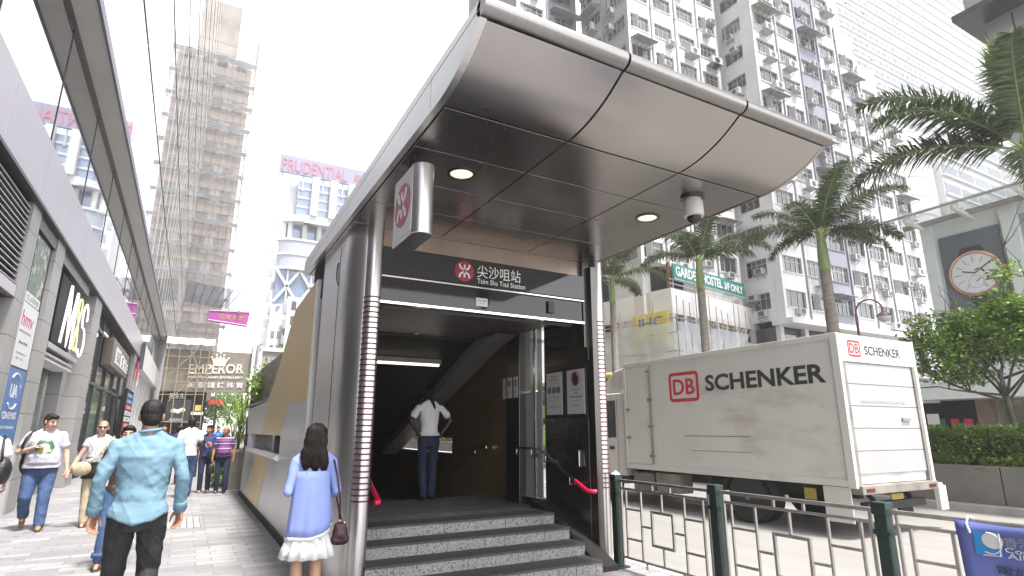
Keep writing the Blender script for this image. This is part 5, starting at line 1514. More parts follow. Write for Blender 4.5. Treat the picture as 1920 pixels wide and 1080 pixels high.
mb = MB(); mb.box(tx0+.072,tx0+.0798,11.5,11.512,.6,2.3); mb.box(tx0+.072,tx0+.0798,12.72,12.732,.6,1.4); mb.build('door_line', 'truck_grime', cb)
mb = MB(); mb.bar((tx0+.1,12.75,2.2),(tx0-.12,12.85,2.15),.03); mb.box(tx0-.2,tx0-.06,12.80,12.88,1.75,2.18); mb.build('mirror', 'chassis', cb)
MB().add([(tx0+.2,12.985,1.32),(tx1-.2,12.985,1.32),(tx1-.2,12.755,2.25),(tx0+.2,12.755,2.25)], [(0,1,2,3)]).build('windscreen', 'cab_glass', cb, fix=False)
box_obj('bumper', 'rim_grey', cb, tx0+.06, tx1-.06, 12.9, 13.08, .28, .60, .02)
box_obj('step', 'chassis', cb, tx0+.1, tx0+.4, 11.3, 12.95, .30, .475)
for x in (tx0+.2, tx1-.5): box_obj('headlight', 'poster_white', cb, x, x+.3, 13.001, 13.03, .7, .88)

# bus farther up the road
bus = thing('double_decker_bus', (19.5,27,RZ), 'yellow and dark double decker bus glimpsed behind the truck cab', 'bus')
box_obj('body', 'yellow_sign', bus, 18.2, 20.7, 22.6, 33, .25, 4.35, .12)
mb = MB(); mb.box(18.17,18.199,22.9,32.7,2.95,4.05); mb.box(18.17,18.199,23.2,32.5,1.15,2.2); mb.box(18.5,20.4,22.57,22.599,3.0,4.05); mb.box(18.5,20.4,22.57,22.599,1.3,2.3); mb.build('window', 'cab_glass', bus)
mb = MB()
for k in range(7): mb.box(18.15,18.169,23.4+k*1.45,23.48+k*1.45,1.15,4.05)
mb.box(18.15,18.169,22.9,32.7,3.72,3.78); mb.build('window_bar', 'tan_metal', bus)
mb = MB(); mb.box(18.15,18.1995,22.7,32.9,.2,.6); mb.build('skirt', 'chassis', bus)
for y in (24.6,30.5):
    W = MB(); W.lathe([(.3,-.12),(.46,-.12),(.48,0),(.46,.12),(.3,.12)], (18.3,y,RZ+.48), 24, 'x'); W.build('wheel', 'rubber', bus, smooth=True)

# ================================================================== median planter
pla = thing('planter_wall', (15.1,9,0), 'stained grey concrete planter wall along the middle of the road', 'planter')
mb = MB()
y = -4.4
while y < 62:
    mb.box(14.98,15.22,y+.012,y+2.588,-.13,.80); y += 2.6
mb.build('wall_block', 'concrete_planter', pla, .01)
box_obj('joint_fill', 'gap', pla, 15.0, 15.2, -4.4, 62, -.13, .78)
box_obj('soil', 'soil', pla, 15.221, 17.0, -4.4, 62, -.13, .74)
box_obj('far_wall', 'concrete_planter', pla, 17.0, 17.2, -4.4, 62, -.13, .80)
def leaves(n, sampler, L, W, m, name, parent, flat=.5):
    mb = MB()
    for _ in range(n):
        p, outward = sampler()
        d = V((random.gauss(0,1),random.gauss(0,1),random.gauss(0,.6))) + outward*.9
        up = V((random.gauss(0,.5),random.gauss(0,.5),1)).normalized()
        mb.leaf(p, d, up, L*random.uniform(.6,1.25), W*random.uniform(.7,1.2))
    return mb.build(name, m, parent, fix=False)
def hedge_s(x0,x1,y0,y1,z0,z1,sc=1.6):
    def f():
        while True:
            p = V((random.uniform(x0,x1),random.uniform(y0,y1),random.uniform(z0,z1)))
            t = random.random()
            if t < .45: p.x = x0 + abs(random.gauss(0,.10))
            elif t < .75: p.z = z1 - abs(random.gauss(0,.10))
            nz = noise.noise(p*sc)*.14 + noise.noise(p*6)*.05
            if nz < -.05: continue
            o = V((-1,0,.2)) if t < .45 else V((0,0,1))
            return p + o*nz*1.2, o
    return f
random.seed(31)
hg = thing('hedge', (15.9,6,.74), 'clipped green hedge on the median planter below the leafy tree', 'hedge')
leaves(17000, hedge_s(15.45,16.5,1.5,10,.85,1.58), .085, .05, 'leaf', 'foliage', hg)
mb = MB()
for k in range(90):
    y = 1.5+k*.095; x = 15.7+random.random()*.5
    mb.tube([(x,y,.74),(x+random.uniform(-.1,.1),y+random.uniform(-.1,.1),1.4)], .012, 5)
mb.build('stems', 'bark', hg)
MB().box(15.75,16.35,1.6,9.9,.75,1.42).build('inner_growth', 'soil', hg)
gc = thing('ground_cover', (15.4,6,.74), 'pale green low plants along the edge of the planter wall', 'ground cover')
gco = leaves(4200, hedge_s(15.22,15.55,1.5,10,.78,.92,3.), .09, .065, 'leaf_light', 'foliage', gc)
hg2 = thing('hedge', (15.9,42,.74), 'long far green hedge on the median seen through the stairwell slot', 'hedge')
leaves(3500, hedge_s(15.4,16.6,26,60,.8,1.75), .22, .14, 'leaf_light', 'foliage', hg2)
MB().box(15.6,16.5,26,60,.75,1.5).build('inner_growth', 'leaf', hg2)
# palms
mat('rachis', (.22,.26,.10), .5, 0, .1, 5)
def palm(x, y, zt, label, seed, n=15, L=3.2, r=.16, dirs=None, spear=False, lean=(0,0)):
    random.seed(seed)
    t = thing('palm_tree', (x,y,.74), label, 'palm tree', 'palms on the median')
    z0 = .74; pts = []; rs = []
    zc = zt - 1.25
    k = 26
    for i in range(k+1):
        s = i/k; z = z0+(zc-z0)*s
        pts.append((x+lean[0]*s*s, y+lean[1]*s*s, z)); rs.append(r*(1.35-.5*s**.6)*(1.03 if i % 2 else .98))
    MB().tube(pts, rs, 14).build('trunk', 'palm_trunk', t, smooth='all')
    tx, ty = pts[-1][0], pts[-1][1]
    MB().tube([(tx,ty,zc-.02),(tx,ty,zc+.15),(tx,ty,zc+.6),(tx,ty,zt),(tx,ty,zt+.3)], [r*.84,r*.98,r*.86,r*.62,r*.3], 14).build('crownshaft', 'crownshaft', t, smooth='all')
    lf = MB(); ra = MB()
    dirs = dirs or [(2*pi*i*.382+random.uniform(-.2,.2), 1.25-1.0*(i/n)+random.uniform(-.1,.1), random.uniform(.85,1.1)) for i in range(n)]
    for (az, el, ls) in dirs:
        LL = L*ls; seg = 20
        d = V((cos(az)*cos(el), sin(az)*cos(el), sin(el)))
        p = V((tx,ty,zt-.15)); P = [p.copy()]; D = [d.copy()]
        droop = random.uniform(.085,.115)
        for i in range(seg):
            d = (d + V((0,0,-1))*droop*(.25+1.1*i/seg)).normalized()
            p = p + d*LL/seg; P.append(p.copy()); D.append(d.copy())
        ra.tube(P, [.032*(1-.85*i/seg) for i in range(seg+1)], 5)
        for i in range(2, seg*5):
            s = i/(seg*5); f = s*seg; a = int(f); u = f-a
            q = P[a].lerp(P[min(a+1,seg)], u); dd = D[a]
            side = dd.cross(V((0,0,1))); side = side.normalized() if side.length > .01 else V((1,0,0))
            upv = side.cross(dd).normalized()
            ll = (.62*(1-abs(s-.4)**1.5*1.5)+.05)*random.uniform(.8,1.1)*L/3.2
            if s < .12: continue
            for sg in (-1,1):
                for rank in (random.uniform(-.5,.15), random.uniform(.1,.75)):
                    v = (side*sg*cos(rank) + upv*sin(rank) + dd*random.uniform(.35,.75)).normalized()
                    m1 = q + v*ll*.5 + V((0,0,-.04*ll)); e = q + v*ll + V((0,0,-.30*ll))
                    wv = v.cross(upv); wv = (wv.normalized() if wv.length > .05 else dd)*(.021*L/3.2)
                    b = len(lf.v)
                    lf.v += [q-wv*.6, q+wv*.6, m1+wv, m1-wv, e]
                    lf.f += [[b,b+1,b+2,b+3],[b+3,b+2,b+4]]; lf.m += [0,0]
    ra.build('frond_stem', 'rachis', t, smooth='all')
    lf.build('frond_leaves', 'palm_leaf', t, fix=False)
    if spear:
        sp = MB()
        for i in range(700):
            h = random.random(); a = random.uniform(0,2*pi)
            q = V((tx-.25+random.gauss(0,.09),ty+.0+random.gauss(0,.09),zt+.3+h*1.9))
            v = V((cos(a)*.55,sin(a)*.55,1)).normalized()
            sp.leaf(q, v, V((cos(a),sin(a),0)), random.uniform(.4,.75), .07)
        sp.build('new_frond', 'palm_new', t, fix=False)
    return t
palm(16.0, 19.6, 8.25, 'slim palm nearest the banded entrance post, farthest of the four', 1, n=9, L=2.6, r=.15)
palm(16.0, 14.5, 7.75, 'palm with its trunk crossing the green hostel sign', 2, L=2.7, r=.16, dirs=[(R(-48),.75,1.05),(R(-20),.95,1),(R(-70),.45,.8),(R(110),.7,.95),(R(140),1.0,1),(R(60),1.15,1),(R(200),.75,.9),(R(250),1.1,1)])
palm(16.0, 9.75, 7.35, 'palm standing behind the rear end of the truck box', 3, L=2.5, r=.17, dirs=[(R(-55),1.2,1.6),(R(-85),.75,1.1),(R(-40),.45,.95),(R(-75),.15,.85),(R(125),.55,.95),(R(100),.95,1),(R(150),.1,.75),(R(30),.9,1),(R(190),.7,.9),(R(-10),.5,.9),(R(240),1.1,1)])
palm(16.1, 4.72, 7.9, 'large palm at the right edge with a pale new frond on top', 4, L=3.9, r=.18, spear=True,
     dirs=[(R(112),1.05,1.05),(R(128),.42,1.0),(R(150),.72,.95),(R(15),.6,.8),(R(200),.9,.95)])
# leafy tree
random.seed(41)
mat('leaf', (.18,.29,.05), .42, 0, .25, 2., spec=.5, trans=.25, island=.5)
tt = thing('leafy_tree', (16.2,6.0,.74), 'leafy green tree on the median in front of the watch billboard', 'tree')
bx, by = 16.2, 6.1
mb = MB(); tips = []
mb.tube([(bx,by,.7),(bx+.03,by-.03,1.6),(bx,by-.02,2.3),(bx-.05,by,2.9)], [.075,.06,.055,.045], 10)
def limb(p, d, L, r, lv):
    P = [V(p)]; d = V(d).normalized()
    for i in range(4):
        d = (d + V((random.gauss(0,.16),random.gauss(0,.16),random.gauss(.05,.1)))).normalized(); P.append(P[-1]+d*L/4)
    mb.tube(P, [r*(1-.16*i) for i in range(5)], 6)
    if lv == 0:
        tips.extend(q for q in (P[-1],P[2]) if q.y < 7.3 and q.z > 2.2 and q.z < (4.5-max(0,q.y-6.1)*.75 if q.y > 5.3 else 5.5)); return
    for k in range(3):
        a = random.uniform(0,2*pi)
        limb(P[random.choice([2,3,4])], d + V((cos(a)*.9,sin(a)*.9,random.uniform(-.3,.5))), L*random.uniform(.55,.8), r*.55, lv-1)
for a, e, L in ((2.0,.5,1.5),(1.2,.9,1.4),(.2,.8,1.3),(-1.2,.9,1.7),(-2.2,.6,1.5),(3.1,.55,1.5),(-1.7,.35,1.6),(1.8,1.2,1.5),(2.5,.15,1.3),(-1.4,1.25,2.3)):
    limb((bx+random.uniform(-.04,.04),by,random.uniform(2.0,2.9)), (cos(a)*cos(e),sin(a)*cos(e),sin(e)), L, .035, 2)
mb.build('trunk', 'bark', tt, smooth='all')
def crown_s():
    c = random.choice(tips)
    g = V((random.gauss(0,.17),random.gauss(0,.17),random.gauss(0,.11)))
    return c+g, g.normalized() if g.length else V((0,0,1))
leaves(26000, crown_s, .12, .07, 'leaf', 'crown', tt)
# small plants along the stairwell wall
random.seed(51)
def blob_s(c, r, n=9):
    cs = [V(c)+V((random.uniform(-1,1)*r[0],random.uniform(-1,1)*r[1],random.uniform(-1,1)*r[2])) for _ in range(n)]
    def f():
        q = random.choice(cs); g = V((random.gauss(0,.35)*r[0],random.gauss(0,.35)*r[1],random.gauss(0,.35)*r[2])); return q+g, g.normalized()
    return f
bs = thing('shrub', (1.9,17.5,2), 'bright green shrub growing above the low end of the steel wall', 'shrub')
leaves(1900, blob_s((2.0,17.6,2.75),(.42,.8,.38)), .16, .085, 'leaf_light', 'foliage', bs)
mb = MB()
for k in range(7): mb.tube([(1.9,17.2+k*.15,2.0),(2.0+random.uniform(-.3,.3),17.2+k*.2,2.9)], .015, 5)
mb.build('stems', 'bark', bs)
sk = thing('spiky_plant', (1.3,21,.4), 'spiky palm like plant past the end of the steel wall', 'plant')
mb = MB()
for k in range(260):
    a = random.uniform(0,2*pi); e = random.uniform(-.1,1.3); c = V((1.55+random.gauss(0,.25),21.2+random.gauss(0,.5),random.choice([1.1,1.6,2.1])))
    mb.leaf(c, V((cos(a)*cos(e),sin(a)*cos(e),sin(e))), V((0,0,1)), random.uniform(.45,.9), .055)
mb.build('leaves', 'leaf_light', sk, fix=False)
MB().tube([(1.55,21.2,.3),(1.55,21.2,2.1)], .05, 8).build('stem', 'bark', sk)
bx_ = box_obj('planter_box', 'concrete_planter', None, 1.15, 2.6, 17.6, 27, 0, .95); tag(bx_, 'low grey planter box beyond the end of the steel wall', 'planter')
dp = thing('shrub', (1.0,18.6,.0), 'small dark shrub at the foot of the grey planter box', 'shrub')
leaves(700, blob_s((.98,18.9,.38),(.14,.6,.3)), .14, .07, 'leaf', 'foliage', dp)
MB().tube([(.98,18.9,0),(.98,18.9,.4)], .02, 6).build('stems', 'bark', dp)
for k, (x, y, z, r_, lab) in enumerate([(3.0,82,4.6,2.3,'street tree far down the road under the red sign'),(6.5,88,5.0,2.8,'street tree far down the road, right of the one under the red sign')]):
    ft = thing('street_tree', (x,y,0), lab, 'tree', 'far street trees')
    leaves(1500, blob_s((x,y,z),(r_*.8,r_*.8,r_*.6),14), .5, .3, 'leaf', 'crown', ft)
    MB().tube([(x,y,0),(x,y,z)], [.2,.12], 8).build('trunk', 'bark', ft)
# street lamp across the road
slp = thing('street_lamp', (24.6,13.9,0), 'dark red street lamp with a curved arm and round white lantern', 'street lamp')
mat('lamp_maroon', (.10,.035,.05), .5, .2, .1)
lx, ly = 24.6, 13.9
MB().tube([(lx,ly,0),(lx,ly,.9),(lx,ly,1.0),(lx,ly,6.4)], [.11,.11,.07,.055], 12).build('pole', 'lamp_maroon', slp, smooth=True)
ux, uy = .45, -.89
MB().tube([(lx,ly,6.35)]+[(lx+ux*.5*(1-cos(a)), ly+uy*.5*(1-cos(a)), 6.4+.55*sin(a)) for a in [pi*i/12 for i in range(13)]], .035, 8).build('arm', 'lamp_maroon', slp, smooth=True)
gx, gy = lx+ux*1.0, ly+uy*1.0
MB().lathe([(.05,6.45),(.1,6.36),(.28,6.24),(.30,6.18),(.27,6.17)], (gx,gy,0), 20).build('hood', 'lamp_maroon', slp, smooth=True)
MB().lathe([(.27,6.17),(.24,6.05),(.14,5.96),(.02,5.93)], (gx,gy,0), 20).build('lantern', 'cam_white', slp, smooth=True)
# overhead traffic sign stub / litter pieces near the steps are left out; parking meter post by the watch shop
pm = thing('sign_post', (25.2,11.9,0), 'thin white signpost before the dark shop entry across the road', 'signpost')
MB().tube([(25.2,11.9,0),(25.2,11.9,2.1)], .03, 8).build('pole', 'chrome', pm)
box_obj('plate', 'cam_white', pm, 25.17, 25.2, 11.7, 12.1, 1.75, 2.15)
# ================================================================== summer haze over the street
def haze(density):
    o = MB().box(-45,215,-12,155,-1.2,182).build('haze', 'gap', None); o['kind'] = 'stuff'
    m = bpy.data.materials.new('haze'); m.use_nodes = True; t = m.node_tree
    t.nodes.remove(t.nodes['Principled BSDF'])
    v = t.nodes.new('ShaderNodeVolumePrincipled'); v.inputs['Density'].default_value = density; v.inputs['Color'].default_value = (1,1,1,1); v.inputs['Anisotropy'].default_value = .3
    t.links.new(v.outputs[0], t.nodes['Material Output'].inputs['Volume'])
    o.data.materials.clear(); o.data.materials.append(m)
haze(.0015)
# ================================================================== people
def skin(name, c): return mat(name, c, .5, 0, .08, 8, spec=.4, dirt=(tuple(v*.75 for v in c), 14, .6, .8, (1,1,1)))
skin('skin_tan', (.33,.17,.11)); skin('skin_pale', (.56,.34,.26)); skin('skin_dark', (.055,.030,.021)); skin('skin_mid', (.42,.23,.155))
mat('hair_black', (.008,.0065,.0065), .6, 0, .3, 30, .6, 60, (1,1,.25), spec=.3)
mat('hair_brown', (.011,.006,.005), .45, 0, .4, 30, .1, 60, (1,1,.25), spec=.25)
mat('hair_blond', (.30,.20,.12), .45, 0, .3, 30, .3, 60)
mat('cloth_blue', (.132,.228,.292), .8, 0, .06, 6, .22, 15, (1,1,2.2), dirt=((.110,.195,.252), 3, .45, .75, (1,1,1.6)))
mat('cloth_black', (.010,.0095,.012), .8, 0, .15, 8, .1, 120)
mat('cloth_peri', (.235,.30,.60), .8, 0, .05, 6, .10, 140)
mat('cloth_white', (.66,.65,.66), .8, 0, .05, 6, .10, 120)
mat('cloth_grey', (.47,.46,.52), .8, 0, .05, 6, .10, 120)
mat('cloth_lace', (.62,.61,.63), .8, 0, .05, 6, .2, 70, dirt=((.26,.26,.30), 34, .50, .56, (1,1,1)))
mat('cloth_skirt', (.66,.655,.64), .8, 0, .05, 6, .12, 100, dirt=((.42,.42,.42), 11, .60, .64, (1,1,1)))
mat('denim', (.05,.092,.20), .85, 0, .15, 6, .2, 160, dirt=((.12,.19,.38), 3.2, .50, .75, (1,1,.6)))
mat('denim_dark', (.016,.022,.055), .85, 0, .2, 6, .2, 160, dirt=((.13,.17,.30), 2.6, .60, .78, (1,1,.7)))
mat('beige', (.42,.35,.24), .8, 0, .08, 6, .1, 100)
mat('navy', (.025,.03,.13), .8, 0, .1, 6, .1, 100)
mat('shoe_tan', (.30,.18,.08), .6, 0, .15, 10)
mat('shoe_black', (.012,.011,.012), .4, 0, .1)
mat('leather_maroon', (.035,.008,.018), .42, 0, .3, 14, .25, 30)
mat('leather_brown', (.045,.028,.022), .5, 0, .2, 10)
mat('bag_tan', (.42,.33,.22), .7, 0, .2, 14, .5, 30, (1,1,3))
mat('bag_black', (.010,.010,.012), .5, 0, .2, 10, .2, 40)
mat('brass', (.55,.38,.14), .3, 1, .1)
mat('lip', (.34,.13,.11), .45, 0, 0)
mat('eye_dark', (.02,.015,.012), .2, 0, 0)
mat('eye_white', (.6,.58,.56), .3, 0, 0)
band_mat('polo', [(0.0,(.03,.03,.07)),(.93,(.02,.02,.05)),(.985,(.28,.04,.26)),(1.045,(.03,.03,.07)),(1.075,(.42,.40,.46)),(1.10,(.28,.05,.27)),(1.165,(.03,.03,.07)),(1.20,(.42,.40,.46)),(1.225,(.03,.03,.07)),(1.26,(.26,.05,.24)),(1.31,(.025,.025,.06)),(1.335,(.40,.38,.45)),(1.36,(.025,.025,.06)),(1.6,(.03,.03,.07))])

def solid(mb, name, m, parent, vox=.009, it=5, fold=None, seed=0):
    """one continuous surface out of overlapping volumes"""
    o = mb.build(name, m, None)
    r = o.modifiers.new('r', 'REMESH'); r.mode = 'VOXEL'; r.voxel_size = vox
    s_ = o.modifiers.new('s', 'SMOOTH'); s_.factor = .5; s_.iterations = it
    dg = bpy.context.evaluated_depsgraph_get()
    me = bpy.data.meshes.new_from_object(o.evaluated_get(dg), depsgraph=dg)
    old = o.data; o.modifiers.clear(); o.data = me; bpy.data.meshes.remove(old); me.name = name
    if fold:
        amp, fz = fold; vs = me.vertices; nn = [v.normal.copy() for v in vs]
        for v, n_ in zip(vs, nn):
            p = v.co
            a = noise.noise(V((p.x*7+seed, p.y*7, p.z*fz + p.x*6)))
            b = noise.noise(V((p.x*16+seed, p.y*16, p.z*fz*1.9 - p.x*9)))
            c = 1-abs(noise.noise(V((p.x*5+seed*2, p.y*5, p.z*fz*.8 + p.x*11))))*2.2
            v.co = p + n_*amp*(a + .5*b + .55*max(c,0)**2)
    me.polygons.foreach_set('use_smooth', [True]*len(me.polygons))
    o.parent = parent
    return o
def hand(mb, wr, d, side, s=1., curl=.5, thumb=1):
    """palm and five fingers: d points along the hand, side towards the thumb"""
    wr, d, side = V(wr), V(d).normalized(), V(side); side = (side - d*side.dot(d)).normalized()
    nrm = d.cross(side).normalized()*thumb
    offs = [.030,.010,-.010,-.029]; lens = [.072,.080,.074,.058]
    for o_, L in zip(offs, lens):
        k = wr + d*.088*s + side*o_*s
        mb.cap(wr + side*o_*.55*s, .0165*s, k, .0125*s, 8, 3)
        f1 = (d*cos(curl) + nrm*sin(curl) + side*o_*3).normalized(); f2 = (d*cos(curl*2.1) + nrm*sin(curl*2.1)).normalized(); f3 = (d*cos(curl*2.8) + nrm*sin(curl*2.8)).normalized()
        a = k + f1*L*.48*s; b = a + f2*L*.32*s; c = b + f3*L*.22*s
        mb.cap(k, .0098*s, a, .0088*s, 8, 3); mb.cap(a, .0088*s, b, .0080*s, 8, 3); mb.cap(b, .0080*s, c, .0070*s, 8, 3)
    t0 = wr + d*.025*s + side*.022*s
    t1 = t0 + (side*.75 + d*.6 + nrm*.35).normalized()*.045*s; t2 = t1 + (side*.25 + d*.9 + nrm*.3).normalized()*.034*s; t3 = t2 + (d + nrm*.3).normalized()*.022*s
    mb.cap(t0, .0165*s, t1, .0115*s, 8, 3); mb.cap(t1, .0110*s, t2, .0095*s, 8, 3); mb.cap(t2, .0095*s, t3, .008*s, 8, 3)

DEF = dict(Lh=(-.095,0,.90),Rh=(.095,0,.90),Lk=(-.105,.02,.50),Rk=(.105,.02,.50),La=(-.105,-.02,.09),Ra=(.105,-.02,.09),
           Ls=(-.185,-.005,1.415),Rs=(.185,-.005,1.415),Le=(-.245,-.03,1.14),Re=(.245,-.03,1.14),Lw=(-.26,.04,.90),Rw=(.26,.04,.90))
def fig(label, loc, rz, H, J=None, group=None, sk='skin_tan', top='cloth_white', sleeve='short', legs='denim', shoes='shoe_black', girth=1., belly=0., hem=.88, hair='short', hairm='hair_black',
        head=(0,.02,0), hyaw=0., hpitch=0., curl=.5, vox=.008, fold=.006, lw=1., swidth=1., face=True, handdir=None, cat='person', shoe_kind='shoe', trouser_end=.075, skirt=False, leghair=None):
    t = thing('person', loc, label, cat, group, rz)
    s = H/1.75
    j = {k: V(v) for k, v in DEF.items()}
    for k, v in (J or {}).items(): j[k] = V(v)
    for k in ('Ls','Rs'):
        if not (J and k in J): j[k].x *= swidth
    j = {k: v*s for k, v in j.items()}
    g = girth
    neck = V((0,-.015,1.465))*s; hc = V((head[0], head[1], 1.632+head[2]))*s
    Rm = Matrix.Rotation(hyaw, 3, 'Z') @ Matrix.Rotation(hpitch, 3, 'X')
    def hp(x, y, z): return hc + Rm @ V((x,y,z))*s
    # ---- body
    b = MB()
    b.ell(hp(0,-.012,.022), (.076*s,.094*s,.095*s), Rm); b.ell(hp(0,.018,-.045), (.058*s,.068*s,.068*s), Rm)
    b.cap(hp(0,.055,-.085), .026*s, hp(0,.045,-.07), .034*s, 10, 3)
    b.cap(hp(0,.082,.012), .010*s, hp(0,.100,-.028), .0165*s, 8, 3); b.cap(hp(-.014,.088,-.032), .010*s, hp(.014,.088,-.032), .010*s, 8, 3)
    b.cap(hp(-.035,.072,.028), .014*s, hp(.035,.072,.028), .014*s, 8, 3)
    for q in (-1,1): b.ell(hp(q*.079,-.008,-.012), (.013*s,.022*s,.034*s), Rm, 10, 6); b.ell(hp(q*.045,.058,-.035), (.02*s,.02*s,.025*s), Rm, 10, 6)
    b.cap(neck - V((0,0,.03))*s, .062*s*(.8+.2*g), hp(0,-.015,-.05), .054*s*(.8+.2*g), 14)
    b.loft([((0,0,.90*s),.14*s,.10*s),((0,0,1.05*s),.12*s,.09*s),((0,0,1.25*s),.14*s,.10*s),((0,0,1.40*s),.15*s,.08*s),((0,-.01*s,1.46*s),.06*s,.055*s)])
    for q, (S, E, W) in (('L',('Ls','Le','Lw')),('R',('Rs','Re','Rw'))):
        ag = .85+.15*g
        b.cap(j[S]*.97, .045*s*ag, j[E], .038*s*ag); b.cap(j[E], .039*s*ag, j[E].lerp(j[W],.35), .037*s*ag); b.cap(j[E].lerp(j[W],.35), .037*s*ag, j[W], .025*s*ag)
        dd = (j[W]-j[E]).normalized()
        hd = V(handdir[q]) if handdir and q in handdir else dd
        fwd = V((0,1,0)) - dd*dd.y
        sd_ = fwd.normalized() if fwd.length > .3 else V((1 if q == 'L' else -1,0,0))
        if handdir and q+'s' in handdir: sd_ = V(handdir[q+'s'])
        inward = V((1 if q == 'L' else -1, 0, 0))
        n0 = hd.normalized().cross((sd_ - hd.normalized()*sd_.dot(hd.normalized())).normalized())
        hand(b, j[W], hd, sd_, s*1.02, curl, 1 if n0.dot(inward) > 0 else -1)
    for q in 'LR':
        b.cap(j[q+'h'], .075*s, j[q+'k'], .050*s); kn, an = j[q+'k'], j[q+'a']
        b.cap(kn, .050*s, kn.lerp(an,.3)+V((0,-.012,0))*s, .052*s); b.cap(kn.lerp(an,.3)+V((0,-.012,0))*s, .052*s, an, .034*s)
        b.cap(an+V((0,-.03,-.03))*s, .032*s, an+V((0,.12,-.06))*s, .026*s)
    solid(b, 'body', sk, t, vox*.75, 3)
    if face:
        for q in (-1,1):
            e = MB(); e.ell(hp(q*.031,.076,.012), (.0135*s,.008*s,.0075*s), Rm, 10, 6); e = e.build('eye', 'eye_white', t, smooth='all'); e.parent = t; 
            p_ = MB(); p_.ell(hp(q*.031,.082,.012), (.006*s,.004*s,.0062*s), Rm, 8, 5); p_ = p_.build('pupil', 'eye_dark', None, smooth='all'); p_.parent = e
            e.data.transform(Matrix.Translation(V(loc)))
            br = MB(); br.cap(hp(q*.018,.088,.034), .0045*s, hp(q*.050,.076,.036), .004*s, 6, 2); o = br.build('eyebrow', hairm, None, smooth='all'); o.parent = t
        l_ = MB(); l_.cap(hp(-.021,.080,-.062), .0055*s, hp(.021,.080,-.062), .0055*s, 6, 2); l_.cap(hp(-.014,.082,-.071), .006*s, hp(.014,.082,-.071), .006*s, 6, 2); o = l_.build('lips', 'lip', None, smooth='all'); o.parent = t
    # ---- hair
    hr_ = MB()
    if hair == 'short':
        hr_.ell(hp(0,-.022,.040), (.083*s,.098*s,.090*s), Rm); hr_.ell(hp(0,-.050,-.005), (.076*s,.066*s,.085*s), Rm); hr_.ell(hp(0,.045,.085), (.062*s,.045*s,.035*s), Rm)
        for q in (-1,1): hr_.cap(hp(q*.074,.015,.03), .014*s, hp(q*.075,.012,-.01), .008*s, 8, 3)
    elif hair == 'bald':
        hr_.ell(hp(0,-.045,-.005), (.081*s,.074*s,.062*s), Rm)
        for q in (-1,1): hr_.cap(hp(q*.072,.0,.035), .014*s, hp(q*.074,.01,-.01), .008*s, 8, 3)
    elif hair == 'tied':
        hr_.ell(hp(0,-.020,.036), (.081*s,.096*s,.088*s), Rm); hr_.ell(hp(0,-.055,.0), (.070*s,.060*s,.075*s), Rm); hr_.ell(hp(0,-.13,.02), (.04*s,.04*s,.045*s), Rm)
    elif hair == 'ponytail':
        hr_.ell(hp(0,-.022,.036), (.086*s,.100*s,.094*s), Rm); hr_.ell(hp(0,-.055,-.01), (.078*s,.070*s,.09*s), Rm)
        hr_.cap(hp(0,-.10,.0), .035*s, hp(.03,-.135,-.12), .032*s); hr_.cap(hp(.03,-.135,-.12), .032*s, hp(.055,-.13,-.25), .014*s)
    elif hair == 'long':
        hr_.ell(hp(0,-.018,.032), (.096*s,.108*s,.096*s), Rm); hr_.ell(hp(0,-.055,-.06), (.108*s,.080*s,.12*s), Rm)
        hr_.ell(hp(-.01,-.085,-.17), (.128*s,.062*s,.11*s), Rm); hr_.ell(hp(-.075,-.098,-.235), (.052*s,.040*s,.085*s), Rm); hr_.ell(hp(.0,-.105,-.255), (.05*s,.040*s,.09*s), Rm); hr_.ell(hp(.075,-.098,-.245), (.052*s,.040*s,.105*s), Rm)
    if hair:
        o = solid(hr_, 'hair', hairm, t, .007, 3, (.006 if hair == 'long' else .003, 5 if hair == 'long' else 26), 3)
        if hair == 'long':
            rnd = random.Random(4); st = MB()
            bv = BVHTree.FromPolygons([v.co for v in o.data.vertices], [tuple(p.vertices) for p in o.data.polygons])
            for k in range(420):
                a = rnd.uniform(-pi*.98, -pi*.02)
                P = []; ph = rnd.uniform(0,6.28); wv = rnd.uniform(.008,.022)
                zend = rnd.uniform(-.26,-.36) if abs(cos(a)) < .8 else rnd.uniform(-.16,-.27)
                for i in range(15):
                    u = i/14; z = .128*cos(min(u*2.2,1)*pi/2)*1 if u < .45 else 0
                    zz = .128 - .14*(u/.3) if u < .3 else -.012 + (zend+.012)*(u-.3)/.7
                    if u < .3: rr2 = sin(min(u/.3,1)*pi/2)
                    else: rr2 = 1.0 + .12*sin((u-.3)/.7*pi)
                    q = hp((.100+.03*max(0,u-.4))*rr2*cos(a)+wv*sin(ph+u*11)*u, -.018+.108*rr2*sin(a) - .035*max(0,u-.3) + wv*cos(ph+u*9)*u, zz)
                    h = bv.find_nearest(q)
                    if h[0] is not None: q = h[0] + h[1]*rnd.uniform(.001,.006) if (q-h[0]).length < .05 else q
                    P.append(q)
                st.tube(P, [.0022*s]*10+[.002*s,.0018*s,.0014*s,.001*s,.0005*s], 4)
            o2 = st.build('hair_strands', hairm, None, smooth='all', fix=False); o2.parent = t
    # ---- legs
    if legs and not skirt:
        L = MB()
        L.loft([((0,0,.80*s),.135*s*g,.10*s*g),((0,-.005*s,.88*s),(.152+.02*belly)*s*g,(.112+.02*belly)*s*g),((0,-.005*s,.95*s),(.14+.02*belly)*s*g,(.10+.02*belly)*s*g),((0,0,1.0*s),(.11+.01*belly)*s*g,(.08+.01*belly)*s*g)])
        for q in 'LR':
            h_, kn, an = j[q+'h'], j[q+'k'], j[q+'a']
            e = kn.lerp(an, 1) + (an-kn).normalized()*(.09-trouser_end)*s*.3
            L.cap(h_, .092*s*g*lw, kn, .070*s*lw*(.7+.3*g)); L.cap(kn, .070*s*lw*(.7+.3*g), e, .060*s*lw*(.7+.3*g), 14, 2)
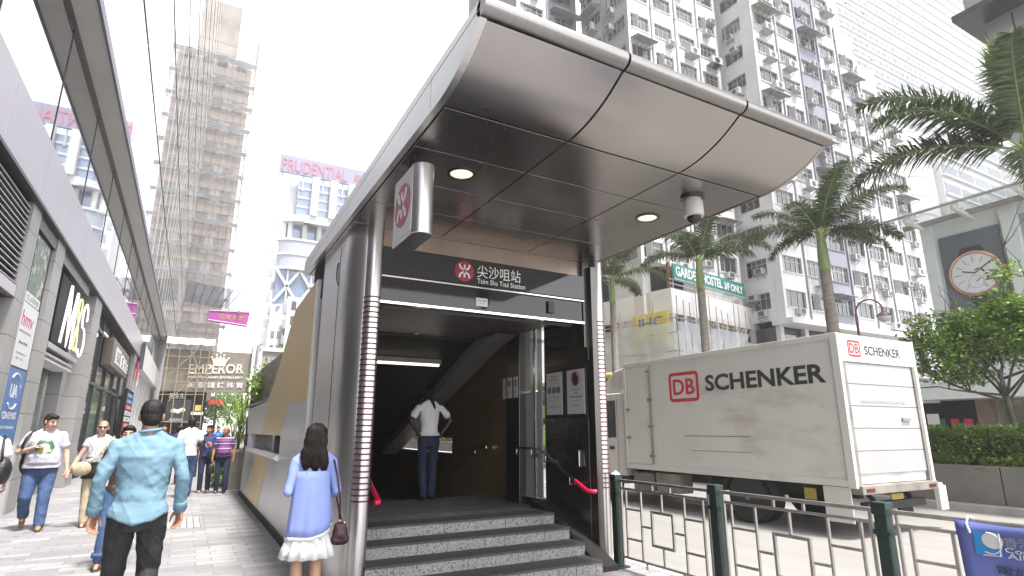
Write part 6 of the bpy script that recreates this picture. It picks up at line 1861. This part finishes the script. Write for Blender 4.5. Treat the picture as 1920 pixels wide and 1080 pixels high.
        solid(L, 'trousers', legs, t, vox, 4, (fold*1.15, 9), 5)
    for q in 'LR':
        an = j[q+'a']; f = MB()
        kn = j[q+'k']; dv = (an-kn).normalized(); fw = V((0,1,0)) - dv*dv.y; fw = fw.normalized()
        if shoe_kind == 'shoe':
            f.cap(an+dv*.045*s-fw*.045*s, .038*s, an+dv*.05*s+fw*.08*s, .041*s); f.cap(an+dv*.05*s+fw*.08*s, .041*s, an+dv*.058*s+fw*.155*s, .033*s)
            f.cap(an, .043*s, an+dv*.04*s, .042*s)
            solid(f, 'shoe', shoes, t, .008, 3)
        else:
            c0 = an+dv*.083*s
            for k in range(9): pass
            f.cap(c0-fw*.055*s, .034*s, c0+fw*.14*s, .040*s, 10, 2)
            for v in range(len(f.v)): f.v[v] = V((f.v[v].x, f.v[v].y, c0.z + (f.v[v].z-c0.z)*.25))
            for u in (.03,.10): f.tube([c0+fw*u*s+V((.044*cos(a),0,.05*sin(a)))*s for a in [pi*i/8 for i in range(9)]], .008*s, 6)
            o = f.build('sandal', shoes, None, smooth='all'); o.parent = t
    # ---- top
    T = MB()
    for q in (-1,1): T.cap(V((q*.035,-.02,1.495))*s, .046*s, V((q*.14*swidth,-.008,1.425))*s, .046*s*(.7+.3*g))
    sh = (j['Ls']+j['Rs'])/2; shw = abs(j['Rs'].x-j['Ls'].x)/2
    T.loft([((0,-.006*s,hem*s),(.172+.03*belly)*s*max(g,1.0),(.134+.05*belly)*s*max(g,1.0)),((0,-.005*s,(hem+.05)*s),(.168+.03*belly)*s*max(g,1.0),(.128+.05*belly)*s*max(g,1.0)),((0,.01*belly*s,1.0*s),(.150+.04*belly)*s*g,(.112+.08*belly)*s*g),((0,.015*belly*s,1.10*s),(.145+.04*belly)*s*g,(.108+.08*belly)*s*g),
            ((0,0,1.22*s),.160*s*g,(.116+.03*belly)*s*g),((sh.x,sh.y,1.33*s),.168*s*g,.116*s*g),((sh.x,sh.y-.003,1.405*s),.160*s*g,.092*s*g),((sh.x,sh.y-.01,1.455*s),.10*s*g,.074*s),((0,-.012*s,1.487*s),.068*s,.064*s)], 28)
    for S, E, W in (('Ls','Le','Lw'),('Rs','Re','Rw')):
        a, e, w_ = j[S], j[E], j[W]
        T.cap(V((sh.x*.5,a.y,a.z-.02)), .060*s, V((a.x*.97,a.y,a.z-.008)), .053*s*(.75+.25*g))
        if sleeve == 'long':
            T.cap(a, .052*s*(.75+.25*g), e, .047*s*(.8+.2*g)); T.cap(e, .047*s*(.8+.2*g), w_, .040*s*(.8+.2*g))
        elif sleeve == 'threequarter':
            T.cap(a, .050*s, e, .044*s); T.cap(e, .044*s, e.lerp(w_,.45), .044*s)
        elif sleeve == 'cap':
            T.cap(a, .054*s, a.lerp(e,.28), .056*s)
        else:
            T.cap(a, .055*s*(.75+.25*g), a.lerp(e,.60), .062*s*(.75+.25*g), 14, 2)
    o = solid(T, 'shirt', top, t, vox, 4, (fold, 11), 1)
    return t, j, o, s
def decal(name, target, parent, cx, cz, w, h, m, shape='rect', dirn=-1, off=.004, n=10):
    """printed patch that follows the cloth (target local space, cast along y)"""
    bv = BVHTree.FromPolygons([v.co for v in target.data.vertices], [tuple(p.vertices) for p in target.data.polygons])
    mb = MB(); idx = {}
    def pt(i, jj):
        u, v = i/n*2-1, jj/n*2-1
        if shape == 'disc': u, v = u*sqrt(1-v*v/2), v*sqrt(1-u*u/2)
        if shape == 'hex': u = u*(1-.35*abs(v))
        x, z = cx+u*w/2, cz+v*h/2
        hit = bv.ray_cast(V((x,-dirn*1.0,z)), V((0,dirn,0)))
        return (x, hit[0].y-dirn*off, z) if hit[0] else None
    pts = [[pt(i,jj) for i in range(n+1)] for jj in range(n+1)]
    for jj in range(n):
        for i in range(n):
            q = [pts[jj][i],pts[jj][i+1],pts[jj+1][i+1],pts[jj+1][i]]
            if all(q): mb.add(q, [(0,1,2,3)])
    if mb.f:
        o = mb.build(name, m, None, smooth='all', fix=False); o.parent = parent; return o
def child(mb, name, m, t, smooth='all', **k):
    o = mb.build(name, m, None, smooth=smooth, **k); o.parent = t; return o

# --- man in the blue shirt, walking away
t, j, sh_, s = fig('person in a light blue long sleeved shirt and black trousers walking away', (-.245,5.5,0), R(2), 1.775,
    dict(Ls=(-.198,-.01,1.405),Rs=(.198,-.01,1.405),Le=(-.275,-.05,1.165),Re=(.262,-.05,1.165),Lw=(-.285,.03,.935),Rw=(.275,.035,.935),Lk=(-.115,.10,.49),La=(-.125,.20,.085),Rk=(.115,.10,.485),Ra=(.10,-.24,.17)),
    sk='skin_tan', top='cloth_blue', sleeve='long', legs='cloth_black', girth=1.13, hem=.905, vox=.007, fold=.010, curl=.38, swidth=1.06, face=False, head=(-.005,.015,.005), lw=1.02,
    handdir={'L':(-.05,.05,-1),'R':(.05,.05,-1),'Ls':(.5,.8,0),'Rs':(-.5,.8,0)})
for q, w_, e in (('L',j['Lw'],j['Le']),('R',j['Rw'],j['Re'])):
    cf = MB(); d = (w_-e).normalized(); cf.tube([w_-d*.055, w_-d*.05, w_+d*.012, w_+d*.014], [.046,.049,.049,.040], 20); child(cf, 'cuff', 'cloth_blue', t)
for v in sh_.data.vertices:          # shirt tail, longest at the middle of the back
    if v.co.z < 1.0: v.co.z -= min(1,(1.0-v.co.z)/.09)*.06*max(0,1-(v.co.x/.17)**2)
cl = MB(); cl.tube([(0.0+.072*cos(a),-.015+.072*sin(a),1.545+.012*cos(a*1)) for a in [2*pi*i/24 for i in range(25)]], .012, 8); child(cl, 'collar', 'cloth_blue', t)
# --- woman in the periwinkle cardigan
t, j, sh_, s = fig('person with long dark hair in a periwinkle cardigan and white skirt beside the steel column', (1.035,5.5,0), R(-6), 1.60,
    dict(Ls=(-.165,-.01,1.40),Rs=(.165,-.01,1.40),Le=(-.215,-.03,1.13),Re=(.225,-.05,1.13),Lw=(-.15,.19,1.10),Rw=(.17,.17,1.05),Lk=(-.085,.0,.49),Rk=(.085,.01,.49),La=(-.085,-.03,.09),Ra=(.085,-.01,.09)),
    sk='skin_mid', top='cloth_peri', sleeve='threequarter', legs=None, girth=.90, hem=.92, hair='long', hairm='hair_brown', vox=.0075, fold=.004, face=False, curl=.7, shoe_kind='shoe', shoes='bag_tan')
N = 72
def skirt_ring(z, rx, ry, wave, nw, ph=0): return [V((rx*(1+wave*sin(nw*2*pi*i/N+ph))*cos(2*pi*i/N), ry*(1+wave*sin(nw*2*pi*i/N+ph))*sin(2*pi*i/N), z)) for i in range(N)]
def shell(rings, name, m, par, thick=.004):
    mb = MB(); n = len(rings[0])
    for r_ in rings: mb.v += r_
    for k in range(len(rings)-1):
        for i in range(n): mb.f.append([k*n+i,k*n+(i+1)%n,(k+1)*n+(i+1)%n,(k+1)*n+i]); mb.m.append(0)
    o = child(mb, name, m, par, fix=False); o.modifiers.new('t','SOLIDIFY').thickness = thick; return o
shell([skirt_ring(z,rx,ry,w_,13) for z,rx,ry,w_ in ((.92,.115,.085,.0),(.82,.130,.100,.02),(.72,.145,.112,.03),(.64,.172,.138,.06),(.57,.196,.160,.085),(.495,.212,.175,.10))], 'skirt', 'cloth_skirt', t)
rings = []
for k in range(9):
    u = k/8
    r_ = []
    for i in range(N):
        a = 2*pi*i/N; back = max(0,-sin(a))
        zb = .70 - .055*cos(a+.3)*1 + (.035*sin(3*a+.6)) - .02*back     # uneven hem, lower on her left
        zb = .69 + .05*cos(a) if True else zb
        zb += .025*sin(2*a+.8)
        z = 1.20 + (zb-1.20)*u
        rx = .143+.036*u; ry = .108+.034*u
        wv = 1+ .05*u*sin(7*a+.5)+.03*u*sin(11*a)
        if sin(a) > .55: wv *= 1 - .35*(sin(a)-.55)
        r_.append(V((rx*wv*cos(a), ry*wv*sin(a)-.006, z)))
    rings.append(r_)
shell(rings, 'cardigan', 'cloth_peri', t, .005)
rr2 = [ [V((p.x*1.01,p.y*1.01,p.z+.004)) for p in rings[-1]], [V((p.x*1.02,p.y*1.02,p.z-.028)) for p in rings[-1]] ]
shell(rr2, 'lace_hem', 'cloth_white', t, .003)
bg_ = thing('handbag', (1.285,5.44,.55), 'dark maroon handbag on a long strap beside the white skirt', 'handbag')
o = MB(); o.ell((1.285,5.43,.665),(.070,.052,.082)); o.cap((1.25,5.43,.62),.045,(1.32,5.43,.62),.045); o.cap((1.262,5.43,.73),.030,(1.308,5.43,.73),.030)
o = solid(o, 'bag', 'leather_maroon', None, .007, 4, (.004,14)); o.parent = bg_; o.data.transform(Matrix.Translation(-bg_.location))
MB().tube([(1.275,5.43,.77),(1.262,5.40,.95),(1.225,5.385,1.15),(1.195,5.415,1.275),(1.185,5.47,1.315),(1.19,5.53,1.28),(1.24,5.56,1.05),(1.30,5.47,.77)], .0085, 6).build('strap', 'leather_maroon', bg_, smooth='all')
mb = MB(); mb.ell((1.275,5.425,.775),(.012,.012,.016),n=8,m=6); mb.ell((1.318,5.42,.755),(.012,.012,.014),n=8,m=6); mb.build('buckle', 'brass', bg_, smooth='all')
# --- man in the stairwell
t, j, sh_, s = fig('person in a white T-shirt and dark jeans standing in the stairwell with hands on hips', (3.32,8.66,.52), R(4), 1.70,
    dict(Ls=(-.20,0,1.40),Rs=(.20,0,1.405),Le=(-.345,-.06,1.20),Re=(.36,-.05,1.215),Lw=(-.19,-.05,.985),Rw=(.20,-.04,.99),Lk=(-.09,.02,.50),Rk=(.08,.0,.50),La=(-.075,-.02,.09),Ra=(.085,.03,.09)),
    sk='skin_dark', top='cloth_white', legs='denim_dark', girth=.98, hem=.97, hair='ponytail', head=(-.02,.10,-.065), hpitch=-.45, face=False, handdir={'L':(.55,.35,-.7),'R':(-.55,.35,-.7)}, shoes='shoe_black', vox=.008)
# --- couple walking towards the camera
PI = pi
t, j, sh_, s = fig('heavyset person in a grey T-shirt with a printed crest and blue jeans, holding hands', (-1.99,12.25,0), PI+R(8), 1.81,
    dict(Ls=(-.205,0,1.42),Rs=(.205,0,1.42),Le=(-.285,-.0,1.14),Re=(.315,.03,1.16),Lw=(-.325,.06,.90),Rw=(.12,.185,1.235),Lk=(-.10,.10,.50),La=(-.10,.12,.085),Rk=(.13,.10,.50),Ra=(.12,-.22,.20)),
    sk='skin_pale', top='cloth_grey', legs='denim', girth=1.22, belly=.9, hem=.92, shoes='shoe_tan', hyaw=R(38), hpitch=-.25, head=(-.02,.045,-.005), lw=1.12, fold=.006, curl=.9, handdir={'R':(-.6,.3,.25)})
decal('crest', sh_, t, -.0, 1.235*s, .26, .22, 'photo_green', 'hex')
decal('crest_ball', sh_, t, -.0, 1.235*s, .13, .11, 'cloth_white', 'disc', off=.007)
decal('crest_stripe', sh_, t, -.0, 1.185*s, .18, .035, 'yellow_sign', 'rect', off=.009)
bk_ = thing('shoulder_bag', (-2.3,12.35,.8), 'black shoulder bag behind the heavyset person in the grey T-shirt', 'bag')
o = MB(); o.ell((-2.20,12.44,1.02),(.12,.13,.20)); o = solid(o, 'bag', 'bag_black', None, .012, 3); o.parent = bk_; o.data.transform(Matrix.Translation(-bk_.location))
MB().tube([(-2.26,12.30,1.12),(-2.25,12.08,1.30),(-2.22,12.09,1.43),(-2.17,12.24,1.535),(-2.17,12.40,1.45),(-2.20,12.46,1.2)], .022, 6).build('strap', 'bag_black', bk_, smooth='all')
t, j, sh_, s = fig('person in sunglasses, white patterned top and beige trousers carrying a tan bag', (-1.25,12.3,0), PI+R(4), 1.70,
    dict(Rs=(.175,0,1.41),Ls=(-.175,0,1.41),Re=(.27,.0,1.14),Rw=(.375,.07,.90),Lk=(-.08,.06,.50),La=(-.08,.0,.10),Rk=(.09,.03,.50),Ra=(.07,.04,.085)),
    sk='skin_pale', top='cloth_lace', sleeve='cap', legs='beige', girth=1.05, belly=.3, hem=1.06, hair='tied', hairm='hair_blond', shoe_kind='sandal', shoes='leather_brown', fold=.005, curl=.9)
shell([skirt_ring(z,rx,ry,w_,9) for z,rx,ry,w_ in ((1.10,.168,.13,.0),(1.0,.165,.135,.01),(.88,.175,.145,.02),(.76,.195,.16,.04))], 'tunic', 'cloth_black', t)
gl_ = MB(); hcx = V((0,.02,1.632))*s
for q in (-1,1): gl_.ell(hcx+V((q*.033,.092,.012))*s, (.030*s,.010*s,.021*s), None, 12, 6)
gl_.bar(hcx+V((-.02,.097,.018))*s, hcx+V((.02,.097,.018))*s, .008)
for q in (-1,1): gl_.bar(hcx+V((q*.062,.088,.016))*s, hcx+V((q*.082,-.01,.01))*s, .008)
child(gl_, 'sunglasses', 'shoe_black', t)
tb = thing('crossbody_bag', (-1.46,12.1,.9), 'tan gathered crossbody bag at the hip of the person in sunglasses', 'handbag')
o = MB(); o.ell((-1.44,12.10,.92),(.145,.075,.115)); o = solid(o, 'bag', 'bag_tan', None, .01, 3, (.010,5)); o.parent = tb; o.data.transform(Matrix.Translation(-tb.location))
MB().tube([(-1.34,12.09,1.0),(-1.25,12.12,1.12),(-1.17,12.145,1.25),(-1.09,12.20,1.38),(-1.07,12.30,1.44),(-1.12,12.42,1.3)], .012, 6).build('strap', 'bag_tan', tb, smooth='all')
# --- two men coming up the pavement
t, j, sh_, s = fig('balding person in a purple and white striped polo shirt and dark jeans', (.92,16.9,0), PI-R(6), 1.63,
    dict(Lk=(-.10,.05,.50),La=(-.11,.02,.09),Rk=(.09,.02,.5),Ra=(.09,-.06,.09)), sk='skin_tan', top='polo', legs='denim_dark', girth=1.08, belly=.5, hem=.93, hair='bald', hyaw=R(-40), fold=.004, vox=.009)
bl = MB(); bl.tube([(.178*cos(a),.140*sin(a),.90) for a in [2*pi*i/20 for i in range(21)]], .016, 6); child(bl, 'belt', 'leather_brown', t)
pq = thing('black_pouch', (.70,16.75,.5), 'small black bag hanging from the hand of the person in the striped polo', 'bag')
o = MB(); o.ell((.665,16.80,.60),(.085,.06,.13)); o = solid(o, 'bag', 'bag_black', None, .012, 3); o.parent = pq; o.data.transform(Matrix.Translation(-pq.location))
MB().tube([(.62,16.80,.68),(.655,16.80,.80),(.70,16.80,.68)], .012, 6).build('handle', 'bag_black', pq, smooth='all')
t, j, sh_, s = fig('person in a navy T-shirt with a round print and blue jeans carrying a briefcase', (.55,17.25,0), PI-R(4), 1.67,
    dict(Rw=(.30,.02,.90),Re=(.27,-.02,1.14),Lk=(-.09,.03,.5),Rk=(.09,.06,.5),Ra=(.08,.0,.09)), sk='skin_mid', top='navy', legs='denim_dark', girth=1.05, belly=.3, hem=.93, hair='short', shoes='shoe_tan', hyaw=R(-30), fold=.004, vox=.009)
decal('print', sh_, t, -.02, 1.24*s, .17, .15, 'poster_grey', 'disc'); decal('print_mark', sh_, t, -.02, 1.235*s, .09, .09, 'sign_red', 'disc', off=.007)
bc = thing('briefcase', (.27,17.15,.4), 'dark brown briefcase held by the person in the navy T-shirt', 'briefcase')
box_obj('case', 'leather_brown', bc, .13, .36, 17.02, 17.11, .40, .76, .02)
MB().tube([(.20,17.065,.76),(.21,17.065,.815),(.28,17.065,.815),(.29,17.065,.76)], .010, 6).build('handle', 'leather_brown', bc, smooth='all')
hb_ = thing('hip_bag', (.60,17.05,.9), 'black crossbody bag on the front of the person in the navy T-shirt', 'bag')
o = MB(); o.ell((.68,17.03,.93),(.13,.07,.16)); o = solid(o, 'bag', 'bag_black', None, .012, 3); o.parent = hb_; o.data.transform(Matrix.Translation(-hb_.location))
MB().tube([(.62,17.02,1.05),(.50,17.06,1.25),(.42,17.2,1.385),(.40,17.3,1.38)], .014, 6).build('strap', 'bag_black', hb_, smooth='all')
pk = box_obj('paper_bag', mat('pink_paper', (.55,.36,.33), .7, 0, .05), None, .60, .74, 17.35, 17.45, .25, .62); tag(pk, 'pale pink paper bag between the two men walking side by side', 'shopping bag')
# --- man in white seen from behind, and the walker mostly hidden by the blue shirt
fig('dark skinned person in a white shirt and blue jeans walking away past the shops', (.12,16.3,0), R(4), 1.84,
    dict(Lk=(-.10,.04,.5),La=(-.10,-.14,.12),Rk=(.10,.08,.5),Ra=(.10,.12,.09)), sk='skin_dark', top='cloth_white', legs='denim', girth=1.02, hem=.90, face=False, fold=.005, vox=.009)
t, j, sh_, s = fig('person in rolled up jeans and brown sandals mostly hidden behind the blue shirt', (-.60,8.55,0), PI, 1.60,
    dict(Rk=(.10,.05,.5),Ra=(.12,.03,.09),Lk=(-.09,.05,.5)), sk='skin_mid', top='leather_brown', legs='denim', hem=.93, trouser_end=.2, shoe_kind='sandal', shoes='leather_brown', girth=.95, vox=.009)
for a_ in (j['Ra'], j['La']): cf = MB(); cf.tube([a_+V((0,0,.05)),a_+V((0,0,.10))], .073, 14); child(cf, 'jean_cuff', 'denim', t)
# --- person cut by the left edge
t, j, sh_, s = fig('person in a white T-shirt cut off by the left edge of the view', (-2.23,10.0,0), R(10), 1.72, sk='skin_pale', top='cloth_white', legs='denim_dark', vox=.009, face=False)
lb_ = thing('shoulder_bag', (-2.0,9.9,.9), 'black shoulder bag of the person cut off by the left edge', 'bag')
o = MB(); o.ell((-2.00,9.88,1.04),(.10,.15,.17)); o = solid(o, 'bag', 'bag_black', None, .01, 3, (.008,8)); o.parent = lb_; o.data.transform(Matrix.Translation(-lb_.location))
MB().tube([(-2.0,9.78,1.17),(-2.03,9.86,1.33),(-2.06,9.97,1.475),(-2.04,10.06,1.4),(-2.0,9.99,1.18)], .014, 6).build('strap', 'bag_black', lb_, smooth='all')
# --- far pedestrians
far = [(-.18,20.2,1.66,'navy','short','far person in a navy top, just right of the blue shirted head'),(-.62,22.4,1.72,'cloth_black','short','far person in a black top between the directory board and the blue shirted head'),
       (-1.25,25,1.62,'cloth_lace','tied','far person in a pale patterned top near the shop window'),(.32,23.5,1.70,'cloth_grey','short','far person in a grey top behind the white shirted walker'),
       (1.35,31,1.70,'sign_blue','short','far person in a blue top beyond the man in stripes'),(-1.9,28,1.68,'sign_red','tied','far person in a red top by the directory board')]
for x, y, H_, tp, hr_k, lab in far:
    fig(lab, (x,y,0), random.choice([0,PI]), H_, sk='skin_mid', top=tp, legs='denim_dark', hair=hr_k, vox=.014, face=False, fold=.004, group='far pedestrians')
